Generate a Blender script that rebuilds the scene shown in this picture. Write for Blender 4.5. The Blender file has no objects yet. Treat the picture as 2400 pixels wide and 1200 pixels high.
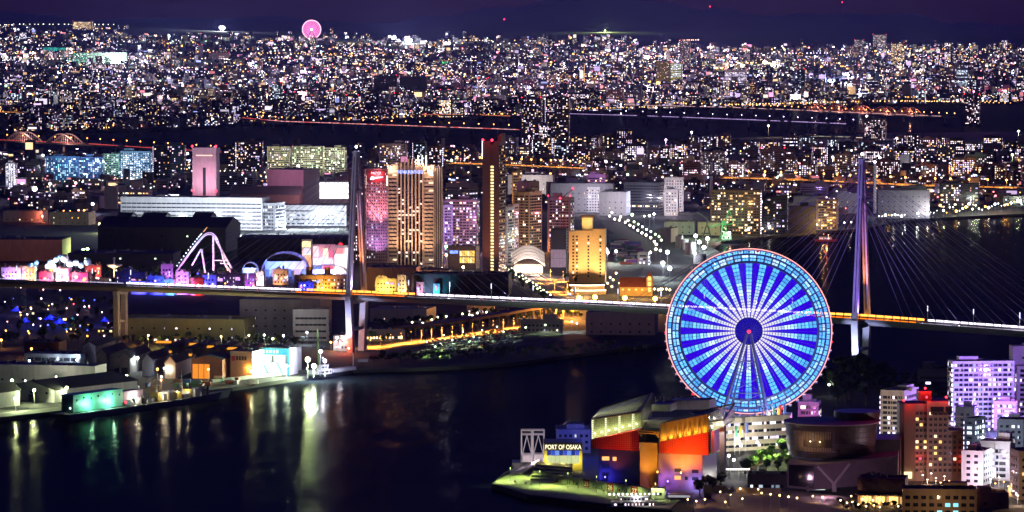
import bpy, bmesh, math, random
import numpy as np
from mathutils import Vector, Matrix
random.seed(7)
R = math.radians
scene = bpy.context.scene
COL = scene.collection
# ------------------------------------------------------------------ camera
F = 9630.0            # focal length in pixels of a 2400 px wide frame (about 145 mm on 36 mm)
HZ = 35.0             # row of the horizon
CAMZ = 252.0          # observation deck height
TILT = math.atan((600.0 - HZ) / F)
cam_data = bpy.data.cameras.new('camera')
cam_data.sensor_width = 36.0
cam_data.lens = 36.0 * F / 2400.0
cam_data.clip_start = 1.0
cam_data.clip_end = 120000.0
cam = bpy.data.objects.new('camera', cam_data)
COL.objects.link(cam)
cam.location = (0, 0, CAMZ)
cam.rotation_euler = (math.pi / 2 - TILT, 0, 0)
scene.camera = cam
# ------------------------------------------------------------------ night sky
world = bpy.data.worlds.new('World'); scene.world = world; world.use_nodes = True
wt = world.node_tree; wt.nodes.clear()
w_out = wt.nodes.new('ShaderNodeOutputWorld')
w_bg = wt.nodes.new('ShaderNodeBackground')
w_sky = wt.nodes.new('ShaderNodeTexSky')
w_sky.sky_type = 'NISHITA'; w_sky.sun_disc = False
w_sky.sun_elevation = R(-5.0); w_sky.sun_rotation = R(8)
w_sky.altitude = 200; w_sky.air_density = 1.0; w_sky.dust_density = 1.0; w_sky.ozone_density = 8.0
w_mix = wt.nodes.new('ShaderNodeMixRGB'); w_mix.blend_type = 'MULTIPLY'; w_mix.inputs['Fac'].default_value = 1.0
w_mix.inputs['Color2'].default_value = (1.0, 0.74, 1.5, 1)
wt.links.new(w_sky.outputs['Color'], w_mix.inputs['Color1'])
wt.links.new(w_mix.outputs['Color'], w_bg.inputs['Color'])
wt.links.new(w_bg.outputs['Background'], w_out.inputs['Surface'])
w_bg.inputs['Strength'].default_value = 4.3
# ------------------------------------------------------------------ exposure and render
vs = scene.view_settings
vs.view_transform = 'Standard'; vs.look = 'None'; vs.exposure = 0.4; vs.gamma = 1.0
vs.use_curve_mapping = False
cy = scene.cycles
cy.use_denoising = True
cy.max_bounces = 4; cy.diffuse_bounces = 2; cy.glossy_bounces = 3; cy.transmission_bounces = 3
cy.volume_bounces = 0; cy.transparent_max_bounces = 6
cy.sample_clamp_indirect = 4.0
cy.use_light_tree = True; cy.light_sampling_threshold = .03
cy.blur_glossy = 0.5; cy.adaptive_threshold = .03; cy.adaptive_min_samples = 24
cy.caustics_reflective = False; cy.caustics_refractive = False
try: cy.denoiser = 'OPENIMAGEDENOISE'
except Exception: pass

# ------------------------------------------------------------------ projection helpers
FWD = Vector((0, math.cos(TILT), -math.sin(TILT))); UP = Vector((0, math.sin(TILT), math.cos(TILT)))
LZ = 2.5
def ray(px, py):
    return FWD + UP * ((600.0 - py) / F) + Vector(((px - 1200.0) / F, 0, 0))
def G(px, py, z=LZ):
    d = ray(px, py); t = (z - CAMZ) / d.z
    return Vector((d.x * t, d.y * t, z))
def A(px, py, Y):
    d = ray(px, py); t = Y / d.y
    return Vector((d.x * t, Y, CAMZ + d.z * t))
def mpp(Y): return Y / F

# ------------------------------------------------------------------ materials
_mats = {}
def new_mat(name):
    m = bpy.data.materials.new(name); m.use_nodes = True
    return m, m.node_tree, m.node_tree.nodes['Principled BSDF']
def PM(name, col, rough=.7, metal=0., var=.18, scale=.35, spec=.4, streak=False):
    """painted / concrete surface: base colour with weathering noise"""
    if name in _mats: return _mats[name]
    m, t, b = new_mat(name)
    tc = t.nodes.new('ShaderNodeTexCoord'); n = t.nodes.new('ShaderNodeTexNoise')
    mp = t.nodes.new('ShaderNodeMapping'); mp.inputs['Scale'].default_value = (scale, scale, scale * (.25 if streak else 1))
    n.inputs['Scale'].default_value = 1.0; n.inputs['Detail'].default_value = 5; n.inputs['Roughness'].default_value = .65
    rp = t.nodes.new('ShaderNodeValToRGB')
    c = Vector(col[:3]); lo = c * (1 - var); hi = c * (1 + var * .6)
    rp.color_ramp.elements[0].color = (*lo, 1); rp.color_ramp.elements[1].color = (*[min(.9, x) for x in hi], 1)
    rp.color_ramp.elements[0].position = .3; rp.color_ramp.elements[1].position = .7
    t.links.new(tc.outputs['Object'], mp.inputs['Vector']); t.links.new(mp.outputs['Vector'], n.inputs['Vector'])
    t.links.new(n.outputs['Fac'], rp.inputs['Fac']); t.links.new(rp.outputs['Color'], b.inputs['Base Color'])
    b.inputs['Roughness'].default_value = rough; b.inputs['Metallic'].default_value = metal
    b.inputs['Specular IOR Level'].default_value = spec
    _mats[name] = m; return m
def EM(name, col, s=1., sample=False):
    """something that gives off light"""
    if name in _mats: return _mats[name]
    m = bpy.data.materials.new(name); m.use_nodes = True; t = m.node_tree; t.nodes.clear()
    o = t.nodes.new('ShaderNodeOutputMaterial'); e = t.nodes.new('ShaderNodeEmission')
    e.inputs['Color'].default_value = (*col[:3], 1); e.inputs['Strength'].default_value = s
    t.links.new(e.outputs[0], o.inputs['Surface'])
    m.cycles.emission_sampling = 'AUTO' if sample else 'NONE'
    _mats[name] = m; return m
def lit_mat():
    """lit windows: colour per pane from the mesh"""
    if 'lit_window' in _mats: return _mats['lit_window']
    m = bpy.data.materials.new('lit_window'); m.use_nodes = True; t = m.node_tree; t.nodes.clear()
    o = t.nodes.new('ShaderNodeOutputMaterial'); e = t.nodes.new('ShaderNodeEmission')
    a = t.nodes.new('ShaderNodeAttribute'); a.attribute_name = 'glow'
    t.links.new(a.outputs['Color'], e.inputs['Color']); t.links.new(e.outputs[0], o.inputs['Surface'])
    m.cycles.emission_sampling = 'NONE'
    _mats['lit_window'] = m; return m
def glass_mat(name='dark_glass', col=(.02, .025, .035), rough=.12):
    if name in _mats: return _mats[name]
    m, t, b = new_mat(name)
    b.inputs['Base Color'].default_value = (*col, 1); b.inputs['Roughness'].default_value = rough
    b.inputs['Specular IOR Level'].default_value = .7
    _mats[name] = m; return m
LIT = lit_mat(); GLASS = glass_mat()
WALLS = {
 'grey': (.30, .29, .31), 'white': (.62, .60, .62), 'brown': (.20, .13, .10), 'dark': (.10, .095, .11), 'mauve': (.36, .27, .34),
 'beige': (.50, .42, .33), 'tan': (.42, .31, .20), 'pink': (.46, .30, .30), 'blue': (.25, .30, .42), 'green': (.28, .36, .30),
 'gold': (.58, .40, .17), 'cream': (.60, .54, .42), 'charcoal': (.05, .05, .06), 'brick': (.26, .12, .09), 'olive': (.28, .26, .10)}
def WM(k): return PM('wall_' + k, WALLS[k], rough=.75, streak=True)
ROOF = PM('roof_dark', (.06, .055, .065), rough=.85)
CONC = PM('concrete', (.33, .32, .32), rough=.8)
STEEL = PM('steel_grey', (.30, .31, .33), rough=.5, metal=.2)
DARKST = PM('steel_dark', (.05, .05, .06), rough=.5)
ASPH = PM('asphalt', (.05, .05, .052), rough=.85, scale=.05)
PAL = {
 'warm': [(1, .50, .18), (1, .62, .28), (1, .74, .44), (1, .84, .64)],
 'white': [(1, .86, .94), (.80, .72, 1), (.68, .66, 1), (1, .76, .70)],
 'cool': [(.6, .75, 1), (.7, .85, 1), (.85, .92, 1)],
 'mix': [(1, .50, .20), (1, .66, .34), (1, .84, .72), (.74, .60, 1), (.62, .52, 1), (1, .48, .66), (1, .74, .46), (.92, .74, 1), (1, .90, .92)],
 'cyan': [(.25, .75, 1), (.55, .85, 1), (.8, .95, 1)],
 'green': [(.75, 1, .65), (.9, 1, .8), (.6, .9, .55)],
 'pinkish': [(1, .62, .62), (1, .75, .8), (1, .85, .95), (.95, .8, 1)],
 'amber': [(1, .55, .12), (1, .7, .25), (1, .82, .45)],
 'violet': [(.75, .62, 1), (.9, .85, 1), (1, .95, 1), (1, .8, .6), (.4, .5, 1)],
}
# ------------------------------------------------------------------ mesh builder
class MB:
    def __init__(s): s.v = []; s.f = []; s.m = []; s.c = []; s.hasc = False
    def quad(s, a, b, c, d, m=0, col=None):
        n = len(s.v); s.v += [tuple(a), tuple(b), tuple(c), tuple(d)]; s.f.append((n, n+1, n+2, n+3)); s.m.append(m)
        s.c.append(col or (0, 0, 0)); s.hasc |= col is not None
    def face(s, pts, m=0, col=None):
        n = len(s.v); s.v += [tuple(p) for p in pts]; s.f.append(tuple(range(n, n+len(pts)))); s.m.append(m)
        s.c.append(col or (0, 0, 0)); s.hasc |= col is not None
    def hexa(s, p, m=0, col=None):      # 8 points: bottom ring then top ring
        n = len(s.v); s.v += [tuple(q) for q in p]
        for f in ((3, 2, 1, 0), (4, 5, 6, 7), (0, 1, 5, 4), (1, 2, 6, 5), (2, 3, 7, 6), (3, 0, 4, 7)):
            s.f.append(tuple(n+i for i in f)); s.m.append(m); s.c.append(col or (0, 0, 0))
        s.hasc |= col is not None
    def box(s, x0, x1, y0, y1, z0, z1, m=0, col=None):
        s.hexa([(x0, y0, z0), (x1, y0, z0), (x1, y1, z0), (x0, y1, z0), (x0, y0, z1), (x1, y0, z1), (x1, y1, z1), (x0, y1, z1)], m, col)
    def prism(s, poly, z0, z1, m=0, mt=None):           # polygon in xy, counter-clockwise
        k = len(poly); n = len(s.v)
        s.v += [(x, y, z0) for x, y in poly] + [(x, y, z1) for x, y in poly]
        for i in range(k):
            j = (i+1) % k; s.f.append((n+i, n+j, n+k+j, n+k+i)); s.m.append(m); s.c.append((0, 0, 0))
        s.f.append(tuple(n+k+i for i in range(k))); s.m.append(m if mt is None else mt); s.c.append((0, 0, 0))
        s.f.append(tuple(n+i for i in reversed(range(k)))); s.m.append(m); s.c.append((0, 0, 0))
    def slab(s, poly, y0, y1, m=0):                     # polygon in xz, extruded along y
        k = len(poly); n = len(s.v)
        s.v += [(x, y0, z) for x, z in poly] + [(x, y1, z) for x, z in poly]
        for i in range(k):
            j = (i+1) % k; s.f.append((n+j, n+i, n+k+i, n+k+j)); s.m.append(m); s.c.append((0, 0, 0))
        s.f.append(tuple(n+i for i in range(k))); s.m.append(m); s.c.append((0, 0, 0))
        s.f.append(tuple(n+k+i for i in reversed(range(k)))); s.m.append(m); s.c.append((0, 0, 0))
    def tube(s, a, b, r, r2=None, n=6, m=0):
        a = Vector(a); b = Vector(b); r2 = r if r2 is None else r2
        d = (b-a).normalized(); u = d.orthogonal().normalized(); w = d.cross(u)
        o = len(s.v)
        for p, q in ((a, r), (b, r2)):
            for i in range(n):
                t = 2*math.pi*i/n; s.v.append(tuple(p + (u*math.cos(t) + w*math.sin(t))*q))
        for i in range(n):
            j = (i+1) % n; s.f.append((o+i, o+j, o+n+j, o+n+i)); s.m.append(m); s.c.append((0, 0, 0))
        s.f.append(tuple(o+i for i in reversed(range(n)))); s.m.append(m); s.c.append((0, 0, 0))
        s.f.append(tuple(o+n+i for i in range(n))); s.m.append(m); s.c.append((0, 0, 0))
    def path(s, pts, r, n=5, m=0):
        for a, b in zip(pts[:-1], pts[1:]): s.tube(a, b, r, n=n, m=m)
    def lathe(s, prof, n=16, cx=0, cy=0, m=0, a0=0, a1=2*math.pi, cap=True):
        o = len(s.v); full = abs(a1-a0-2*math.pi) < 1e-6; k = n if full else n+1
        for r, z in prof:
            for i in range(k):
                t = a0 + (a1-a0)*i/n; s.v.append((cx + r*math.cos(t), cy + r*math.sin(t), z))
        for j in range(len(prof)-1):
            for i in range(n):
                i2 = (i+1) % k
                s.f.append((o+j*k+i, o+j*k+i2, o+(j+1)*k+i2, o+(j+1)*k+i)); s.m.append(m); s.c.append((0, 0, 0))
        if cap and full:
            s.f.append(tuple(o+(len(prof)-1)*k+i for i in range(k))); s.m.append(m); s.c.append((0, 0, 0))
            s.f.append(tuple(o+i for i in reversed(range(k)))); s.m.append(m); s.c.append((0, 0, 0))
    def ball(s, c, r, n=8, m=0, sz=1.):
        h = n//2
        o = MB(); o.lathe([(max(.02, math.sin(math.pi*j/h))*r, -math.cos(math.pi*j/h)*r*sz) for j in range(h+1)], n=n)
        s.add(o, Matrix.Translation(Vector(c)), m)
    def add(s, o, mx, m=None):
        n = len(s.v); s.v += [tuple(mx @ Vector(p)) for p in o.v]
        s.f += [tuple(i+n for i in f) for f in o.f]; s.m += [m if m is not None else x for x in o.m]; s.c += o.c; s.hasc |= o.hasc
    def data(s, name, mats, smooth=False):
        me = bpy.data.meshes.new(name); me.from_pydata(s.v, [], s.f)
        for mt in (mats if isinstance(mats, (list, tuple)) else [mats]): me.materials.append(mt)
        if len(s.m): me.polygons.foreach_set('material_index', np.array(s.m, dtype=np.int32))
        if s.hasc:
            at = me.attributes.new('glow', 'FLOAT_COLOR', 'FACE')
            arr = np.ones((len(s.f), 4), dtype=np.float32); arr[:, :3] = np.array(s.c, dtype=np.float32)
            at.data.foreach_set('color', arr.ravel())
        if smooth: me.polygons.foreach_set('use_smooth', np.ones(len(s.f), dtype=bool))
        me.update(); return me
    def build(s, name, mats, parent=None, smooth=False, **k):
        return link(name, s.data(name, mats, smooth), parent, **k)
def link(name, me, parent=None, loc=None, rz=0., kind=None, label=None, scale=None):
    o = bpy.data.objects.new(name, me); COL.objects.link(o)
    if parent is not None: o.parent = parent
    if loc is not None: o.location = loc
    if rz: o.rotation_euler = (0, 0, rz)
    if scale is not None: o.scale = scale
    if kind: o['kind'] = kind
    if label: o['label'] = label
    return o
REFS = []        # landmarks others are described by: (px, py, phrase)
def tag(o, label, cat, group=None, kind=None):
    o['label'] = label; o['category'] = cat
    if group: o['group'] = group
    if kind: o['kind'] = kind
    return o
def thing(name, label, cat, loc, rz=0., group=None):
    o = bpy.data.objects.new(name, None); COL.objects.link(o); o.empty_display_size = 1
    o.location = loc; o.rotation_euler = (0, 0, rz)
    return tag(o, label, cat, group)
def struct(o): o['kind'] = 'structure'; return o
PL = 2.4       # all lamps share one brightness scale
def plight(loc, col, power, r=.5, parent=None, name='lamp_light'):
    power *= PL; d = bpy.data.lights.new(name, 'POINT'); d.color = col; d.energy = power; d.shadow_soft_size = r
    o = bpy.data.objects.new(name, d); COL.objects.link(o); o.location = loc
    if parent is not None: o.parent = parent
    return o
def slight(loc, target, col, power, angle=70, blend=.6, r=.4, parent=None, name='floodlight_beam'):
    d = bpy.data.lights.new(name, 'SPOT'); d.color = col; d.energy = power; d.shadow_soft_size = r
    d.spot_size = R(angle); d.spot_blend = blend
    o = bpy.data.objects.new(name, d); COL.objects.link(o); o.location = loc
    v = Vector(target) - Vector(loc); o.rotation_euler = v.to_track_quat('-Z', 'Y').to_euler()
    if parent is not None: o.parent = parent
    return o
WARM = (1, .58, .22); SODIUM = (1, .36, .05); WHITE = (1, .93, .95); COOL = (.80, .88, 1); LIME = (.85, 1, .45); VIOLET = (.7, .4, 1); BLUE = (.05, .08, 1); PINKC = (1, .35, .45)
def text_mesh(body, size, ext, name, align='CENTER', bold=0.):
    cu = bpy.data.curves.new(name, 'FONT'); cu.body = body; cu.size = size; cu.extrude = ext; cu.align_x = align; cu.offset = bold
    to = bpy.data.objects.new('t', cu); COL.objects.link(to)
    dg = bpy.context.evaluated_depsgraph_get(); dg.update()
    me = bpy.data.meshes.new_from_object(to.evaluated_get(dg)); me.name = name
    bpy.data.objects.remove(to); bpy.data.curves.remove(cu)
    return me

# ------------------------------------------------------------------ buildings
def face_windows(mb, o, u, n, w, h, fl, cw, ww, wh, lit, pal, s=(1, 3), z0=1.0, glass=True, off=.07, mx=.6, runs=False, sill=.9):
    """rows of panes on a wall: o lower-left corner, u along the wall, n outward"""
    nx = max(1, int((w - 2*mx) / cw)); nz = max(1, int((h - z0) / fl)); sx = (w - nx*cw) / 2
    o = Vector(o); u = Vector(u); n = Vector(n); zz = Vector((0, 0, 1))
    P = PAL[pal] if isinstance(pal, str) else pal
    for k in range(nz):
        rowl = random.random()
        for i in range(nx):
            a = o + u*(sx + i*cw + (cw-ww)/2) + zz*(z0 + k*fl + sill) + n*off
            on = random.random() < lit if not runs else (rowl < lit and random.random() < .85)
            b = a + u*ww
            if on:
                st = random.uniform(*s) * (random.choice((.5, 1, 1, 1.6)))
                c = random.choice(P); e = u*(ww*random.choice((0, .35, .5, .62)))
                mb.quad(a, b-e, b-e+zz*wh, a+zz*wh, 0, (c[0]*st, c[1]*st, c[2]*st))
                if glass and e.length > 0: mb.quad(b-e, b, b+zz*wh, b-e+zz*wh, 1)
            elif glass: mb.quad(a, b, b+zz*wh, a+zz*wh, 1)
def place(x0, x1, yb, yt, d, rz, z0=LZ):
    xc = (x0+x1)/2; p = G(xc, yb, z0)
    W = (x1-x0)*(Vector((p.x, p.y, p.z-CAMZ)).dot(FWD))/F
    h = A(xc, yt, p.y).z - z0
    s, c = abs(math.sin(rz)), math.cos(rz)
    w = max(4., (W - d*s)/c)
    return Vector((p.x*(1+ (w*s+d*c)/2/p.y), p.y + (w*s+d*c)/2, z0)), w, h
_ru = []
def roof_units(t, w, h, d, n=None):
    """air handling boxes, ducts and tanks on a flat roof"""
    if not _ru:
        q = MB(); q.box(-1.4, 1.4, -1, 1, 0, 1.7); q.box(-1.2, 1.2, -.8, .8, 1.702, 1.95); _ru.append(q.data('roof_unit', STEEL))
        q = MB(); q.lathe([(1.1, 0), (1.1, 2.4), (.7, 2.7)], n=10); _ru.append(q.data('water_tank', WM('grey')))
        q = MB(); q.box(-4, 4, -.45, .45, .4, 1.2); q.box(-3.5, -3.2, -.3, .3, 0, .399); q.box(3.2, 3.5, -.3, .3, 0, .399); _ru.append(q.data('roof_duct', STEEL))
    for i in range(n or int(min(9, 2+w*d/220))):
        me = random.choice(_ru); link(me.name.split('.')[0], me, t, (random.uniform(-.40, .40)*w, random.uniform(-.36, .36)*d, h+.62), rz=random.choice((0, 0, math.pi/2)))
def bld(name, label, cat, x0, x1, yb, yt, d=16, rz=0, wall='grey', style='grid', lit=.3, pal='mix', fl=3.1, cw=3.4, s=(1, 2.6),
        group=None, top=True, ref=None, red=False, z0=LZ, glass=True, trim=None, roofcol=None):
    rz = R(rz); loc, w, h = place(x0, x1, yb, yt, d, rz, z0)
    t = thing(name, label, cat, loc, rz, group)
    if ref: REFS.append(((x0+x1)/2, (yb+yt)/2, ref))
    wm = WM(wall) if isinstance(wall, str) else wall
    b = MB(); b.box(-w/2, w/2, -d/2, d/2, -1, h)
    pw = .4                                                   # parapet
    for a in ((-w/2, w/2, -d/2, -d/2+pw), (-w/2, w/2, d/2-pw, d/2), (-w/2, -w/2+pw, -d/2+pw, d/2-pw), (w/2-pw, w/2, -d/2+pw, d/2-pw)):
        b.box(*a, h+.002, h+1.1)
    b.build('wall', wm, t)
    m = MB()
    F4 = [((-w/2, -d/2, 0), (1, 0, 0), (0, -1, 0), w, 1.), ((w/2, -d/2, 0), (0, 1, 0), (1, 0, 0), d, .7), ((-w/2, d/2, 0), (0, -1, 0), (-1, 0, 0), d, .7)]
    for o, u, n, ln, k in F4:
        if style == 'grid': face_windows(m, o, u, n, ln, h, fl, cw, cw*.5, 1.5, lit*k, pal, s, glass=glass)
        elif style == 'ribbon': face_windows(m, o, u, n, ln, h, fl, cw, cw*.94, 1.5, lit*k, pal, s, glass=glass, runs=random.random() < .5)
        elif style == 'apt':
            face_windows(m, o, u, n, ln, h, fl, cw, cw*.86, fl*.62, lit*k, pal, s, glass=True, sill=.75)
        elif style == 'few': face_windows(m, o, u, n, ln, h, fl*2, cw*2.2, 1.6, 1.2, lit*k, pal, s, glass=glass)
    if m.f: m.build('windows', [LIT, GLASS], t, kind='stuff')
    if style == 'apt':
        q = MB(); nz = int((h-1)/fl)
        for k in range(nz):
            z = 1 + k*fl; q.box(-w/2+.3, w/2-.3, -d/2-1.3, -d/2-.002, z-.1, z+.95)
        q.build('balcony_rails', wm, t, kind='stuff')
        q = MB(); x = -w/2+.3
        while x < w/2: q.box(x-.1, x+.1, -d/2-1.2, -d/2-.003, 1, h-.3); x += cw*2
        q.build('balcony_dividers', wm, t, kind='stuff')
        if random.random() < .45:                             # stair lights, one per landing
            q = MB(); xs = random.choice((-w/2-.06, w/2+.06)); c = random.choice(PAL['white'])
            for k in range(nz): q.box(xs-.35, xs+.35, -d/2-.5, -d/2+.6, 1+k*fl+.9, 1+k*fl+2.4, 0, tuple(3*v for v in c))
            q.build('stair_lights', LIT, t, kind='stuff')
    if top and w > 8:
        q = MB(); a = random.uniform(-.25, .25)*w; q.box(a-w*.13-1, a+w*.13+1, -d*.22, d*.28, h+.003, h+random.uniform(3, 5.5))
        q.box(a+w*.15+1.2, a+w*.15+3.4, -d*.15, d*.1, h+.003, h+2.2); q.build('roof_room', wm, t)
    if red:
        for sx in (-1, 1):
            q = MB(); q.tube((sx*(w/2-.6), -d/2+.6, h+1), (sx*(w/2-.6), -d/2+.6, h+2.5), .15); q.ball((sx*(w/2-.6), -d/2+.6, h+3), .9, m=1)
            q.build('warning_lamp', [DARKST, EM('red_lamp', (1, .02, .04), 8)], t)
    if not top and w > 13 and d > 9: roof_units(t, w, h, d)
    return t, w, h, d
# ================================================================== SETTING
def sheet(name, px, z, mat, zb=None, jag=0):
    pts = [G(x, y, z) for x, y in px]
    bm = bmesh.new(); vs_ = [bm.verts.new(p) for p in pts]; f = bm.faces.new(vs_)
    if f.normal.z < 0: f.normal_flip()
    bm.normal_update()
    if f.normal.z < 0: bmesh.ops.reverse_faces(bm, faces=[f])
    if zb is not None:
        r = bmesh.ops.extrude_edge_only(bm, edges=list(bm.edges))
        for v in [e for e in r['geom'] if isinstance(e, bmesh.types.BMVert)]: v.co.z = zb
    bmesh.ops.triangulate(bm, faces=[q for q in bm.faces if len(q.verts) > 4])
    me = bpy.data.meshes.new(name); bm.to_mesh(me); bm.free(); me.materials.append(mat)
    return struct(link(name, me))
# water -------------------------------------------------------------
wm_ = bpy.data.materials.new('harbour_water'); wm_.use_nodes = True; wt_ = wm_.node_tree; wt_.nodes.clear()
w_o = wt_.nodes.new('ShaderNodeOutputMaterial'); w_mx = wt_.nodes.new('ShaderNodeMixShader'); w_mx.inputs[0].default_value = .026
w_d = wt_.nodes.new('ShaderNodeBsdfDiffuse'); w_d.inputs['Color'].default_value = (.004, .005, .010, 1)
w_g = wt_.nodes.new('ShaderNodeBsdfGlossy'); w_g.inputs['Color'].default_value = (1, .97, .86, 1); w_g.inputs['Roughness'].default_value = .15
tc = wt_.nodes.new('ShaderNodeTexCoord'); mp = wt_.nodes.new('ShaderNodeMapping'); mp.inputs['Scale'].default_value = (.05, .012, .05)
n1 = wt_.nodes.new('ShaderNodeTexNoise'); n1.inputs['Scale'].default_value = 1.0; n1.inputs['Detail'].default_value = 6; n1.inputs['Roughness'].default_value = .6
n1.inputs['Distortion'].default_value = .6
bp = wt_.nodes.new('ShaderNodeBump'); bp.inputs['Strength'].default_value = .6; bp.inputs['Distance'].default_value = 1.6
wt_.links.new(tc.outputs['Object'], mp.inputs['Vector']); wt_.links.new(mp.outputs['Vector'], n1.inputs['Vector'])
n2 = wt_.nodes.new('ShaderNodeTexNoise'); n2.inputs['Scale'].default_value = .35; n2.inputs['Detail'].default_value = 3; n2.inputs['Distortion'].default_value = 1.5; n3 = wt_.nodes.new('ShaderNodeMath'); n3.operation = 'MULTIPLY_ADD'; n3.inputs[1].default_value = 1.3
wt_.links.new(mp.outputs['Vector'], n2.inputs['Vector']); wt_.links.new(n2.outputs['Fac'], n3.inputs[0]); wt_.links.new(n1.outputs['Fac'], n3.inputs[2]); wt_.links.new(n3.outputs[0], bp.inputs['Height']); wt_.links.new(bp.outputs['Normal'], w_g.inputs['Normal'])
wt_.links.new(w_d.outputs[0], w_mx.inputs[1]); wt_.links.new(w_g.outputs[0], w_mx.inputs[2]); wt_.links.new(w_mx.outputs[0], w_o.inputs['Surface'])
m = MB(); m.quad((-9000, -500, 0), (9000, -500, 0), (9000, 16000, 0), (-9000, 16000, 0))
struct(m.build('harbour_water', wm_))
# land --------------------------------------------------------------
GROUND = PM('city_ground', (.026, .025, .027), rough=.9, scale=.03, var=.4)
QUAY = PM('quay_concrete', (.22, .22, .20), rough=.85, scale=.08, var=.3)
sheet('river_peninsula_ground', [(-500, 1030), (-60, 985), (150, 962), (330, 935), (545, 908), (690, 886), (830, 866), (980, 862), (1080, 858), (1200, 850), (1350, 830),
  (1560, 803), (1660, 770), (1725, 700), (1742, 640), (1700, 600), (1668, 578), (1690, 566), (1745, 560), (1830, 551), (2000, 538), (2080, 519), (2250, 508), (2400, 501), (2900, 486),
  (2900, 304), (2100, 312), (1340, 335), (800, 360), (0, 372), (-500, 376)], LZ, GROUND, -3)
sheet('harbour_point_ground', [(1152, 1134), (1235, 1161), (1400, 1180), (1575, 1196), (1610, 1240), (1612, 1330), (2900, 1330), (2900, 858), (2250, 860), (2090, 880), (1960, 888), (1880, 905),
  (1700, 935), (1560, 945), (1440, 975), (1340, 1020), (1250, 1075), (1180, 1108)], LZ, GROUND, -3)
# far land and hills: one grid that climbs behind the city ---------
NB = [(-500, 314), (0, 313), (300, 306), (600, 293), (1220, 274), (1340, 264), (1700, 254), (2100, 246), (2900, 236)]     # north bank of the river
def north_bank(X, Y0=9000):
    a = [G(*p) for p in NB]
    for p, q in zip(a[:-1], a[1:]):
        if p.x <= X <= q.x or q is a[-1] or (p is a[0] and X < p.x):
            return p.y + (q.y-p.y)*(X-p.x)/(q.x-p.x)
def ridge_px(px):      # skyline of the hills
    K = [(-600, 20), (0, 22), (120, 38), (300, 52), (430, 62), (560, 44), (640, 32), (700, 46), (760, 70), (860, 60), (1000, 40), (1200, 14), (1350, -2), (1480, -6), (1560, 8), (1640, 20), (1690, 18), (1740, 30), (1830, 36),
         (1900, 33), (1960, 31), (2030, 36), (2110, 29), (2160, 40), (2210, 53), (2260, 50), (2320, 62), (2400, 78), (2600, 100), (3200, 110)]
    for a, b in zip(K[:-1], K[1:]):
        if a[0] <= px <= b[0]:
            t = (px-a[0])/(b[0]-a[0]); t = t*t*(3-2*t)*.5 + t*.5; return a[1] + (b[1]-a[1])*t
    return 100
HILLY = 36000.
def ground_z(X, Y):
    """height of the far land"""
    z = LZ
    if Y > 12500: t = min(1, (Y-12500)/9500); z += (140 + 46*max(0, min(1, (-X-400)/1800)))*t*t*(3-2*t)
    if Y > 13500: z += max(0, math.sin(X*.0016+Y*.0007)+math.sin(X*.0037-Y*.0011+2))*9*min(1, (Y-13500)/4000)
    if Y > 23000:
        px = 1200 + X/Y*F; zr = A(px, ridge_px(px) + 3.2*math.sin(px*.043) + 1.6*math.sin(px*.13+1), HILLY).z
        t = min(1, (Y-23000)/(HILLY-23000)); z = z + (max(zr, z+20) - z)*(t**1.6)
    return z
def far_point(px, py):
    lo, hi = 8000., 24000.
    f = lambda Y: HZ + (CAMZ - ground_z((px-1200)/F*Y, Y))/Y*F      # row of the ground at Y
    for _ in range(40):
        mid = (lo+hi)/2
        if f(mid) > py: lo = mid
        else: hi = mid
    Y = (lo+hi)/2; X = (px-1200)/F*Y
    return Vector((X, Y, ground_z(X, Y)))
rows = list(np.linspace(0, 1, 9)[:-1]); m = MB(); nx = 170
ys = [0]+[13000, 14500, 16000, 17500, 19000, 20500, 22000, 23000, 25000, 27000, 29000, 31000, 33000, 34500, HILLY, 37500, 40000]
idx = []
for Yv in ys:
    for i in range(nx+1):
        px = -420 + 3240*i/nx
        if Yv == 0:
            # solve bank
            X = (px-1200)/F*9000
            for _ in range(6): Yb = north_bank(X); X = (px-1200)/F*Yb
            m.v.append((X, Yb, LZ))
        else:
            X = (px-1200)/F*Yv; z = ground_z(X, min(Yv, HILLY))
            if Yv > HILLY: z *= .8 if Yv < 39000 else .55
            m.v.append((X, Yv, z))
for r in range(len(ys)-1):
    for i in range(nx):
        a = r*(nx+1)+i; m.f.append((a, a+1, a+nx+2, a+nx+1)); m.m.append(0); m.c.append((0, 0, 0))
k0 = len(m.v)
for i in range(nx+1): m.v.append((m.v[i][0], m.v[i][1], -3))
for i in range(nx): m.f.append((i+1, i, k0+i, k0+i+1)); m.m.append(0); m.c.append((0, 0, 0))
struct(m.build('far_plain_and_hills', PM('hill_ground', (.035, .04, .035), rough=.95, scale=.002, var=.35), smooth=True))
# air ---------------------------------------------------------------
m = MB(); m.box(-12000, 12000, -900, 41000, -4.5, 760)
hz = m.build('haze', None if False else bpy.data.materials.new('night_haze'))
hm = hz.data.materials[0]; hm.use_nodes = True; ht = hm.node_tree; ht.nodes.clear()
ho = ht.nodes.new('ShaderNodeOutputMaterial'); hv = ht.nodes.new('ShaderNodeVolumePrincipled')
hv.inputs['Color'].default_value = (.36, .38, 1.0, 1); hv.inputs['Density'].default_value = 0.85e-5; hv.inputs['Anisotropy'].default_value = .72
ht.links.new(hv.outputs[0], ho.inputs['Volume'])
hz['kind'] = 'stuff'; hz['label'] = 'thin night haze over the harbour and city'
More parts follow.
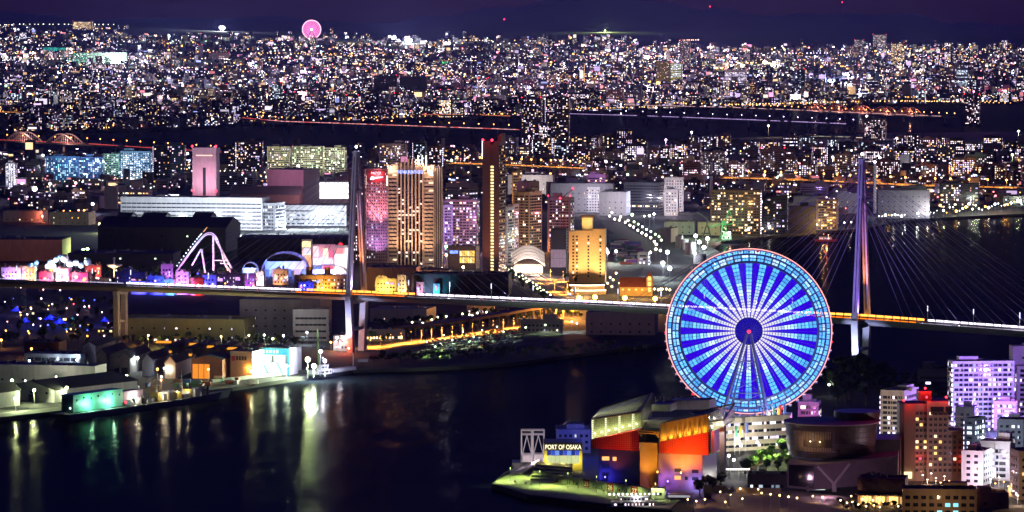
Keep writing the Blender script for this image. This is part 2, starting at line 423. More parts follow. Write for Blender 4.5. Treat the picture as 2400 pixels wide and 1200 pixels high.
# ================================================================== FERRIS WHEEL
def ferris_wheel():
    Y = 2470.; c = A(1755, 776, Y); Rr = 192.*mpp(Y)
    base = Vector((c.x, c.y, LZ)); zc = c.z - LZ
    t = thing('ferris_wheel', 'giant ferris wheel glowing blue and white on the harbour point', 'ferris wheel', base, R(-2.5))
    REFS.append((1755, 776, 'the giant blue ferris wheel'))
    def P(r, a, y): return Vector((r*math.sin(a), y, zc + r*math.cos(a)))
    cols = [(.085, .37, .95), (.13, .44, .98), (.26, .54, 1.), (.45, .66, 1.), (.66, .74, 1.), (.82, .80, 1.), (.9, .84, 1.)]
    cell = []
    cm = MB()                                   # one cell: two diffuser boxes in a thin frame, unit size, centred
    cm.box(-.47, -.03, -.25, .25, -.42, .42); cm.box(.03, .47, -.25, .25, -.42, .42)
    def led(i, q):
        m_ = EM('led_%d' % i, q, 1.15, True); n_ = m_.node_tree; e_ = next(x for x in n_.nodes if x.type == 'EMISSION'); oi = n_.nodes.new('ShaderNodeObjectInfo'); mr = n_.nodes.new('ShaderNodeMapRange'); mr.inputs['To Min'].default_value = .9; mr.inputs['To Max'].default_value = 1.8
        n_.links.new(oi.outputs['Random'], mr.inputs['Value']); n_.links.new(mr.outputs[0], e_.inputs['Strength']); return m_      # lamps age unevenly
    cell = [cm.data('light_cell', led(i, q)) for i, q in enumerate(cols)]
    NB_, NR = 30, 17
    r0, r1 = .168*Rr, .835*Rr
    rest = MB(); rest_m = [EM('led_%d' % i, q, 1.15, True) for i, q in enumerate(cols)]
    edges = [r0]
    for k in range(NR): edges.append(edges[-1] + (1 + .045*k))
    sc_ = (r1-r0)/(edges[-1]-edges[0]); edges = [r0 + (e-r0)*sc_ for e in edges]
    for i in range(NB_):
        a = 2*math.pi*i/NB_
        for k in range(NR):
            ra, rb = edges[k], edges[k+1]; rm = (ra+rb)/2; wd = (.036 + .034*(rm-r0)/(r1-r0) + .0)*Rr*1.22
            wd = Rr*(.026 + .060*(rm-r0)/(r1-r0))
            ci = min(6, int(max(0, (NR-1-k)/(NR-1))*6.99))
            if k >= 8:
                o = link('light_cell', cell[ci], t, P(rm, a, 0)); o.rotation_euler = (0, a, 0); o.scale = (wd, .5, (rb-ra)*.98)
            else:
                mx = Matrix.Translation(P(rm, a, 0)) @ Matrix.Rotation(a, 4, 'Y') @ Matrix.Diagonal((wd, .5, (rb-ra)*.98, 1))
                rest.add(cm, mx, ci)
    rest.build('inner_light_cells', rest_m, t, kind='stuff')
    # rim cells: two bands
    for (ra, rb, n, nm) in ((.860, .894, 60, 'rim_light_cell'), (.899, .933, 60, 'rim_light_cell'), (.95, .992, 90, 'rim_light_cell')):
        for i in range(n):
            a = 2*math.pi*(i+.5)/n; rm = (ra+rb)/2*Rr
            o = link(nm, cell[random.choice((0, 0, 1, 1, 2, 3))], t, P(rm, a, 0)); o.rotation_euler = (0, a, 0)
            o.scale = (2*math.pi*rm/n*.86, .5, (rb-ra)*Rr)
    # strips added for the blue glow between the bars
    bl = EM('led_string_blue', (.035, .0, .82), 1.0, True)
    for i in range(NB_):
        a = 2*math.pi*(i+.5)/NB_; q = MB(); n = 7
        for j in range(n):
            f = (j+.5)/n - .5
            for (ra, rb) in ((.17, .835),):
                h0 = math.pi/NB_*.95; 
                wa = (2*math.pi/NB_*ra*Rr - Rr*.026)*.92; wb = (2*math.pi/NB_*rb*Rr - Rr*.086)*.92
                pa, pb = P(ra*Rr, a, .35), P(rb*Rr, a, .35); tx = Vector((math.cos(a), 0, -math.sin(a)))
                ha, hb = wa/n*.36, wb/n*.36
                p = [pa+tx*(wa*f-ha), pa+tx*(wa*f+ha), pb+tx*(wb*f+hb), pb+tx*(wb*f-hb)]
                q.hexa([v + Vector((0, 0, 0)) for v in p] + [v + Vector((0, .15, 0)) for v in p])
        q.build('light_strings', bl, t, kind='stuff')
    # steel rings, spokes
    st = PM('wheel_steel', (.10, .12, .40), rough=.4)
    for nm, rr, th in (('inner_ring', .845, .45), ('middle_ring', .941, .45), ('outer_ring', 1.0, .4)):
        for yo in (-1.5, 1.5):
            q = MB(); n = 120
            q.path([P(rr*Rr, 2*math.pi*i/n, yo) for i in range(n+1)], th, n=5); q.build(nm, st, t)
    q = MB()
    for i in range(60):
        a = 2*math.pi*i/60
        for yo in (-1.5, 1.5): q.tube(P(.845*Rr, a, yo), P(Rr, a, yo), .16, n=4)
        q.tube(P(Rr, a, -1.5), P(Rr, a, 1.5), .16, n=4); q.tube(P(.845*Rr, a, -1.5), P(Rr, a+math.pi/60, 1.5), .12, n=4)
    q.build('rim_struts', st, t, kind='stuff')
    for i in range(NB_):
        a = 2*math.pi*(i+.5)/NB_; q = MB()
        for yo in (-1, 1): q.tube(P(.05*Rr, a, yo*2.4), P(.845*Rr, a, yo*1.5), .11, n=4)
        q.build('spoke', st, t)
    # glowing ring added for the gondola light trails
    q = MB(); n = 120
    q.path([P(1.012*Rr, 2*math.pi*i/n, -1.7) for i in range(n+1)], .28, n=5)
    q.build('rim_light_line', EM('rim_line', (1, .34, .32), 1.7), t)
    # hub
    q = MB(); n = 40
    pts = [P(.158*Rr, 2*math.pi*i/n, 1.2) for i in range(n)]; pts2 = [p + Vector((0, .6, 0)) for p in pts]
    q.face(pts); q.face(list(reversed(pts2)))
    for i in range(n): q.quad(pts[i], pts2[i], pts2[(i+1) % n], pts[(i+1) % n])
    q.build('hub_disc', EM('hub_glow', (.006, .0, .30), 1.), t)
    q = MB()
    for i in range(48):
        a = 2*math.pi*i/48; q.tube(P(.03*Rr, a, .9), P(.158*Rr, a, .9), .05, n=4)
    q.build('hub_spokes', st, t, kind='stuff')
    q = MB(); q.tube(P(0, 0, -5.5), P(0, 0, 5.5), 1.6, n=16); q.build('axle', st, t)
    q = MB(); q.tube(P(0, 0, -5.9), P(0, 0, -5.55), 1.2, n=14); q.build('hub_lamp', EM('hub_red', (1, .03, .12), 2.2), t)
    # gondolas
    g = MB(); g.prism([(math.cos(k*math.pi/4)*1.15, math.sin(k*math.pi/4)*1.15) for k in range(8)], -2.6, -.5)
    gw = MB(); gw.prism([(math.cos(k*math.pi/4)*1.2, math.sin(k*math.pi/4)*1.2) for k in range(8)], -1.7, -.95); g.tube((0, -1.4, 0), (0, 1.4, 0), .12); g.tube((0, 0, -.5), (0, 0, 0), .12)
    gc = [PM('gondola_%s' % k, v, rough=.4) for k, v in (('blue', (.08, .2, .5)), ('red', (.5, .04, .05)))]
    gm = [g.data('gondola', gc[0]), g.data('gondola', gc[1])]; gwm = [gw.data('window_band', EM('gondola_glow', (1, .5, .55), .9)), gw.data('window_band', EM('gondola_glow_red', (1, .02, .06), 1.6))]
    for i in range(60):
        a = 2*math.pi*i/60
        red = i in (1, 10, 16, 26, 37, 45, 54)
        link('window_band', gwm[1 if red else 0], link('gondola', gm[1 if red else 0], t, P(1.014*Rr, a, 0), scale=(.8, .8, .8)))
    # support frame: two A-frames with bracing
    for yo in (-6.5, 6.5):
        for sx, fx in ((-1, -18.5), (1, 13.5)):
            q = MB(); q.tube((sx*.9, yo*.85, zc-.5), (fx, yo*1.6, 0), .85, 1.15, n=8); q.build('leg', st, t)
            q = MB(); q.tube((sx*.9+sx*.2, yo*.85, zc-8), (fx*.78, yo*1.6, 0), .4, .5, n=6); q.build('leg_strut', st, t)
        for k, zf in enumerate((.30, .62, .78)):
            def L(s_, z): f = (zc-.5-z)/(zc-.5); return Vector((s_*.9 + ((-18.5 if s_ < 0 else 13.5)-s_*.9)*f, yo*(.85+.75*f), z))
            z = zc*(1-zf); q = MB(); q.tube(L(-1, z), L(1, z), .4, n=6); q.build('cross_beam', st, t)
        zs = [zc*(1-f) for f in (.30, .46, .62, .78, .97)]
        q = MB()
        for z0, z1 in zip(zs[:-1], zs[1:]): q.tube(L(-1, z0), L(1, z1), .22, n=5); q.tube(L(1, z0), L(-1, z1), .22, n=5)
        q.build('cross_brace', st, t)
    q = MB(); q.box(-22, 19, -13, 13, -1, 5.5); q.box(-14, 12, -10, 10, 5.502, 8.5); q.build('boarding_hall', WM('blue'), t)
    q = MB(); face_windows(q, (-22, -13, 0), (1, 0, 0), (0, -1, 0), 41, 5.5, 5, 2.4, 2, 2.6, .9, 'white', (1, 2)); q.build('windows', [LIT, GLASS], t, kind='stuff')
ferris_wheel()

# ================================================================== CABLE-STAYED BRIDGE
def harbour_bridge():
    T1 = G(836, 832, 0); T2 = G(2018, 876, 0)
    ax = Vector((T2.x-T1.x, T2.y-T1.y, 0)); span = ax.length; ax.normalize(); nr = Vector((-ax.y, ax.x, 0))   # nr points away from the camera
    mid = (T1+T2)/2
    t = thing('cable_stayed_bridge', 'long cable stayed road bridge with two tall towers crossing the harbour', 'bridge', Vector((T1.x, T1.y, 0)), math.atan2(ax.y, ax.x))
    REFS.append((1300, 705, 'the long road bridge'))
    zt = 150.
    def dz(x):                # deck level along the bridge, x measured from the left tower
        K = [(-700, 49), (-290, 46.5), (0, 44.5), (span*.5, 42.5), (span, 38.5), (span+116, 33.8), (span+420, 20)]
        for a, b in zip(K[:-1], K[1:]):
            if a[0] <= x <= b[0]: u = (x-a[0])/(b[0]-a[0]); return a[1] + (b[1]-a[1])*u
        return K[0][1] if x < 0 else K[-1][1]
    x0, x1 = -640., span+400; W = 9.5
    girder = PM('bridge_girder', (.20, .20, .22), rough=.6); road = PM('bridge_road', (.16, .155, .16), rough=.8, scale=.1)
    N = 52; xs = [x0+(x1-x0)*i/N for i in range(N+1)]
    for i in range(N):
        a, b = xs[i], xs[i+1]; q = MB(); za, zb = dz(a), dz(b)
        q.hexa([(a+.05, -W, za-1.1), (b-.05, -W, zb-1.1), (b-.05, W, zb-1.1), (a+.05, W, za-1.1), (a+.05, -W, za), (b-.05, -W, zb), (b-.05, W, zb), (a+.05, W, za)])
        q.hexa([(a, -W*.55, za-3.6), (b, -W*.55, zb-3.6), (b, W*.55, zb-3.6), (a, W*.55, za-3.6), (a, -W*.85, za-1.102), (b, -W*.85, zb-1.102), (b, W*.85, zb-1.102), (a, W*.85, za-1.102)])
        q.build('deck_segment', girder, t)
    for s_ in (-1, 1):
        q = MB()
        for a, b in zip(xs[:-1], xs[1:]):
            q.hexa([(a, s_*(W-.45), dz(a)+.004), (b, s_*(W-.45), dz(b)+.004), (b, s_*(W-.15), dz(b)+.004), (a, s_*(W-.15), dz(a)+.004),
                    (a, s_*(W-.45), dz(a)+1.1), (b, s_*(W-.45), dz(b)+1.1), (b, s_*(W-.15), dz(b)+1.1), (a, s_*(W-.15), dz(a)+1.1)])
        q.build('parapet', girder, t)
    q = MB()
    for a, b in zip(xs[:-1], xs[1:]):
        q.quad((a, -W+.5, dz(a)+.006), (b, -W+.5, dz(b)+.006), (b, W-.5, dz(b)+.006), (a, W-.5, dz(a)+.006))
    q.build('road_surface', road, t)
    # glowing strips along the kerb, added for the lit road and car light trails
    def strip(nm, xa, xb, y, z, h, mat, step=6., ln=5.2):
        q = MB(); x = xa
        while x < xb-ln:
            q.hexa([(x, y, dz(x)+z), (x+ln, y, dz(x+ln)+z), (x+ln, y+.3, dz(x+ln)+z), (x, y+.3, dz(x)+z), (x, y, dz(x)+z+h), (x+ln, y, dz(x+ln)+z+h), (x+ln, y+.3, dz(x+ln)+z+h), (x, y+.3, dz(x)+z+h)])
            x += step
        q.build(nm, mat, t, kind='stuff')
    wl = EM('deck_glow_white', (.94, .82, 1), 2.3); wl2 = EM('deck_glow_dim', (.62, .56, .82), .8); ol = EM('deck_glow_orange', (1, .20, .005), 1.5); oc = EM('deck_glow_yellow', (1, .36, .05), 2.4)
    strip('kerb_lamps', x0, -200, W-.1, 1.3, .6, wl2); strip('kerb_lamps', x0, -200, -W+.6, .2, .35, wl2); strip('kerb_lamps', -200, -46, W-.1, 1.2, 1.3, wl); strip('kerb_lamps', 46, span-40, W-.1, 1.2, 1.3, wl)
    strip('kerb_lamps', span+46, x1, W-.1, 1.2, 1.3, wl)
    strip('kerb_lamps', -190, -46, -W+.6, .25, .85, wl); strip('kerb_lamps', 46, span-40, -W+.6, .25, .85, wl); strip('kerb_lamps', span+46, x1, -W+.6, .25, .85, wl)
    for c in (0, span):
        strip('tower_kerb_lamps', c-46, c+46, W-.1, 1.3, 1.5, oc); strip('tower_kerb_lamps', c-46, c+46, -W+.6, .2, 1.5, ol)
    # towers
    tw = PM('tower_paint', (.45, .44, .50), rough=.55)
    for x, zw, bot in ((0., 44.5, 0), (span, 38.5, 0)):
        for s_ in (-1, 1):
            def yy(z):
                if z < zw: return s_*(9.0 + 4.2*(z/zw))
                return s_*(13.2*(1-(z-zw)/(zt-zw)) + 1.1*(z-zw)/(zt-zw))
            q = MB()
            zs = [-4, zw, zt-26, zt]
            for za, zb in zip(zs[:-1], zs[1:]):
                ha, hb = (2.2, 2.2) if za < zw else (1.75, 1.45); wa = 2.4 if za < zw else 1.9; wb = 2.4 if zb <= zw else 1.5
                q.hexa([(x-wa, yy(za)-ha, za), (x+wa, yy(za)-ha, za), (x+wa, yy(za)+ha, za), (x-wa, yy(za)+ha, za),
                        (x-wb, yy(zb)-hb, zb), (x+wb, yy(zb)-hb, zb), (x+wb, yy(zb)+hb, zb), (x-wb, yy(zb)+hb, zb)])
            leg = q.build('tower_leg', tw, t)
            q = MB(); g_ = [(-.28, -1), (.28, -1)]
            for za, zb in zip([zw+6, zw+50], [zw+50, zt-3]):
                q.hexa([(x-.3, yy(za)-1.86, za), (x+.3, yy(za)-1.86, za), (x+.3, yy(za)-1.6, za), (x-.3, yy(za)-1.6, za),
                        (x-.3, yy(zb)-1.66, zb), (x+.3, yy(zb)-1.66, zb), (x+.3, yy(zb)-1.3, zb), (x-.3, yy(zb)-1.3, zb)])
            o = q.build('groove', DARKST, leg)
        for za, h in ((zw-6, 3.0), (zw*.42, 2.2), (zt-30, 2.2)):
            q = MB(); f = 12 if za < zw else 5
            q.box(x-1.5, x+1.5, -f, f, za, za+h); q.build('tower_beam', tw, t)
        q = MB(); q.box(x-7, x+7, -18, 18, -3, 2.2); q.build('pier_footing', CONC, t)
        q = MB(); q.box(x-2.2, x+2.2, -3.2, 3.2, zt+.003, zt+1.2); q.tube((x, 0, zt+1.2), (x, 0, zt+4), .2); q.ball((x, 0, zt+4.6), 1.0, m=1)
        q.build('tower_cap', [tw, EM('tower_lamp', (.8, .85, 1), 9)], t)
        # stays: fans on both sides of each tower, in two planes
        for s_ in (-1, 1):
            for k in range(9):
                d = 36 + 15.5*k + (k**1.35)*1.2; z = zt - 34 + 3.6*k
                for e in (-1, 1):
                    xe = x + e*d
                    if xe < x0 or (x == 0 and e > 0 and xe > span*.5+8) or (x > 0 and e < 0 and xe < span*.5-8): continue
                    q = MB(); q.tube((x + e*1.2, s_*(13.2*(1-(z-zw)/(zt-zw)) + 1.1*(z-zw)/(zt-zw)), z), (xe, s_*(W-.9), dz(xe)+.3), .17, n=5)
                    q.build('stay_cable', PM('stay_paint', (.13, .10, .26), rough=.5), t)
    # approach piers
    for x in (-200, -420, -610, span+175, span+330):
        for s_ in (-1, 1):
            q = MB(); q.hexa([(x-2.3, s_*5.2-2, -3), (x+2.3, s_*5.2-2, -3), (x+2.3, s_*5.2+2, -3), (x-2.3, s_*5.2+2, -3),
                              (x-1.9, s_*6-1.7, dz(x)-3.7), (x+1.9, s_*6-1.7, dz(x)-3.7), (x+1.9, s_*6+1.7, dz(x)-3.7), (x-1.9, s_*6+1.7, dz(x)-3.7)])
            q.build('pier_column', tw, t)
        q = MB(); q.box(x-2, x+2, -8.5, 8.5, dz(x)-6.2, dz(x)-3.702); q.build('pier_beam', tw, t)
        q = MB(); q.box(x-1.6, x+1.6, -5, 5, dz(x)*.4, dz(x)*.4+2); q.build('pier_beam', tw, t)
    # lamp posts on the deck
    pm_ = MB(); pm_.tube((0, 0, 0), (0, 0, 11.2), .2, .12); pm_.box(-.45, .45, -.3, .3, 9.4, 12)
    post = MB(); post.tube((0, 0, 0), (0, 0, 11), .22, .13, n=6); post.tube((0, 0, 8.2), (0, 0, 12), .34, n=6, m=1)
    pd = post.data('deck_lamp_post', [STEEL, EM('post_lamp', (.72, .76, 1), 1.6)])
    x = -330.
    mx = Matrix.Translation(t.location) @ Matrix.Rotation(math.atan2(ax.y, ax.x), 4, 'Z')
    k = 0
    while x < x1-50:
        if min(abs(x), abs(x-span)) > 30:
            link('deck_lamp_post', pd, t, (x, W-.6, dz(x)))
        x += 33.5
    # lamps on the deck that light the road and the towers
    for i in range(16):
        x = -170 + (span+330)*i/15
        near = min(abs(x), abs(x-span)) < 48
        plight(mx @ Vector((x, W-2, dz(x)+7)), SODIUM if near else (.85, .8, 1), 2600 if near else 1700, .25)
    for x in (0, span):
        zw = dz(x)
        for s_, col, pw, ln in ((1, (1, .24, .07), 26000, 75), (-1, (.55, .45, .85) if x == 0 else (.24, .14, 1), 17000, 80)):
            # floodlights on the deck aimed up the leg
            f = mx @ Vector((x + 3, s_*(W-1.5) - (7 if s_ > 0 else 5), zw+2)); g = mx @ Vector((x, s_*5, zw+62))
            slight(f, g, col, pw*(13 if s_ > 0 else 10), 36, .8, .4)
        slight(mx @ Vector((x+12, -150, 9)), mx @ Vector((x, -4, zw+62)), (.62, .52, .85) if x == 0 else (.36, .22, 1), 900000 if x else 420000, 40, .7, .5)      # spot added before each tower, no mast built, to brighten its upper half
        slight(mx @ Vector((x-5, W+3, zw+4)), mx @ Vector((x, 4, zt-30)), (1, .3, .16), 160000, 22, .9, .4)
        slight(mx @ Vector((x-9, -30, 6)), mx @ Vector((x, -11, 26)), (.55, .6, 1), 120000, 50, .7, .5)
    return t, mx, dz, span
BR, BRM, BRDZ, BRSPAN = harbour_bridge()
# ================================================================== SHARED SMALL THINGS
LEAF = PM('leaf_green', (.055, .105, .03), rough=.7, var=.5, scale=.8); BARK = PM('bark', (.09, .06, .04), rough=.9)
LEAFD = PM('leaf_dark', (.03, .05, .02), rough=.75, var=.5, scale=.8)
def crown_data(seed, n=430, lf=.85):
    rn = random.Random(seed); m = MB(); cl = []
    for _ in range(9):
        a = rn.uniform(0, 6.28); r = rn.uniform(0, .62); cl.append((math.cos(a)*r, math.sin(a)*r, rn.uniform(-.45, .75), rn.uniform(.32, .55)))
    for i in range(n):
        c = rn.choice(cl); d = Vector((rn.gauss(0, 1), rn.gauss(0, 1), rn.gauss(0, 1))).normalized()
        p = Vector(c[:3]) + d*c[3]*rn.uniform(.6, 1.05); u = d.orthogonal().normalized(); u = Matrix.Rotation(rn.uniform(0, 6.28), 3, d) @ u; w = d.cross(u)
        s_ = lf*rn.uniform(.12, .26); n_ = d*s_*.4
        m.quad(p-u*s_-w*s_*.7, p+u*s_-w*s_*.7-n_, p+u*s_+w*s_*.7, p-u*s_+w*s_*.7-n_)
    return m
def trunk_data(seed):
    rn = random.Random(seed); m = MB(); m.tube((0, 0, -.3), (.05, 0, 2.6), .30, .2, n=7)
    for k in range(5):
        a = k*1.25+rn.random(); m.tube((.05, 0, 2.0+.15*k), (math.cos(a)*1.5, math.sin(a)*1.5, 4+rn.random()*1.2), .13, .05, n=5)
    return m
CROWNS = [crown_data(i) for i in range(5)]
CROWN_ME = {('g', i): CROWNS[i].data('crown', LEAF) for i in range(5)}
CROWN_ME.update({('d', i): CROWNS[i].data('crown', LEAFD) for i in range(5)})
TRUNK_ME = [trunk_data(i).data('trunk', BARK) for i in range(3)]
def tree(loc, h, label, group, kind='g', wide=1., name='tree'):
    t = thing(name, label, 'tree', loc, random.uniform(0, 6.28), group)
    s_ = h/6.2
    link('trunk', random.choice(TRUNK_ME), t, scale=(s_, s_, s_))
    link('crown', CROWN_ME[(kind, random.randrange(5))], t, (0, 0, h*.64), scale=(h*.40*wide, h*.40*wide, h*.36))
    return t
_lampme = {}
def lamp_post(loc, h, col, colname, label, group, power=0, head=.8, kind='globe', rz=0, name='street_lamp', em=14, arm=2.0):
    t = thing(name, label, 'street lamp', loc, rz, group)
    key = ('pole', round(h, 1), kind)
    if key not in _lampme:
        m = MB(); m.tube((0, 0, -.2), (0, 0, h), .13, .08, n=6)
        if kind == 'arm': m.tube((0, 0, h), (0, -arm, h+.4), .07, n=5)
        _lampme[key] = m.data('pole', STEEL)
    link('pole', _lampme[key], t)
    key = ('head', kind, colname, round(head, 2))
    if key not in _lampme:
        m = MB()
        if kind == 'arm': m.box(-head*.6, head*.6, -head, head, -.25*head, .25*head)
        elif kind == 'tube': m.tube((0, 0, -head*2.2), (0, 0, head*.6), head*.4, n=8)
        else: m.ball((0, 0, 0), head, n=8)
        _lampme[key] = m.data('lamp_head', EM('lamp_' + colname, col, em))
    hl = (0, -arm, h+.3) if kind == 'arm' else (0, 0, h+head*.8)
    link('lamp_head', _lampme[key], t, hl)
    if power:
        z_ = hl[2]-(head*.6 if kind == 'arm' else -head*1.2)
        if kind != 'globe' or name in ('lot_lamp', 'yard_lamp', 'road_lamp', 'avenue_lamp', 'garden_lamp', 'lamp_pillar'):
            slight((hl[0], hl[1]-.05, z_), (hl[0], hl[1]-.1, z_-5), col, power*PL, 132, .5, .25, t, 'lamp_light')      # shaded lamps shine down
        else: plight((hl[0], hl[1]-.05, z_), col, power, .3, t)
    return t
def px_solid(poly, Y, dv, base, m=0, mb=None):
    mb = mb or MB(); f = [A(x, y, Y) - base for x, y in poly]; bk = [p + Vector(dv) for p in f]; n = len(f)
    mb.face(list(reversed(f)) if False else f, m); mb.face(list(reversed(bk)), m)
    for i in range(n): j = (i+1) % n; mb.quad(f[j], f[i], bk[i], bk[j], m)
    return mb
def grid_bars(mb, a, b, c, d, nu, nv, r, off=(0, 0, 0), m=0):
    """mullions over the quad a-b-c-d (a lower left, b lower right, c upper right, d upper left)"""
    o = Vector(off); a, b, c, d = [Vector(p) + o for p in (a, b, c, d)]
    for i in range(nu+1):
        t = i/nu; mb.tube(a.lerp(b, t), d.lerp(c, t), r, n=4, m=m)
    for i in range(nv+1):
        t = i/nv; mb.tube(a.lerp(d, t), b.lerp(c, t), r, n=4, m=m)
NTH = ['first', 'second', 'third', 'fourth', 'fifth', 'sixth', 'seventh', 'eighth', 'ninth', 'tenth', 'eleventh', 'twelfth', 'thirteenth', 'fourteenth', 'fifteenth', 'sixteenth',
       'seventeenth', 'eighteenth', 'nineteenth', 'twentieth'] + ['%dth' % i if i % 10 not in (1, 2, 3) or i in (11, 12, 13) else '%d%s' % (i, ('st', 'nd', 'rd')[i % 10-1]) for i in range(21, 400)]

# ================================================================== HARBOUR POINT (foreground right)
def glass_panel_mat():
    if 'thin_glass' in _mats: return _mats['thin_glass']
    m = bpy.data.materials.new('thin_glass'); m.use_nodes = True; t = m.node_tree; t.nodes.clear()
    o = t.nodes.new('ShaderNodeOutputMaterial'); mx = t.nodes.new('ShaderNodeMixShader'); a = t.nodes.new('ShaderNodeBsdfTransparent'); g = t.nodes.new('ShaderNodeBsdfGlossy')
    g.inputs['Roughness'].default_value = .08; g.inputs['Color'].default_value = (.8, .85, .9, 1); a.inputs['Color'].default_value = (.86, .9, .88, 1); mx.inputs[0].default_value = .14
    t.links.new(a.outputs[0], mx.inputs[1]); t.links.new(g.outputs[0], mx.inputs[2]); t.links.new(mx.outputs[0], o.inputs['Surface'])
    _mats['thin_glass'] = m; return m
def aquarium():
    base = G(1545, 1148); Y = base.y
    t = thing('aquarium_building', 'dark aquarium hall with red bands and lit glass crown beside the ferris wheel', 'building', base)
    REFS.append((1540, 1060, 'the red banded aquarium'))
    dv = lambda L: Vector((.27*L, .96*L, 0))
    navy = PM('aquarium_navy_tile', (.030, .028, .075), rough=.35, var=.12); red = PM('aquarium_red_panel', (.62, .055, .025), rough=.5, var=.1, scale=.1)
    tanc = PM('aquarium_tan_panel', (.40, .24, .08), rough=.6, var=.1); frame = PM('crown_frame', (.24, .22, .18), rough=.4)
    violetw = PM('aquarium_violet_panel', (.20, .13, .17), rough=.4, var=.2)
    B = lambda poly, Yv, L, nm, mat, m=0: px_solid(poly, Yv, dv(L), base).build(nm, mat, t)
    Y2 = Y + 22
    # right wing
    B([(1543, 1152), (1646, 1154), (1646, 1066), (1543, 1062)], Y, 34, 'right_wing_wall', violetw)
    B([(1545, 1061.5), (1660, 1067), (1660, 1013.5), (1545, 1036)], Y-2.5, 36, 'right_red_band', red)
    # panel joints of the red band are real grooves: thin dark battens
    q = MB(); a, b, c, d = [A(x, y, Y-2.53) - base for x, y in ((1545, 1061.5), (1660, 1067), (1660, 1013.5), (1545, 1036))]
    grid_bars(q, a, b, c, d, 22, 10, .1); q.build('red_panel_joints', PM('joint_dark_red', (.12, .008, .006), rough=.6), t, kind='stuff')
    # amber glass storey
    gm = glass_panel_mat()
    a, b, c, d = [A(x, y, Y-2.5) - base for x, y in ((1545, 1035.6), (1660, 1013), (1660, 970.5), (1546, 993))]
    q = MB(); q.quad(a, b, c, d); q.quad(b, b+dv(36), c+dv(36), c); q.build('amber_glass', gm, t)
    q = MB(); grid_bars(q, a, b, c, d, 20, 9, .13); grid_bars(q, b, b+dv(36), c+dv(36), c, 12, 9, .13); q.build('amber_mullions', frame, t, kind='stuff')
    bk = Vector((.8, 3.4, 0))
    q = MB(); q.quad(a+bk, b+bk, c+bk, d+bk)
    for k in range(16):      # braces inside the glass storey
        f0, f1 = k/16, (k+1)/16; q.tube(a.lerp(b, f0)+bk*.8, d.lerp(c, f1)+bk*.8, .12, n=4)
        q.tube(a.lerp(b, f1)+bk*.8, d.lerp(c, f0)+bk*.8, .12, n=4)
    q.build('amber_inner_wall', PM('amber_wall', (.55, .36, .10), rough=.7), t)
    q = MB(); q.quad(d+Vector((0, 0, .05)), c+Vector((0, 0, .05)), c+dv(36), d+dv(36)); q.build('amber_roof', ROOF, t)
    for k in range(6): plight(base + a.lerp(b, (k+.5)/6) + bk*.45 + Vector((0, 0, 1.2)), (1, .50, .08), 330, .15, name='amber_strip_light')
    # column between the wings
    B([(1500, 1140), (1541, 1148), (1541, 1039), (1500, 1037)], Y+3, 26, 'tan_column', tanc)
    B([(1497, 1037), (1543, 1040), (1543, 1014), (1497, 1010)], Y+9, 20, 'dark_gap_wall', WM('charcoal'))
    q = MB(); br = lambda p, r_: q.tube(A(*p[0]) - base, A(*p[1]) - base, r_, n=5)
    for y_ in (Y-1, Y+7):
        for p in (((1494, 1008, y_), (1546, 1012, y_)), ((1496, 1013, y_), (1544, 1017, y_)), ((1494, 1009, y_), (1504, 1023, y_)), ((1533, 1012, y_), (1544, 1026, y_))): br(p, .45)
    q.build('yellow_truss', PM('truss_yellow', (.55, .36, .05), rough=.5), t)
    # left wing
    B([(1403, 1128), (1500, 1137), (1500, 1057), (1403, 1050)], Y2, 34, 'left_wing_wall', navy)
    B([(1385.5, 1051), (1498, 1057.5), (1498, 1007), (1385.5, 1030)], Y2-3, 36, 'left_red_band', red)
    q = MB(); a, b, c, d = [A(x, y, Y2-3.03) - base for x, y in ((1385.5, 1051), (1498, 1057.5), (1498, 1007), (1385.5, 1030))]
    grid_bars(q, a, b, c, d, 22, 9, .1); q.build('red_panel_joints', PM('joint_dark_red', (.12, .008, .006)), t, kind='stuff')
    # glass crown of the left wing
    def crown(fr, bkpts, nm, nu, nv, lamps, lc, lp, deep):
        a, b, c, d = fr; e, f = bkpts          # e back left top, f back right top
        q = MB(); q.quad(a, b, c, d); q.quad(d, c, f, e); q.quad(b, f - Vector((0, 0, (f.z-b.z)*.9)), f, c); q.build(nm + '_glass', gm, t)
        q = MB(); grid_bars(q, a, b, c, d, nu, nv, .11); grid_bars(q, d, c, f, e, nu, nv+4, .11); grid_bars(q, b, f - Vector((0, 0, (f.z-b.z)*.9)), f, c, 8, nv+2, .11)
        q.tube(d, c, .4, n=6); q.tube(e, f, .5, n=6); q.tube(c, f, .5, n=6); q.tube(d, e, .4, n=6); q.build(nm + '_mullions', frame, t, kind='stuff')
        q = MB(); o = Vector((1.5, 5, 0)); q.quad(a+o, b+o, c+o, d+o)
        q.quad(a+o*1.2-Vector((0, 0, -.2)), b+o*1.2+Vector((0, 0, .2)), f-Vector((0, 0, 9)), e-Vector((0, 0, 9))); q.build(nm + '_inner_wall', PM('crown_inner', (.16, .17, .09), rough=.7, var=.5, scale=.6), t)
        for k in range(lamps):
            p = a.lerp(b, (k+.3)/lamps) + o*.5 + Vector((0, 0, 2.2)); plight(base+p, lc, lp, .35, name='crown_floodlight'); q = MB(); q.ball(p+Vector((0, -.6, .4)), .5, n=6); q.build(nm + '_lamp', EM('crown_lamp_%.2f' % lc[2], lc, 9), t)
            p = d.lerp(c, (k+.4)/lamps) + o*1.6 + Vector((0, 0, .8)); plight(base+p, lc, lp*.6, .3, name='crown_floodlight')
    L = lambda x, y, Yv: A(x, y, Yv) - base
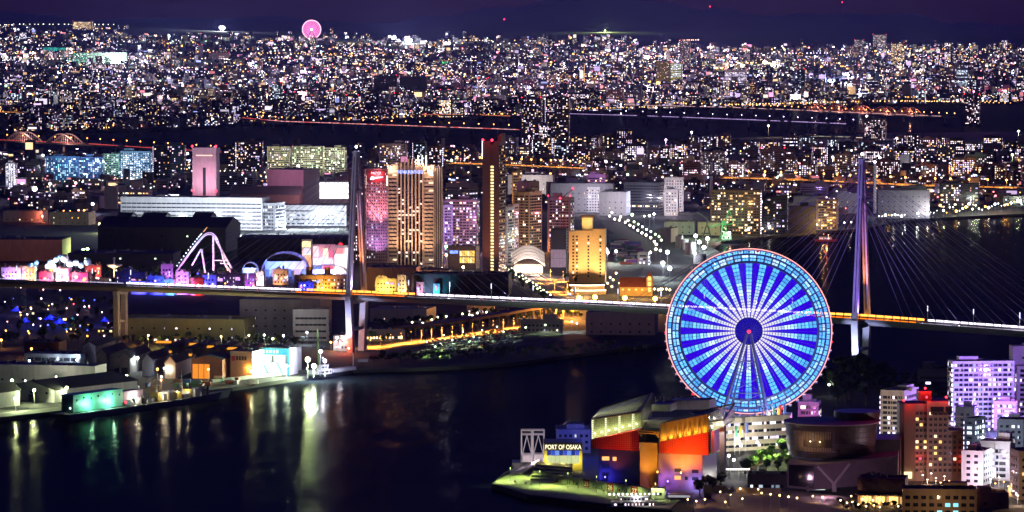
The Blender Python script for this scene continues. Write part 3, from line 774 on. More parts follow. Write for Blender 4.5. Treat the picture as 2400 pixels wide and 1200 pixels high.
    crown([L(1386, 1029.5, Y2-3), L(1500, 1003, Y2-3), L(1500, 966, Y2-3), L(1386, 983, Y2-3)], [L(1408, 958, Y2+20), L(1527, 922, Y2+20)], 'left_crown', 22, 9, 7, (.95, 1, .5), 520, 20)
    crown([L(1664, 1012, Y+4), L(1697, 1000, Y+4), L(1697, 985, Y+4), L(1664, 988, Y+4)], [L(1620, 968, Y+30), L(1722, 946, Y+30)], 'right_crown', 10, 6, 3, (1, .85, .8), 900, 20)
    for fx in (.03, .30, .58, .86):                       # lattice columns inside the left crown, their floodlight put in as glow
        a, b, c, d = L(1386, 1029.5, Y2-1.6), L(1500, 1003, Y2-1.6), L(1500, 966, Y2-1.6), L(1386, 983, Y2-1.6); q = MB()
        for k in range(9):
            lo, hi = a.lerp(b, fx).lerp(d.lerp(c, fx), k/9), a.lerp(b, fx).lerp(d.lerp(c, fx), (k+.78)/9); q.tube(lo, hi, .62, n=6)
        q.build('glow_column', EM('crown_column', (1, 1, .62), 1.25), t)
    # right dark glass flank and mast
    q = MB(); q.quad(L(1662, 1065, Y-2), L(1686, 1055, Y+30), L(1686, 995, Y+30), L(1662, 985, Y-2)); q.build('flank_glass', glass_mat('flank_glass', (.03, .03, .04), .05), t)
    B([(1686, 1130), (1698, 1128), (1698, 990), (1686, 990)], Y+12, 4, 'mast_column', CONC)
    # small windows and wall lamps
    fr_ = PM('window_frame_dark', (.04, .03, .03), rough=.5)
    for (x, y, w_, h_, em) in ((1411, 1070, 17, 9, (1, .5, .2)), (1436, 1071, 9, 9, (1, .5, .2)), (1411, 1089, 17, 9, None), (1411, 1107, 17, 8, None)):
        q = px_solid([(x, y+h_), (x+w_, y+h_), (x+w_, y), (x, y)], Y2-.12, (0, .3, 0), base); q.build('window', EM('aq_window', (1, .45, .15), 1.2) if em else GLASS, t)
    for (x, y, w_, h_, em) in ((1581, 1098, 15, 8, 0), (1581, 1115, 15, 9, 1), (1622, 1101, 15, 8, 0), (1622, 1118, 15, 8, 0), (1605, 1117, 7, 8, 0)):
        q = px_solid([(x, y+h_), (x+w_, y+h_), (x+w_, y), (x, y)], Y-.12, (0, .3, 0), base); q.build('window', EM('aq_window', (1, .45, .15), 1.2) if em else GLASS, t)
    for (x, y, c_, p_, tx, ty) in ((1541, 1106, SODIUM, 700, 0, 0), (1596, 1108, (1, .4, .08), 900, 0, 0), (1565, 1128, (.3, .15, 1), 1300, 0, 0), (1632, 1134, (.35, .3, 1), 2000, 0, 0), (1418, 1118, (.12, .1, 1), 2200, 0, 0)):
        Yl = (Y2 if x < 1500 else Y) - 2.2
        q = MB(); p = A(x, y, Yl) - base; q.box(p.x-.3, p.x+.3, p.y-.2, p.y+.2, p.z-.4, p.z+.4); q.build('wall_lamp', EM('wl_%d' % x, c_, 10), t)
        plight(A(x, y, Yl-.6), c_, p_, .2, name='wall_lamp_light')
    slight(A(1600, 1136, Y-15), A(1603, 1042, Y), (1, .36, .02), 90000, 75, .9, .3)       # floods on the red band
    slight(A(1640, 1140, Y-15), A(1640, 1050, Y), (1, .2, .03), 42000, 70, .9, .3)
    slight(A(1445, 1130, Y2-18), A(1450, 1035, Y2), (1, .15, .05), 14000, 70, .9, .3)
    slight(A(1520, 1140, Y-12), A(1520, 1080, Y), (1, .50, .06), 20000, 60, .8, .3)
    # roof plant behind, reached by the wheel's blue light
    for (x0, x1, y0, y1, yo) in ((1527, 1570, 965, 948, 45), (1568, 1662, 960, 938, 60), (1500, 1640, 1010, 985, 30)):
        px_solid([(x0, y0), (x1, y0), (x1, y1), (x0, y1)], Y+yo, dv(16), base).build('roof_plant', WM('white'), t)
    for x in (1536, 1548, 1556, 1583, 1597):
        q = MB(); p = A(x, 950, Y+58) - base; q.tube(p - Vector((0, 0, 2)), p + Vector((0, 0, 5)), .12, n=5); q.build('roof_mast', WM('white'), t)
aquarium()
def port_terminal():
    base = G(1320, 1103); Y = base.y; k = F/Y
    t = thing('port_terminal', 'yellow lit port terminal with lettering along its parapet at the pier head', 'building', base)
    REFS.append((1320, 1072, 'the yellow port terminal'))
    w = 90/k; h = 60/k; ol = PM('terminal_olive', (.42, .36, .10), rough=.6, var=.12)
    q = MB(); q.box(-w/2, w/2, 0, 22, -1, h); q.box(-w/2-.3, w/2+.3, -.35, 22.3, h+.002, h+1.3); q.build('wall', ol, t)
    q = MB(); q.box(-w/2+.2, w/2-.2, -.5, -.36, h-2.9, h+1.2); q.build('name_band', PM('band_dark', (.035, .03, .012)), t)
    lt = text_mesh('PORT OF OSAKA', 3.5, .12, 'lettering', bold=.05); lt.materials.append(EM('letter_glow', (1, .9, .6), 1.3))
    o = link('lettering', lt, t, (0, -.68, h-2.1)); o.rotation_euler = (math.pi/2, 0, 0); o.scale = (.74, 1, 1)
    for i in range(8):
        x = -w*.42 + i*w*.84/8
        q = MB(); q.box(x+.06, x+w*.84/8-.06, -.12, -.02, 36/k, 50/k); q.build('upper_pane', EM('pane_blue_%d' % (i % 3), ((.02, .05, .35), (.2, .35, .9), (.04, .08, .5))[(i*2) % 3], (.6, .9, .7)[i % 3]), t)
        q = MB(); q.box(x+.06, x+w*.84/8-.06, -.12, -.02, 17/k, 35/k); q.build('lower_pane', EM('pane_lime', (.55, .62, .32), .85), t)
    q = MB(); q.box(-5.2, 1.5, -.15, -.02, 0, 12/k); q.build('entrance', EM('entrance_glow', (.6, .6, 1), 1.3), t)
    for x in (-4.2, -2, .2): q = MB(); q.box(x-.08, x+.08, -.25, -.16, 0, 12/k); q.build('door_bar', DARKST, t)
    for x in (-8, 0.5, 7.2): plight(base + Vector((x, -3.2, 6)), (1, .85, .2), 700, .3)
    a = thing('harbour_office', 'blue lit office block behind the yellow port terminal', 'building', G(1345, 1062), 0)
    q = MB(); q.box(-10, 9.5, 0, 26, -1, 13.5); q.box(-4, 6, 4, 18, 13.502, 16); q.build('wall', WM('grey'), a)
    q = MB(); face_windows(q, (-10, 0, 0), (1, 0, 0), (0, -1, 0), 19.5, 13, 3.6, 3, 1.6, 1.6, .3, 'cool', (.5, 1)); q.build('windows', [LIT, GLASS], a, kind='stuff')
    plight(G(1378, 1078) + Vector((0, 6, 19)), BLUE, 9000, .4)
port_terminal()
def pier():
    sheet('pier_pavement', [(1153, 1132), (1240, 1158.5), (1400, 1177.5), (1570, 1192), (1600, 1165), (1500, 1150), (1420, 1138), (1330, 1120), (1245, 1098), (1225, 1094)], LZ+.15, PM('pier_paving', (.27, .27, .22), rough=.8, scale=.15, var=.25), LZ-.3)
    # grandstand steps
    t = thing('harbour_steps', 'broad flight of dark steps in front of the yellow port terminal', 'steps', G(1300, 1122))
    b0 = t.location
    for i in range(5):
        q = MB(); p = [G(1243+i*3, 1126-i*4.5, LZ)-b0, G(1342, 1128-i*3.2, LZ)-b0, G(1342, 1106, LZ)-b0, G(1256, 1101, LZ)-b0]
        q.hexa([v + Vector((0, 0, .16)) for v in p] + [v + Vector((0, 0, .9*(i+1))) for v in p]); q.build('step', PM('step_stone', (.20, .20, .16), rough=.7), t)
    # mural wall with berth numbers
    a, b = G(1296, 1131), G(1542, 1168); u = (b-a); L = u.length; u.normalize(); ang = math.atan2(u.y, u.x)
    t = thing('mural_wall', 'low painted quay wall with red berth numbers beside the pier', 'wall', a, ang)
    hh = 4.4
    q = MB(); q.box(0, L, 0, .8, -.3, hh); q.build('wall', PM('mural_ground', (.44, .46, .38), rough=.8), t)
    fx = lambda px: (px-1296)/(1542-1296)*L
    rn = random.Random(3)
    for n, (x0, x1) in (('25', (1369, 1383)), ('26', (1424, 1440)), ('27', (1480, 1496))):
        q = MB(); q.box(fx(x0), fx(x1), -.06, -.005, .3, hh-.1); pl = q.build('number_panel', PM('mural_red', (.35, .03, .04), rough=.7), t)
        lm = text_mesh(n, 3.4, .03, 'number', bold=.06); lm.materials.append(PM('mural_white', (.8, .78, .7)))
        o = link('number', lm, pl, ((fx(x0)+fx(x1))/2, -.1, .9)); o.rotation_euler = (math.pi/2, 0, 0); o.scale = (1.15, 1, 1)
    mc = [PM('mural_%s' % k, v) for k, v in (('blue', (.05, .1, .3)), ('yellow', (.5, .4, .06)), ('rust', (.35, .08, .04)), ('dark', (.04, .05, .05)), ('green', (.08, .2, .1)))]
    for i in range(64):
        x = rn.uniform(1.5, L-1.5); w_ = rn.uniform(.15, .5); h_ = rn.uniform(.5, 2.6)
        if any(fx(a_)-1 < x < fx(b_)+1 for a_, b_ in ((1369, 1383), (1424, 1440), (1480, 1496))): continue
        q = MB(); q.box(x-w_, x+w_, -.04, -.003, .5, .5+h_); q.build('painted_figure', mc[i % 5], t)
    for i, (x, y) in enumerate(((1196, 1130), (1265, 1141), (1331, 1146), (1398, 1154), (1467, 1163), (1536, 1171))):
        lamp_post(G(x, y), 8.2 if i else 7.4, (.75, 1, .28), 'pier', 'slim pier lamp post, %s from the left along the quay edge' % NTH[i], 'lamp posts along the pier', 3600, .36, 'tube', name='pier_lamp', em=3)
    for (x, y) in ((1175, 1128), (1225, 1120), (1290, 1140)): slight(G(x, y) + Vector((0, 0, 9)), G(x, y), (.75, 1, .22), 11000, 130, .5, .2)
    # white docking gantry
    t = thing('passenger_gangway', 'white steel boarding gantry left of the yellow port terminal', 'gantry', G(1248, 1084))
    k = F/t.location.y; st = PM('gantry_white', (.7, .68, .7), rough=.5)
    for x in (1223, 1247, 1250, 1276):
        for y_ in (0, 6): q = MB(); q.tube(((x-1249)/k, y_, 0), ((x-1249)/k, y_, 76/k), .45, n=6); q.build('column', st, t)
    for z_ in (76, 66, 20):
        for y_ in (0, 6): q = MB(); q.tube((-26/k, y_, z_/k), (27/k, y_, z_/k), .38, n=6); q.build('beam', st, t)
    for a_, b_ in (((1226, 22), (1236, 64)), ((1246, 22), (1236, 64)), ((1252, 22), (1263, 64)), ((1274, 22), (1263, 64))):
        q = MB(); q.tube(((a_[0]-1249)/k, 0, a_[1]/k), ((b_[0]-1249)/k, 0, b_[1]/k), .28, n=5); q.build('brace', st, t)
    q = MB(); q.box(-24/k, -4/k, -2, 5, 2/k, 18/k); q.build('machine_cabin', st, t)
    q = MB(); q.box(4/k, 26/k, -2, 5, 2/k, 20/k); q.build('machine_cabin', st, t)
    plight(G(1249, 1092) + Vector((0, -4, 4)), (1, .8, .85), 3500, .3)
    t = thing('landing_stage', 'low concrete landing stage under the white boarding gantry', 'landing stage', G(1240, 1092, 0))
    q = MB(); q.box(-9.5, 9, -7, 12, -2, 2.2); q.build('platform', QUAY, t)
    for x in (-9.2, -3, 3, 8.7): q = MB(); q.tube((x, -7.3, -2), (x, -7.3, 1.6), .45); q.build('fender', DARKST, t)
    t = thing('access_ramp', 'pale sloping ramp down from the quay to the landing stage', 'ramp', G(1235, 1104))
    q = MB(); p = [G(1213, 1113)-t.location, G(1222, 1116)-t.location, G(1270, 1092)-t.location, G(1263, 1089)-t.location]
    q.hexa([v+Vector((0, 0, .2)) for v in p] + [v + Vector((0, 0, 1.2 if i < 2 else 3.2)) for i, v in enumerate(p)]); q.build('slope', PM('ramp_pink', (.45, .38, .36)), t)
    for s_ in (0, 1):
        q = MB(); a_, b_ = (p[0], p[3]) if s_ else (p[1], p[2]); q.tube(a_+Vector((0, 0, 2.2)), b_+Vector((0, 0, 4.3)), .08, n=4); q.build('handrail', STEEL, t)
pier()
# people on the pier: one continuous body each, grown from a joint skeleton ----------
def person_mesh(seed, stride):
    V = [(0, 0, .95), (0, 0, 1.2), (0, 0, 1.42), (0, 0, 1.56), (0, -.02, 1.70), (.11, 0, .92), (.12, -.18*stride, .5), (.12, -.1*stride, .06), (.12, -.24*stride-.1, .03), (-.11, 0, .92), (-.12, .2*stride, .5),
         (-.12, .34*stride, .08), (-.12, .24*stride-.08, .03), (.2, 0, 1.4), (.27, .12*stride, 1.12), (.26, -.06, .86), (-.2, 0, 1.4), (-.27, -.1*stride, 1.12), (-.26, -.18*stride, .86)]
    E = [(0, 1), (1, 2), (2, 3), (3, 4), (0, 5), (5, 6), (6, 7), (7, 8), (0, 9), (9, 10), (10, 11), (11, 12), (2, 13), (13, 14), (14, 15), (2, 16), (16, 17), (17, 18)]
    Rd = [.15, .14, .15, .055, .11, .1, .075, .05, .04, .1, .075, .05, .04, .07, .05, .04, .07, .05, .04]
    me = bpy.data.meshes.new('person'); me.from_pydata(V, E, []); o = bpy.data.objects.new('p', me); COL.objects.link(o)
    o.modifiers.new('skin', 'SKIN')
    for i, sv in enumerate(me.skin_vertices[0].data): sv.radius = (Rd[i], Rd[i]*.85); sv.use_root = (i == 0)
    sd = o.modifiers.new('s', 'SUBSURF'); sd.levels = 1; sd.render_levels = 1
    dg = bpy.context.evaluated_depsgraph_get(); dg.update(); r = bpy.data.meshes.new_from_object(o.evaluated_get(dg)); bpy.data.objects.remove(o); r.name = 'person'
    r.polygons.foreach_set('use_smooth', np.ones(len(r.polygons), dtype=bool)); return r
PM_ = [person_mesh(0, .5), person_mesh(1, 1.), person_mesh(2, .1)]
cl_mats = []
for nm, top_, leg in (('dark_jacket', (.03, .03, .04), (.02, .02, .03)), ('white_shirt', (.6, .6, .58), (.04, .04, .07)), ('red_top', (.4, .04, .05), (.05, .05, .06)), ('blue_shirt', (.06, .1, .3), (.1, .09, .08))):
    m_, t_, b_ = new_mat('clothes_' + nm); tcn = t_.nodes.new('ShaderNodeTexCoord'); sp = t_.nodes.new('ShaderNodeSeparateXYZ'); cr = t_.nodes.new('ShaderNodeValToRGB'); cr.color_ramp.interpolation = 'CONSTANT'
    mu = t_.nodes.new('ShaderNodeMath'); mu.operation = 'MULTIPLY'; mu.inputs[1].default_value = .5
    e = cr.color_ramp.elements; e[0].color = (*leg, 1); e[1].position = .47; e[1].color = (*top_, 1); n = e.new(.75); n.color = (.45, .28, .2, 1); n = e.new(.84); n.color = (.02, .015, .012, 1)
    t_.links.new(tcn.outputs['Object'], sp.inputs[0]); t_.links.new(sp.outputs['Z'], mu.inputs[0]); t_.links.new(mu.outputs[0], cr.inputs[0]); t_.links.new(cr.outputs[0], b_.inputs['Base Color']); cl_mats.append(m_)
PEOPLE = [(1207, 1133, 0, 0, 'person in dark jacket strolling near the pier tip'), (1231, 1136, 2, 0, 'left one of two people standing close together near the pier tip'), (1234, 1136, 2, 3, 'right one of two people standing close together near the pier tip'),
          (1244, 1137, 1, 1, 'person in pale shirt walking along the pier edge'), (1355, 1146, 2, 0, 'person in dark clothes below the painted number 25'), (1414, 1155, 1, 2, 'person in red top walking below the painted number 26'),
          (1443, 1158, 0, 1, 'person in white shirt standing right of the painted number 26'), (1297, 1107, 0, 3, 'person in blue shirt at the terminal entrance'), (1672, 1177, 2, 0, 'person in dark jacket on the lamp lit plaza'), (1676, 1178, 1, 1, 'person in pale shirt on the lamp lit plaza')]
for x, y, mi, ci, lab in PEOPLE:
    me = PM_[mi].copy(); me.materials.clear(); me.materials.append(cl_mats[ci])
    tag(link('person', me, loc=G(x, y, LZ+.15 if x < 1600 else LZ), rz=random.uniform(0, 6.28)), lab, 'person', 'people strolling on the harbour point')
# ================================================================== HARBOUR POINT, CONTINUED
def museum():
    base = G(1960, 1150); Y = base.y; k = F/Y
    t = thing('round_museum', 'dark museum with an inverted cone drum above a slanted glass box', 'building', base)
    REFS.append((1960, 1060, 'the cone shaped museum'))
    wallm = PM('museum_wall', (.055, .04, .038), rough=.4, var=.3); lav = PM('museum_brick', (.17, .13, .17), rough=.7, var=.15)
    cx = (1958-1960)/k; zt, zb = 150/k, 72/k
    q = MB(); n = 64; cyy = 30
    q.lathe([(23.0, zb), (24.4, zt-1.2), (25.2, zt-1.2), (25.2, zt)], n=n, cx=cx, cy=cyy); q.build('drum', wallm, t, smooth=False)
    q = MB(); q.lathe([(25.4, zt+.003), (25.4, zt+.5), (24.6, zt+.5), (24.5, zt+.2)], n=n, cx=cx, cy=cyy); q.build('drum_rim', PM('museum_rim', (.5, .42, .36)), t)
    for k in range(5):
        q = MB(); z = zb+2.5+k*(zt-zb-4)/5; r_ = 23.0+1.4*(z-zb)/(zt-zb); q.lathe([(r_+.06, z), (r_+.2, z+.12), (r_+.07, z+.24)], n=n, cx=cx, cy=cyy, cap=False); q.build('panel_joint', PM('museum_joint', (.14, .10, .09)), t)
    q = MB(); q.lathe([(12, zt+.3), (12.6, zt+4.5)], n=48, cx=cx+15, cy=cyy+14); q.build('roof_drum', wallm, t)
    for i in range(26):                                  # vertical slats of the big window
        a = math.radians(212 + i*2.1); q = MB()
        p0 = (cx + 23.7*math.cos(a), cyy + 23.7*math.sin(a), zb+3.5); p1 = (cx + 24.55*math.cos(a), cyy + 24.55*math.sin(a), zt-3)
        q.tube(p0, p1, .22, n=4); q.build('slat', PM('museum_slat', (.35, .28, .22)), t)
    q = MB(); a0, a1 = math.radians(228), math.radians(267)
    q.lathe([(24.2, zt-11.5), (24.52, zt-4)], n=16, cx=cx, cy=cyy, a0=a0, a1=a1, cap=False); q.build('drum_window', glass_mat('drum_glass', (.05, .04, .03), .1), t)
    for a in (236, 250): plight(base + Vector((cx+27*math.cos(math.radians(a)), cyy+27*math.sin(math.radians(a)), zt-9)), (1, .6, .3), 260, .2)
    # box and podium
    px_solid([(1846, 1141), (1910, 1148), (2104, 1130), (2104, 1068), (1912, 1090), (1846, 1086)], Y-4, (3, 26, 0), base).build('podium_box', lav, t)
    px_solid([(1849, 1138), (1907, 1144), (1907, 1092), (1849, 1089)], Y-4.15, (0, .1, 0), base).build('end_glass', glass_mat('museum_glass', (.012, .012, .02), .08), t)
    q = MB(); f = lambda x, y: A(x, y, Y-4.4) - base
    for p in (((1846, 1141), (1910, 1148)), ((1846, 1086), (1911, 1090.5)), ((1847, 1086), (1847, 1141)), ((1910, 1090), (1910, 1148))): q.tube(f(*p[0]), f(*p[1]), .45, n=4)
    q.build('glass_frame', lav, t)
    q = MB()
    for p in (((1916, 1093), (1953, 1132)), ((1992, 1086), (1957, 1132)), ((1955, 1131), (1955, 1166))): q.tube(f(*p[0]), f(*p[1]), .75 if p[0][0] != 1955 else 1.2, n=6)
    q.build('y_brace', PM('museum_brace', (.5, .45, .52)), t)
    q = MB(); q.tube(f(1893, 1140), f(1893, 1162), .7); q.build('pilotis', lav, t)
    px_solid([(1896, 1166), (1934, 1166), (1934, 1147), (1896, 1145)], Y+3, (0, .3, 0), base).build('lobby_glass', EM('lobby_glow', (.75, .85, .8), .75), t)
    px_solid([(2020, 1140), (2110, 1140), (2110, 1030), (2020, 1030)], Y+30, (4, 30, 0), base).build('rear_block', wallm, t)
    plight(G(1930, 1165)+Vector((0, -3, 4)), (1, .6, .95), 1200, .3); slight(G(1935, 1180)+Vector((0, -6, 1)), G(1945, 1120)+Vector((0, 0, 8)), (1, .55, .9), 4500, 80, .9, .4)
    slight(G(1985, 1185)+Vector((0, -12, 2)), G(1990, 1150)+Vector((0, 12, 24)), (1, .35, .3), 3500, 60, .9, .4)
museum()
def near_hotel():
    base = G(2185, 1128); Y = base.y; k = F/Y
    t = thing('brown_hotel', 'brown hotel tower with red warning lamps and a few lit windows', 'hotel', base)
    REFS.append((2185, 1030, 'the brown hotel with red lamps'))
    wm = PM('hotel_brown', (.30, .21, .15), rough=.7, var=.12, streak=True)
    q = MB(); x0, x1, x2 = -75/k, -14/k, 72/k; h = 182/k
    pts = [(x0+2.2, 3), (x0, 7), (x0, 22), (x1, 22), (x1, 1.4), (x0+8, .2)]
    q.prism(list(reversed(pts)), -1, h); q.build('curved_wing', wm, t)
    q = MB(); q.box(x1+.002, x2-8, -.8, 22, -1, h+1.5); q.box(x2-8+.002, x2, -.8, 20, -1, h-14); q.build('main_wing', wm, t)
    q = MB(); q.box(-31/k, -1/k, 4, 18, h+1.503, h+29/k); q.build('roof_tower', PM('hotel_red_brown', (.30, .10, .07)), t)
    q = MB(); q.box(x1+2, x1+9, -.95, -.85, h-5.5, h-1.2); q.box(x1+10, x1+13.5, -.95, -.85, h-5.5, h-1.2); q.build('top_window_band', GLASS, t)
    fr = MB()
    for b_ in ((-.9, .9, -.12, .02, .76, .9), (-.9, .9, -.16, .02, -.92, -.76), (-.9, -.76, -.12, .02, -.758, .758), (.76, .9, -.12, .02, -.758, .758), (-.04, .04, -.1, .02, -.758, .758)): fr.box(*b_)
    pn = MB(); pn.box(-.755, .755, -.03, .015, -.755, .755)
    frm = fr.data('window', PM('hotel_frame', (.36, .27, .2))); dark = pn.data('pane', GLASS); lit = [pn.data('pane', EM('hotel_lit_%d' % i, c, 1.5)) for i, c in enumerate(((1, .62, .2), (1, .78, .45), (1, .5, .12)))]
    rn = random.Random(11); nz = 11
    for r in range(nz):
        z = 6 + r*3.05
        for i in range(7):
            x = x1 + 2.1 + i*(x2-x1-4)/6
            if x > x2-8.5 and z > h-16: continue
            me = rn.choice(lit) if rn.random() < .11 else dark
            link('pane', me, link('window', frm, t, (x, -.83, z)))
        for i in range(3):
            x = x0 + 8.4 + i*2.2*1.0
            if x > x1-.9: continue
            link('pane', rn.choice(lit) if rn.random() < .12 else dark, link('window', frm, t, (x+.4, .9*(x-x0)/8*.2+.05, z)))
        q = MB(); q.box(x1+.3, x2-.3, -1.05, -.802, z-1.55, z-1.25); q.build('string_course', PM('hotel_frame', (.36, .27, .2)), t)
    rl = EM('red_lamp', (1, .02, .04), 8)
    for (x, z, y) in ((-68, h+1, 0), (-15, h+3, -1.5), (31, h+3, -1.5), (-82, 48/k, -1), (-29, 50/k, -1.5), (72, 48/k, -1.5), (-16, h+32/k, 4)):
        q = MB(); q.ball((x/k, y, z+1), .6); q.build('warning_lamp', rl, t); plight(base + Vector((x/k, y-.9, z+1.2)), (1, .03, .02), 260 if z < h else 900, .3)
    q = MB(); q.box(-66/k, -48/k, -.2, 1.2, 1.5, 5); q.build('lobby_window', EM('lobby_warm', (1, .75, .4), 1.4), t)
    plight(base + Vector((-4, -14, 3)), (1, .5, .25), 900, .3)
near_hotel()
# right-hand blocks ---------------------------------------------------
bld('apartment_block', 'wide white apartment block washed in violet light behind the brown hotel', 'apartment block', 2222, 2374, 1004, 851, 14, 6, 'white', 'apt', .30, 'violet', fl=2.95, cw=3.0, s=(.9, 2.0), ref='the violet lit apartment block')
bld('apartment_wing', 'violet lit wing at the right edge behind the white apartment block', 'apartment block', 2373, 2450, 992, 862, 14, 6, 'white', 'apt', .4, 'violet', fl=2.95, cw=3.0)
bld('lift_tower', 'plain lavender lift tower rising above the violet apartment block', 'tower', 2366, 2420, 990, 815, 10, 6, 'white', 'few', .1, 'violet', top=False)
plight(G(2290, 1012)+Vector((0, -42, 26)), (.34, .16, 1), 62000, .6); plight(G(2395, 1012)+Vector((0, -36, 30)), (.42, .2, 1), 52000, .6); plight(G(2330, 1008)+Vector((0, -22, 8)), (.3, .35, 1), 12000, .6)
bld('apartment_slab', 'beige slab with a blank end wall and lit gallery left of the brown hotel', 'apartment block', 2060, 2156, 1040, 920, 26, -24, 'beige', 'apt', .4, 'white', fl=3, cw=3)
plight(G(2090, 1050)+Vector((0, -14, 20)), (1, .62, .5), 6500, .4)
bld('office_block', 'dark block with a red edge behind the beige slab', 'office', 2146, 2232, 945, 868, 20, -8, 'charcoal', 'ribbon', .08, 'white', fl=3.4)
bld('pavilion_block', 'low purple lit block with open galleries beside the wheel foot', 'building', 1868, 1926, 992, 946, 14, -10, 'mauve', 'apt', .5, 'violet', fl=3.4, cw=3.2)
plight(G(1885, 1000)+Vector((0, -8, 5)), (.9, .1, .7), 5000, .4); plight(G(1925, 1000)+Vector((0, -6, 4)), (1, .15, .3), 3000, .4)
bld('stepped_house', 'small pink stepped apartment house below the violet apartment block', 'house', 2326, 2392, 1010, 945, 12, -14, 'pink', 'apt', .25, 'pinkish', fl=3)
bld('hip_house', 'dark house with a hipped top left of the pink stepped house', 'house', 2236, 2292, 1032, 958, 14, -12, 'dark', 'grid', .15, 'cool')
bld('narrow_flats', 'narrow dark flats with a blue white lit stair side right of the brown hotel', 'apartment block', 2258, 2312, 1062, 985, 16, -30, 'dark', 'apt', .8, 'cool', fl=2.9)
bld('stair_flats', 'grey flats with a glowing glass stair at the right edge', 'apartment block', 2334, 2410, 1062, 988, 14, -16, 'grey', 'grid', .35, 'cool')
bld('white_workshop', 'white three storey block with dark windows right of the brown hotel', 'office', 2250, 2328, 1140, 1062, 18, -22, 'white', 'grid', .05, 'white', fl=3.3, cw=4.2)
bld('balcony_flats', 'white flats with deep rounded balconies above the lit street', 'apartment block', 2294, 2382, 1128, 1040, 14, -18, 'white', 'apt', .35, 'white', fl=3.3, cw=4)
bld('corner_office', 'beige office with dark ribbon windows at the lower right edge', 'office', 2370, 2470, 1172, 1062, 18, 8, 'beige', 'grid', .3, 'warm', fl=3.6, cw=4.6)
bld('brick_shop', 'low brown shop block near the lower right street', 'shop', 2284, 2360, 1192, 1160, 16, 0, 'tan', 'few', .1, 'warm', fl=3.4)
bld('tram_shed', 'dark low roofed hall between the museum and the brown hotel', 'hall', 2100, 2230, 1120, 1092, 22, -8, 'charcoal', 'few', .05, 'warm', top=False)
for (x, y, z, c, p) in ((2330, 1146, 5, WARM, 2500), (2345, 1152, 7, (1, .75, .6), 2500), (2300, 1142, 5, (1, .6, .85), 2600), (2275, 1145, 10, (1, .7, 1), 4500), (2345, 1132, 12, COOL, 4000), (2395, 1185, 10, (1, .6, .3), 2500), (2360, 1075, 10, COOL, 4200), (2285, 1070, 10, (.5, .65, 1), 4500), (2310, 1025, 6, (1, .55, .8), 2200), (2120, 1045, 6, COOL, 2500)):
    plight(G(x, y)+Vector((0, -6, z)), c, p, .3)
# restaurant with lit colonnade, and the low block with cyan windows
def colonnade_house():
    t, w, h, d = bld('waterside_restaurant', 'low restaurant with a warm lit colonnade under a dark eave', 'restaurant', 2006, 2132, 1186, 1128, 20, -10, 'brown', 'none', 0, top=False, ref='the colonnaded restaurant')
    for i in range(11):
        x = -w/2 + .8 + i*(w-1.6)/10; q = MB(); q.box(x-.3, x+.3, -d/2-2.6, -d/2-2.0, 0, 5.4); q.build('column', PM('restaurant_column', (.5, .36, .2)), t)
    q = MB(); q.box(-w/2-1, w/2+1, -d/2-3.4, -d/2-.003, 5.402, 6.4); q.build('eave', ROOF, t)
    for i in range(10):
        x = -w/2 + .8 + (i+.5)*(w-1.6)/10; q = MB(); q.box(x-.7, x+.7, -d/2-.12, -d/2-.02, .6, 4.6); q.build('window', EM('restaurant_%d' % (i % 3), (1, .55+.1*(i % 3), .2), 1.5 if i % 3 else .6), t)
        q = MB(); q.box(x-1.1, x+1.1, -d/2-.12, -d/2-.02, 7.4, 11); q.build('upper_window', PM('upper_slat', (.25, .2, .15)), t)
        if i % 3 == 1: plight(t.location + Matrix.Rotation(t.rotation_euler.z, 3, 'Z') @ Vector((x, -d/2-3, 3.5)), WARM, 700, .25)
    t, w, h, d = bld('long_low_office', 'long low block with dark windows and a few cyan panes at the bottom edge', 'office', 2112, 2290, 1204, 1152, 16, -4, 'tan', 'none', 0, top=True)
    rn = random.Random(5)
    for r in range(3):
        for i in range(9):
            x = -w/2+2.5+i*(w-5)/8; z = h-3.2-r*3.7
            q = MB(); q.box(x-1.25, x+1.25, -d/2-.1, -d/2-.01, z-.9, z+.9)
            q.build('window', EM('pane_cyan', (.25, .8, 1), 1.1) if (r == 1 and i in (5, 6)) or (r == 2 and i in (4, 6)) else GLASS, t)
    plight(G(2200, 1210)+Vector((0, -8, 6)), (1, .6, .3), 1500, .3)
colonnade_house()
for i in range(34):
    x, y = 2120+(i*53 % 276), 1118+(i*29 % 78); c = ((1, .5, .14), (1, .75, .5), (.85, .9, 1), (1, .5, .14))[i % 4]
    lamp_post(G(x, y), 5, c, 'lane%d' % (i % 4), 'small street lamp in the lower right lanes, %s in the scatter' % NTH[i], 'lamps of the lower right lanes', 2200 if i % 2 else 0, .55, 'arm', name='lane_lamp', em=9, arm=1.2)
for i in range(10): lamp_post(G(2262+i*14, 1060-(i*17 % 40)), 6, (.8, .85, 1), 'stair', 'cool lamp between the blocks right of the brown hotel, %s from the left' % NTH[i], 'cool lamps between the right blocks', 1800, .5, name='court_lamp', em=8)
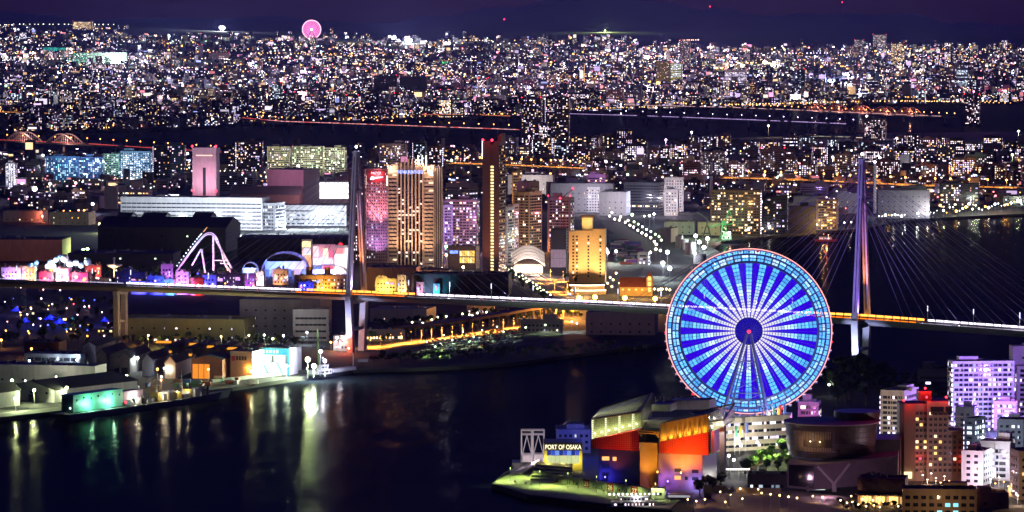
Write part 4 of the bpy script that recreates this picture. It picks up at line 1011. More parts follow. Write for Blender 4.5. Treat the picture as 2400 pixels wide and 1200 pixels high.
# market hall and plaza ------------------------------------------------
t, w, h, d = bld('market_hall', 'long bright shopping hall with lit galleries below the ferris wheel', 'shopping hall', 1688, 1800, 1062, 988, 60, -62, 'cream', 'ribbon', .75, 'white', fl=4.2, cw=4, s=(1, 2), top=False, ref='the bright shopping hall')
bld('market_block', 'pale market block behind the flag poles at the wheel foot', 'shopping hall', 1690, 1860, 1010, 980, 26, -8, 'white', 'ribbon', .6, 'white', fl=4, cw=4, s=(.8, 1.6), top=False)
fp = MB(); fp.tube((0, 0, 0), (0, 0, 17.5), .2, .14, n=6); fpd = fp.data('pole', PM('flag_pole_white', (.7, .7, .72), rough=.4))
fm = MB(); fm.quad((.1, 0, 10.5), (1.5, .3, 10.3), (1.6, .2, 16.4), (.1, 0, 16.8)); fm.quad((.1, .05, 16.8), (1.6, .25, 16.4), (1.5, .35, 10.3), (.1, .05, 10.5))
flag_c = [('green', (.05, .25, .15)), ('yellow', (.6, .45, .05)), ('red', (.5, .05, .04)), ('blue', (.06, .12, .4)), ('white', (.6, .6, .6))]
fmd = [fm.data('banner', PM('banner_' + a, b)) for a, b in flag_c]
spots = sorted([(1722+i*8.6 + (i % 3)*2.5, 1066-i*4.4+(i % 2)*5) for i in range(14)])
for i, (x, y) in enumerate(spots):
    t = thing('flag_pole', 'tall white flag pole with %s banner, %s from the left in the plaza row' % (flag_c[i % 5][0], NTH[i]), 'flag pole', G(x, y), random.uniform(-.4, .4), 'flag poles on the market plaza')
    link('pole', fpd, t); link('banner', fmd[i % 5], t)
for i, (x, y) in enumerate(((1708, 1094), (1736, 1068), (1748, 1052), (1762, 1040), (1778, 1034), (1792, 1030), (1806, 1022), (1822, 1012), (1838, 1010), (1826, 1034), (1775, 1062), (1720, 1104), (1838, 1030), (1812, 1046))):
    lamp_post(G(x, y), 5.5, (1, .93, .82), 'plaza', 'round white globe lamp on the market plaza, %s from the bottom up' % NTH[i], 'globe lamps on the market plaza', 4200, .8, name='globe_lamp', em=10)
for i in range(34):
    x = 1745 + (i*37 % 108); y = 1048 + (i*23 % 62); y = max(y, 1118 - (x-1735)*.62)
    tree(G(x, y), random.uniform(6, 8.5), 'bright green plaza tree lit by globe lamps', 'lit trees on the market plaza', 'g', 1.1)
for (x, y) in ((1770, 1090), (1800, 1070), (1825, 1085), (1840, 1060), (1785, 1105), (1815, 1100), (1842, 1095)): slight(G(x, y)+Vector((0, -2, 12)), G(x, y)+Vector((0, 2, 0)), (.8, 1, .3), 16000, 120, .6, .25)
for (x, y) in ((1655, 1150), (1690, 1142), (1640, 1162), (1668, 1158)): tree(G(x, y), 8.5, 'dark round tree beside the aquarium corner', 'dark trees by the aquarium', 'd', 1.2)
bld('glass_cafe', 'low dark pavilion with blue glass below the plaza trees', 'pavilion', 1750, 1846, 1152, 1116, 14, -4, 'charcoal', 'ribbon', .25, 'cool', fl=5.5, cw=2.2, s=(.2, .7), top=False)
t = thing('bulb_canopy', 'flat canopy edged with a row of round bulbs left of the plaza trees', 'canopy', G(1722, 1124))
q = MB(); q.box(-8, 8, 0, 9, 4.6, 5.2); q.build('roof', CONC, t)
for i in range(4): q = MB(); q.tube((-7+i*4.6, .6, 0), (-7+i*4.6, .6, 4.6), .2); q.build('post', CONC, t)
for i in range(12): q = MB(); q.ball((-7.6+i*1.38, -.3, 5.7), .42); q.build('bulb', EM('bulb', (1, .95, .8), 5), t)
plight(G(1722, 1128)+Vector((0, -1, 3.6)), (1, .95, .8), 900, .2)
# lower plaza: wall lamps, pillars, sculpture
sheet('lower_plaza_paving', [(1640, 1300), (1625, 1175), (1700, 1152), (1850, 1148), (1990, 1165), (2010, 1300)], LZ+.05, PM('plaza_paving', (.30, .24, .20), rough=.8, scale=.2), None)
for i, (x, y) in enumerate(((1785, 1196), (1806, 1199), (1827, 1202), (1848, 1205), (1868, 1208))):
    lamp_post(G(x, y), 8.4, (1, .62, .22), 'pillar', 'tall stone lamp pillar, %s of five from the left at the lower plaza' % NTH[i], 'lamp pillars on the lower plaza', 900, .45, name='lamp_pillar', em=8)
for i, (x, y) in enumerate(((1612, 1184), (1632, 1188), (1652, 1184), (1688, 1166), (1700, 1190), (1712, 1172), (1735, 1158), (1740, 1182), (1777, 1160), (1970, 1186), (1985, 1192), (1998, 1190), (2012, 1196), (2030, 1200), (2048, 1198), (2062, 1202), (2094, 1188), (2105, 1200), (1995, 1176), (2020, 1184), (2046, 1186), (2070, 1190), (1928, 1178), (1905, 1176))):
    lamp_post(G(x, y), 2.6, (1, .62, .24), 'bollard', 'small warm garden lamp on the lower plaza, %s from the left' % NTH[i] if i < 9 else 'small warm lamp among the restaurant shrubs, %s in the cluster' % NTH[i-9], 'small warm lamps by the water', 420, .42, name='garden_lamp', em=8)
for i in range(16):
    tree(G(1968+i*9.2, 1182+(i*7 % 18)), random.uniform(2.4, 4), 'low lamp lit shrub in front of the restaurant', 'shrubs in front of the restaurant', 'g', 1.5, 'shrub')
t = thing('whale_tail_sculpture', 'pale tail shaped sculpture on a slim stem on the lower plaza', 'sculpture', G(1709, 1187))
q = MB(); q.tube((0, 0, 0), (0, 0, 6.4), .35, .3, n=8); q.build('stem', STEEL, t)
q = MB()
for s_ in (-1, 1):
    q.hexa([(0, -.3, 5.8), (s_*2.6, -.25, 7.6), (s_*2.6, .25, 7.6), (0, .3, 5.8), (0, -.3, 8.6), (s_*1.9, -.2, 10.4), (s_*1.9, .2, 10.4), (0, .3, 8.6)] if s_ > 0 else
           [(s_*2.6, -.25, 7.6), (0, -.3, 5.8), (0, .3, 5.8), (s_*2.6, .25, 7.6), (s_*1.9, -.2, 10.4), (0, -.3, 8.6), (0, .3, 8.6), (s_*1.9, .2, 10.4)])
q.build('tail', PM('sculpture_pale', (.6, .5, .46)), t)
for (x0, x1, y, hgt, lab) in ((1650, 1668, 1168, 7, 'left end wall of the lower plaza with a lit face'), (1726, 1830, 1158, 3.2, 'long curved garden wall behind the plaza lamps'), (1665, 1700, 1156, 4, 'short garden wall right of the aquarium corner')):
    t = thing('garden_wall', lab, 'wall', G((x0+x1)/2, y)); w_ = (x1-x0)/F*t.location.y
    q = MB(); n = 8
    for i in range(n):
        xa, xb = -w_/2+w_*i/n, -w_/2+w_*(i+1)/n; q.box(xa, xb-.02, math.cos(i/n*3)*1.2, math.cos(i/n*3)*1.2+.7, -.2, hgt)
    q.build('wall', PM('garden_stone', (.38, .30, .24)), t)
# tour boat at the bottom edge
def boat(name, label, loc, L, Wd, hull_c, decks, rz=0, lamps=(), group=None, extra=None, hh=2.2):
    t = thing(name, label, 'boat', loc, rz, group)
    q = MB(); n = 12; top = []; bot = []
    for i in range(n+1):
        u = i/n*2-1; wv = Wd/2*(1-max(0, u)**3.2*.96)*(1-max(0, -u-.75)*.5); sh = hh*(1+.35*max(0, u)**2)
        top.append((u*L/2, wv, sh)); bot.append((u*L/2*.95, wv*.8, -.8))
    for i in range(n):
        for s_ in (1, -1):
            a, b = top[i], top[i+1]; c, d_ = bot[i], bot[i+1]
            pts = [(c[0], c[1]*s_, c[2]), (d_[0], d_[1]*s_, d_[2]), (b[0], b[1]*s_, b[2]), (a[0], a[1]*s_, a[2])]
            q.face(pts if s_ < 0 else list(reversed(pts)))
        a, b = top[i], top[i+1]; q.quad((a[0], -a[1], a[2]-.3), (b[0], -b[1], b[2]-.3), (b[0], b[1], b[2]-.3), (a[0], a[1], a[2]-.3), 1)
    a, c = top[0], bot[0]; q.quad((a[0], a[1], a[2]), (c[0], c[1], c[2]), (c[0], -c[1], c[2]), (a[0], -a[1], a[2]))
    q.build('hull', [PM('hull_' + hull_c[0], hull_c[1], rough=.5), PM('deck_grey', (.2, .2, .2))], t)
    z = hh-.3
    for (x0, x1, wf, h, lit, pal) in decks:
        q = MB(); q.box(x0*L, x1*L, -Wd*wf/2, Wd*wf/2, z+.003, z+h); q.box(x0*L-.3, x1*L+.3, -Wd*wf/2-.3, Wd*wf/2+.3, z+h+.002, z+h+.25); cb_ = q.build('cabin', PM('cabin_white', (.62, .62, .64), rough=.5), t)
        q = MB(); face_windows(q, (x0*L, -Wd*wf/2, z), (1, 0, 0), (0, -1, 0), (x1-x0)*L, h, h, 1.8, 1.3, h*.4, lit, pal, (1, 2.2), z0=0, sill=h*.35, mx=.3); q.build('windows', [LIT, GLASS], cb_, kind='stuff')
        z += h+.25
    for (x, zz, c) in lamps:
        q = MB(); q.tube((x*L, 0, hh), (x*L, 0, zz), .08, n=4); q.ball((x*L, 0, zz+.3), .42, m=1); q.build('deck_lamp', [STEEL, EM('boat_lamp_%.2f_%.2f' % (c[0], c[2]), c, 6)], t)
    return t
boat('tour_boat', 'long tour boat strung with white bulbs moored at the bottom edge', G(1492, 1196, 0), 30, 7, ('black', (.03, .03, .035)), [(-.42, .34, .8, 2.6, .8, 'pinkish'), (-.3, .2, .6, 2.2, .6, 'white')], R(4), [(-.46+i*.075, 8.0, (1, .95, .95)) for i in range(12)])
plight(G(1492, 1196, 0)+Vector((0, -3, 8)), (1, .95, .95), 900, .2)
bld('pier_kiosk', 'small white lit kiosk at the right end of the pier', 'kiosk', 1526, 1562, 1170, 1150, 8, -8, 'white', 'ribbon', .9, 'green', fl=4, cw=2, s=(.8, 1.4), top=False)
t = thing('coach', 'dark parked coach with lit windows right of the pier kiosk', 'bus', G(1592, 1173), R(-8))
q = MB(); q.box(-6, 6, -1.3, 1.3, .5, 3.4); q.build('body', PM('coach_dark', (.05, .05, .07), rough=.35), t)
q = MB(); q.box(-5.7, 5.7, -1.36, -1.303, 1.7, 2.9); q.build('window_band', EM('coach_glow', (.7, .7, .8), .35), t)
for x in (-4, 3.6):
    for y in (-1.32, 1.1): q = MB(); q.tube((x, y, .5), (x, y+.24, .5), .5, n=10); q.build('wheel', DARKST, t)
# park trees behind the wheel
rn = random.Random(21)
for i in range(44):
    x = rn.uniform(1930, 2190); y = 905 + rn.uniform(0, 62) - 18*math.exp(-((x-2010)/60)**2)
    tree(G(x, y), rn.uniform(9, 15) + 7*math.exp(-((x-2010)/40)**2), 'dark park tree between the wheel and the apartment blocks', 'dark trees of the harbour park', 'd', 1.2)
lamp_post(G(1943, 925), 6, (.9, 1, .8), 'park', 'single greenish white lamp among the dark park trees', 'park lamps', 500, .8, name='park_lamp', em=9)
# ================================================================== WORKING HARBOUR (left)
def shed(name, label, cat, x0, x1, yb, yt, d, rz, wall='grey', roof='gable', ridge='y', rh=None, doors=1, wins=0, lit=.2, pal='green', group=None, ref=None, z0=LZ, roofmat=None):
    rz = R(rz); loc, w, h = place(x0, x1, yb, yt, d, rz, z0); t = thing(name, label, cat, loc, rz, group)
    if ref: REFS.append(((x0+x1)/2, (yb+yt)/2, ref))
    wm = WM(wall) if isinstance(wall, str) else wall; rm = roofmat or ROOF; rh = rh if rh is not None else w*.2
    q = MB(); he = h-rh if roof == 'gable' else h
    q.box(-w/2, w/2, -d/2, d/2, -1, he)
    if roof == 'gable' and ridge == 'y':
        for y in (-d/2, d/2): q.face([(-w/2, y, he+.002), (w/2, y, he+.002), (0, y, h)] if y < 0 else [(w/2, y, he+.002), (-w/2, y, he+.002), (0, y, h)])
    elif roof == 'gable':
        for x in (-w/2, w/2): q.face([(x, d/2, he+.002), (x, -d/2, he+.002), (x, 0, h)] if x < 0 else [(x, -d/2, he+.002), (x, d/2, he+.002), (x, 0, h)])
    q.build('wall', wm, t)
    q = MB(); o = .7; th = .35
    if roof == 'gable' and ridge == 'y':
        for s_ in (-1, 1): q.hexa([(0, -d/2-o, h+.02), (s_*(w/2+o), -d/2-o, he-o*.2), (s_*(w/2+o), d/2+o, he-o*.2), (0, d/2+o, h+.02), (0, -d/2-o, h+th), (s_*(w/2+o), -d/2-o, he-o*.2+th), (s_*(w/2+o), d/2+o, he-o*.2+th), (0, d/2+o, h+th)])
    elif roof == 'gable':
        for s_ in (-1, 1): q.hexa([(-w/2-o, 0, h+.02), (w/2+o, 0, h+.02), (w/2+o, s_*(d/2+o), he-o*.2), (-w/2-o, s_*(d/2+o), he-o*.2), (-w/2-o, 0, h+th), (w/2+o, 0, h+th), (w/2+o, s_*(d/2+o), he-o*.2+th), (-w/2-o, s_*(d/2+o), he-o*.2+th)])
    else:
        q.box(-w/2-.3, w/2+.3, -d/2-.3, d/2+.3, h+.003, h+.6); roof_units(t, w, h, d)
        j = MB(); x = -w/2+3
        while x < w/2-1: j.box(x-.12, x+.12, -d/2-.14, -d/2-.003, 0, h-.4); x += 6
        j.build('wall_battens', wm, t, kind='stuff')
    q.build('roof', rm, t)
    for i in range(doors):
        x = -w/2 + w*(i+.5)/doors; q = MB(); q.box(x-2.2, x+2.2, -d/2-.1, -d/2-.01, 0, min(4.5, he*.6)); q.build('door', DARKST, t)
    for i in range(wins):
        x = -w/2 + w*(i+.5)/wins; on = random.random() < lit
        q = MB(); q.box(x-.9, x+.9, -d/2-.1, -d/2-.01, he*.62, he*.62+1.5); q.build('window', EM('shed_lit_' + pal, PAL[pal][0], 1.6) if on else GLASS, t)
    return t, w, h, d
def flood(x, y, z, c, p, lab=None, r=.6, dy=-3, em=16, ball=1.0):
    """a lit floodlight on a short mast"""
    b = G(x, y)+Vector((0, dy, 0)); lab = lab or None
    key = ('flood', round(ball, 1), tuple(round(v, 2) for v in c))
    if key not in _lampme:
        m = MB(); m.ball((0, 0, 0), ball, n=10); _lampme[key] = m.data('lamp_head', EM('flood_%.2f_%.2f_%.2f' % c, c, em))
    t = thing('floodlight', lab, 'floodlight', b, 0, 'floodlights around the harbour')
    pk = ('mast', round(z))
    if pk not in _lampme: m = MB(); m.tube((0, 0, -.2), (0, 0, z-ball*.5), .18, .1, n=6); _lampme[pk] = m.data('mast', STEEL)
    link('mast', _lampme[pk], t); link('lamp_head', _lampme[key], t, (0, 0, z)); plight((0, -ball*1.5, z+.2), c, p, .3, t)
    return t
LG = (.85, 1, .5)
shed('white_warehouse', 'white gabled warehouse lit by a wall floodlight at the left quay', 'warehouse', 28, 316, 944, 896, 84, -34, 'white', 'gable', 'y', 5, 1, 3, .0, ref='the white gabled warehouse')
shed('small_warehouse', 'smaller white warehouse cut by the left edge of the picture', 'warehouse', -60, 42, 960, 906, 34, -30, 'white', 'gable', 'y', 5, 1, 2, 0)
flood(82, 946, 9, LG, 12000, 'floodlight on the gable front of the white warehouse', dy=-4); flood(38, 962, 8, LG, 11000, 'floodlight on the small warehouse at the left edge', dy=-3)
flood(158, 940, 9, LG, 3500, 'floodlight on the long side of the white warehouse', dy=-4); flood(232, 922, 11, (.9, 1, .75), 3500, 'floodlight behind the green ship house', dy=-2); flood(298, 912, 9, LG, 4000, 'floodlight at the far end of the white warehouse', dy=-4)
bld('long_low_store', 'long low pale store with small dark windows behind the white warehouse', 'warehouse', -40, 250, 902, 862, 24, -13, 'white', 'few', .02, 'green', fl=4, top=False)
flood(205, 905, 7, (.7, 1, .5), 3500, 'floodlight in front of the long low store', dy=-4); flood(30, 915, 7, (.5, 1, .35), 2000, 'left floodlight in front of the long low store', dy=-4)
# parking deck
t, w, h, d = bld('parking_deck', 'white two level parking deck with bluish lamps on the left', 'parking deck', 60, 208, 866, 834, 24, -10, 'white', 'none', 0, top=False, ref='the white parking deck')
for i in range(7):
    for r in range(2):
        x = -w/2+2+i*(w-4)/7; q = MB(); q.box(x+.4, x+(w-4)/7-.4, -d/2-.08, -d/2-.01, 1.4+r*4.2, 3.9+r*4.2); q.build('deck_opening', DARKST, t)
for i, (x, y) in enumerate(((70, 868), (115, 862), (137, 864), (165, 860), (182, 866))): flood(x, y, 7, (.62, .8, 1), 2200, 'bluish lamp by the white parking deck, %s from the left' % NTH[i], ball=.8)
bld('brick_store', 'dark reddish store left of the sawtooth shipyard hall', 'warehouse', 62, 152, 830, 806, 26, -6, 'brick', 'few', .05, 'amber', top=False)
flood(75, 836, 6, SODIUM, 2500, 'orange lamp in front of the dark reddish store', ball=.8); flood(4, 815, 6, SODIUM, 2000, 'orange lamp at the far left edge', ball=.8)
# shipyard halls
shed('shipyard_hall', 'tall mauve shipyard gable at the left of the orange skylights', 'hall', 204, 262, 862, 802, 60, -8, 'mauve', 'gable', 'y', 3, 0, 0, ref='the mauve shipyard gable')
for i in range(4):
    x0 = 236+i*53; shed('sawtooth_bay', 'gabled bay of the grey shipyard row, %s from the left' % NTH[i], 'hall', x0, x0+54, 872+i*5, 818+i*6, 62, -8, 'grey' if i < 3 else 'mauve', 'gable', 'y', 4.5, 1 if i == 1 else 0, 0, group='gabled bays of the shipyard')
skm = EM('skylight_orange', (1, .36, .03), .85)
for i, (x0, x1, y) in enumerate(((365, 430, 801), (412, 480, 806), (474, 532, 812), (518, 582, 816), (566, 632, 820), (362, 402, 824), (412, 450, 831))):
    p = G((x0+x1)/2, y+42, LZ); Y = p.y; wv = (x1-x0)/F*Y; zz = A((x0+x1)/2, y, Y).z
    t = thing('roof_skylight', 'long orange glowing roof skylight on the shipyard, %s in the row' % NTH[i], 'skylight', Vector((p.x, Y, zz)), R(-5), 'orange skylights on the shipyard roof')
    q = MB(); q.hexa([(-wv/2, -1.6, -.9), (wv/2, -1.6, -.9), (wv/2, 1.6, -.2), (-wv/2, 1.6, -.2), (-wv/2, -1.6, -.4), (wv/2, -1.6, -.4), (wv/2, 1.6, .5), (-wv/2, 1.6, .5)]); q.build('pane', skm, t)
    q = MB(); q.box(-wv/2-1, wv/2+1, 1.61, 2.2, -2, .8); q.build('upstand', ROOF, t)
for i in range(5):
    x0 = 395+i*52; shed('rear_shipyard_bay', 'dark roofed rear bay under the orange skylights, %s from the left' % NTH[i], 'hall', x0, x0+62, 858+i*2, 812+i*3.4, 66, -8, 'dark', 'flat', 'y', 0, 0, 0, group='rear bays of the shipyard')
t, w, h, d = shed('open_workshop', 'workshop with a wide door glowing orange in the shipyard row', 'hall', 452, 546, 888, 834, 34, -10, 'brick', 'gable', 'y', 2.5, 0, 0, ref='the orange glowing workshop')
q = MB(); q.box(-w/2+1, -w/2+13, -d/2-.1, -d/2-.01, 0, 10); q.build('bright_door', EM('workshop_orange', (1, .30, .03), .8), t)
for x in (-w/2+5, -w/2+9): q = MB(); q.box(x-.15, x+.15, -d/2-.25, -d/2-.11, 0, 10); q.build('door_post', DARKST, t)
flood(489, 892, 8, SODIUM, 2500, 'orange lamp at the glowing workshop door', ball=.7); flood(370, 888, 7, SODIUM, 1500, 'orange lamp on a yard shelter before the grey bays', ball=.7)
flood(407, 884, 9, (.95, 1, .75), 9000, 'bright white floodlight before the grey shipyard bays', dy=-2); flood(323, 872, 10, (.9, 1, .9), 4000, 'white floodlight over the stacked yard racks', dy=-2)
t, w, h, d = bld('ribbed_store', 'pale ribbed metal store with a dark sign on its wall by the quay', 'warehouse', 542, 616, 886, 828, 26, -14, 'cream', 'none', 0, top=False, ref='the pale ribbed store')
for i in range(22): q = MB(); x = -w/2+.5+i*(w-1)/21; q.box(x-.08, x+.08, -d/2-.12, -d/2-.003, 0, h-.5); q.build('rib', WM('cream'), t)
q = MB(); q.box(-w/2+1, -w/2+3.6, -d/2-.2, -d/2-.13, h-5.5, h-2); q.build('sign_badge', PM('sign_red_blue', (.3, .06, .1)), t)
for i in range(4): q = MB(); q.box(-w/2+4.2+i*2.0, -w/2+5.8+i*2.0, -d/2-.2, -d/2-.13, h-5, h-2.2); q.build('sign_mark', DARKST, t)
flood(590, 900, 9, (.95, 1, .6), 4500, 'yellowish yard floodlight before the pale ribbed store', dy=-6, ball=.7)
# blue open-fronted hall
t, w, h, d = bld('blue_dock_hall', 'open fronted dock hall with a blue top edge and dazzling white inside', 'hall', 610, 706, 880, 820, 22, -20, 'white', 'none', 0, top=False, ref='the blue topped dock hall')
bm_ = PM('dock_blue', (.05, .32, .62), rough=.5); q = MB(); q.box(-w/2-.3, w/2+.3, -d/2-.5, -d/2-.003, h-3.6, h+.8); q.box(w/2-1.6, w/2+.3, -d/2-.5, -d/2-.003, 0, h-3.602); q.box(-w/2-.3, -w/2+.8, -d/2-.5, -d/2-.003, 0, h-3.602); q.build('blue_fascia', bm_, t)
for i in range(5): q = MB(); q.box(-w/2+2.4+i*2.6, -w/2+4+i*2.6, -d/2-.6, -d/2-.52, h-2.6, h-.5); q.build('fascia_sign', PM('sign_pale', (.75, .8, .6)), t)
for i, (xa, xb) in enumerate(((-.42, -.08), (-.02, .36))):
    q = MB(); q.box(w*xa, w*xb, -d/2-.1, -d/2-.01, 1.5, h-4.5); q.build('lit_bay', EM('bay_white', (.72, 1, .78), 1.25), t)
for a, b in (((-.4, .5), (-.2, .32)), ((.1, .5), (.3, .3)), ((-.1, .6), (.0, .2))): q = MB(); q.tube((w*a[0], -d/2-.9, h*a[1]), (w*b[0], -d/2-.9, h*(b[1]-.25)), .4, n=6); q.build('conveyor', bm_, t)
q = MB(); q.box(w*-.06, w*-.02, -d/2-1.2, -d/2-.7, 0, h-4.5); q.build('hoist', DARKST, t)
for (x, y, z, c, p, l, bsz) in ((640, 884, 9, (.8, 1, .75), 8000, 'left floodlight in front of the blue dock hall', 1.1), (672, 884, 8, (.8, 1, .8), 8000, 'right floodlight in front of the blue dock hall', 1.1), (722, 886, 13, (.75, 1, .5), 90000, 'dazzling floodlight beside the crane vessel', 1.8), (736, 884, 8, (.85, 1, .7), 50000, 'second dazzling floodlight beside the crane vessel', 1.6),
                            (752, 880, 17, (.8, .85, 1), 9000, 'cool floodlight high on the crane vessel', 1.2), (762, 882, 11, (.7, .75, 1), 9000, 'cool floodlight low on the crane vessel', 1.2)): flood(x, y, z, c, p, l, ball=bsz)
# quay strips
sheet('left_quay_edge', [(-60, 984), (150, 961), (150, 952), (-60, 974)], LZ+.1, QUAY, LZ-1); 
t = thing('quay_wall', 'long concrete quay wall below the shipyard halls', 'wall', G(620, 892, 0))
p = [G(498, 906, 0)-t.location, G(735, 880, 0)-t.location]; u = (p[1]-p[0]).normalized(); nrm = Vector((-u.y, u.x, 0))
for i in range(14):
    a = p[0].lerp(p[1], i/14)+u*.05; b = p[0].lerp(p[1], (i+1)/14)-u*.05; q = MB(); q.hexa([a-Vector((0, 0, 2)), b-Vector((0, 0, 2)), b+nrm*3-Vector((0, 0, 2)), a+nrm*3-Vector((0, 0, 2)), a+Vector((0, 0, 4.6)), b+Vector((0, 0, 4.6)), b+nrm*3+Vector((0, 0, 4.6)), a+nrm*3+Vector((0, 0, 4.6))]); q.build('wall_panel', QUAY, t)
# ships
def floating_dock():
    a, b = G(140, 986, 0), G(542, 930, 0); u = b-a; L = u.length; t = boat('cargo_barge', 'long dark blue cargo vessel with a green deck house moored at the left quay', (a+b)/2, L, 16, ('navy', (.03, .04, .11)), [], math.atan2(u.y, u.x), [(-.47+.028*i, 5.5 + (i % 2), (1, .85, .95)) for i in range(1, 9)] + [(-.11+i*.02, 6.5+(i % 3), (1, .85, .55)) for i in range(4)] + [(.04+i*.022, 8, (1, .82, .6)) for i in range(7)], hh=4)
    REFS.append((320, 940, 'the dark blue cargo vessel'))
    q = MB(); q.box(-.44*L, -.16*L, -2, 7, 4.2, 14.5); q.box(-.44*L-.4, -.16*L+.4, -2.4, 7.4, 14.502, 15.2); q.build('green_house', PM('ship_green', (.12, .42, .30), rough=.5), t)
    for i in range(7): q = MB(); x = -.42*L+i*.04*L; q.box(x-.5, x+.5, -2.1, -2.01, 11+(i % 2), 12.2+(i % 2)); q.build('porthole', GLASS, t)
    q = MB(); q.box(-.155*L, -.04*L, -1.5, 6.5, 4.2, 13); q.build('mauve_house', WM('mauve'), t)
    rn = random.Random(2)
    for i in range(26):
        x = rn.uniform(-.14, .34)*L; h_ = rn.uniform(2, 6); w_ = rn.uniform(1, 3.5); q = MB(); q.box(x-w_, x+w_, -4+rn.uniform(-1, 1), 2, 4.1, 4.1+h_); q.build('deck_gear', [DARKST, STEEL, PM('gear_yellow', (.4, .3, .05)), PM('gear_white', (.5, .5, .46))][i % 4], t)
    for x in (.05, .2): q = MB(); q.tube((x*L, 0, 4), (x*L, 0, 22), .5, .3); q.tube((x*L, 0, 20), (x*L-14, 0, 13), .25); q.build('derrick', DARKST, t)
    mx = Matrix.Translation((a+b)/2) @ Matrix.Rotation(math.atan2(u.y, u.x), 4, 'Z')
    for (x, y, z, c, p) in ((-.36, -6, 8.5, (.4, 1, .65), 3200), (-.24, -6, 8.5, (.45, 1, .7), 3200), (-.1, -5, 9, (1, .9, .7), 2600), (.06, -5, 10, (1, .85, .6), 2600), (.14, -5, 10, (1, .85, .6), 2200), (.2, -5, 10, (1, .85, .6), 1600)): plight(mx @ Vector((x*L, y, z)), c, p, .3)
    q = MB(); q.ball((-.18*L, -7, 7), .7); q.build('red_lamp', EM('red_lamp', (1, .02, .04), 8), t)
floating_dock()
def crane_vessel():
    a, b = G(688, 892, 0), G(838, 872, 0); u = b-a; L = u.length
    t = boat('crane_vessel', 'working vessel with a tall crane boom and dazzling floodlights', (a+b)/2, L, 11, ('dark', (.03, .03, .05)), [(-.2, .02, .7, 3.2, .5, 'white'), (-.14, -.02, .55, 2.8, .5, 'white')], math.atan2(u.y, u.x), [(-.3, 7, (1, .8, .8)), (-.05, 13, (.8, .85, 1))])
    REFS.append((760, 850, 'the floodlit crane vessel'))
    q = MB(); q.tube((-.1*L, 0, 3), (-.13*L, 0, 34), 1.0, .45, n=8); q.build('boom', PM('boom_green', (.2, .3, .12)), t)
    q = MB(); q.tube((-.12*L, 0, 33), (-.03*L, 0, 20), .15); q.tube((-.13*L, 0, 34), (-.28*L, 0, 8), .12); q.build('boom_stay', DARKST, t)
    q = MB(); q.box(.05*L, .42*L, -3.2, 3.2, 2.4, 4.6); q.build('white_hatch', PM('hatch_white', (.7, .7, .75)), t)
    q = MB(); q.tube((.43*L, 0, 2), (.43*L, 0, 14), .3); q.build('signal_mast', WM('white'), t)
    for i in range(12): q = MB(); q.tube((.04*L+i*.032*L, -3.8, 2), (.04*L+i*.032*L, -3.8, 3.4), .12, n=4); q.build('rail_post', PM('hatch_white', (.7, .7, .75)), t)
    plight((a+b)/2 + Vector((10, -8, 9)), (.75, .75, 1), 4500, .3)
crane_vessel()
# pier-side sign buoy board
t = thing('dolphin_post', 'small dark mooring post with a white board right of the crane vessel', 'mooring post', G(850, 868, 0)); q = MB(); q.tube((0, 0, -2), (0, 0, 6), .7); q.build('post', DARKST, t); q = MB(); q.box(-3.5, 3.5, -.3, .3, 6, 8.2); q.build('board', WM('white'), t)
# yellow hall and big grey halls under the bridge
bld('yellow_hall', 'long yellow walled hall with small bright windows under the bridge', 'hall', 284, 598, 800, 752, 40, -9, 'olive', 'few', .5, 'white', fl=3.4, cw=4, top=False, ref='the long yellow hall')
t = bld('lit_arcade', 'row of bright ground floor shopfronts in front of the yellow hall', 'shop', 358, 476, 806, 792, 6, -9, 'olive', 'ribbon', 1., 'white', fl=4.5, cw=4, s=(1.2, 2), top=False)
for (x, y, z, c, p, l) in ((350, 812, 9, (1, .75, .2), 7000, 'left lamp in front of the yellow hall'), (520, 815, 9, (1, .8, .25), 7000, 'right lamp in front of the yellow hall'), (585, 812, 9, (1, .8, .3), 5000, 'corner lamp by the yellow hall'), (338, 806, 5, SODIUM, 2500, 'orange lamp among trees left of the yellow hall')): flood(x, y, z, c, p, l, dy=-8, ball=.6)
bld('grey_hall', 'huge plain grey hall behind the yellow hall under the bridge', 'hall', 566, 775, 792, 706, 60, -6, 'grey', 'few', .03, 'cool', top=False, ref='the huge grey hall')
bld('grey_hall_annex', 'stepped grey annex on the right of the huge grey hall', 'hall', 688, 772, 800, 728, 20, 0, 'grey', 'ribbon', .02, 'cool', fl=5, top=False)
for (x, y, z, c, p, l) in ((620, 806, 7, (.95, 1, .8), 3500, 'white yard lamp left in front of the huge grey hall'), (665, 804, 6, COOL, 2500, 'white yard lamp in front of the huge grey hall'), (720, 806, 9, COOL, 3500, 'cool lamp under the canopy of the huge grey hall'), (640, 812, 6, LG, 2000, 'greenish yard lamp right of the yellow hall')): flood(x, y, z, c, p, l, ball=.7)
rn = random.Random(4)
for i in range(30): tree(G(300+i*14+rn.uniform(-5, 5), 806+rn.uniform(-3, 8)), rn.uniform(5, 9), 'dark tree in the row before the yellow hall', 'trees before the yellow hall', 'd')
hrn = random.Random(41)
hbx = MB(); hbx.box(-3.05, 3.05, -1.2, 1.2, 0, 2.6); hbd = [hbx.data('container', PM('quay_box_%s' % a, b, rough=.5)) for a, b in (('rust', (.28, .09, .05)), ('blue', (.05, .10, .28)), ('grey', (.3, .3, .3)), ('green', (.06, .2, .12)))]
for i in range(30):
    x = hrn.uniform(190, 600); y = 922-(x-190)*.072+hrn.uniform(-9, 7); ci = hrn.randrange(4)
    tag(link('yard_container', hbd[ci], loc=G(x, y), rz=hrn.choice((-.14, 1.4))), '%s box container on the shipyard quay, %s in the scatter' % (('rusty', 'blue', 'grey', 'green')[ci], NTH[i]), 'container', 'containers on the shipyard quay')
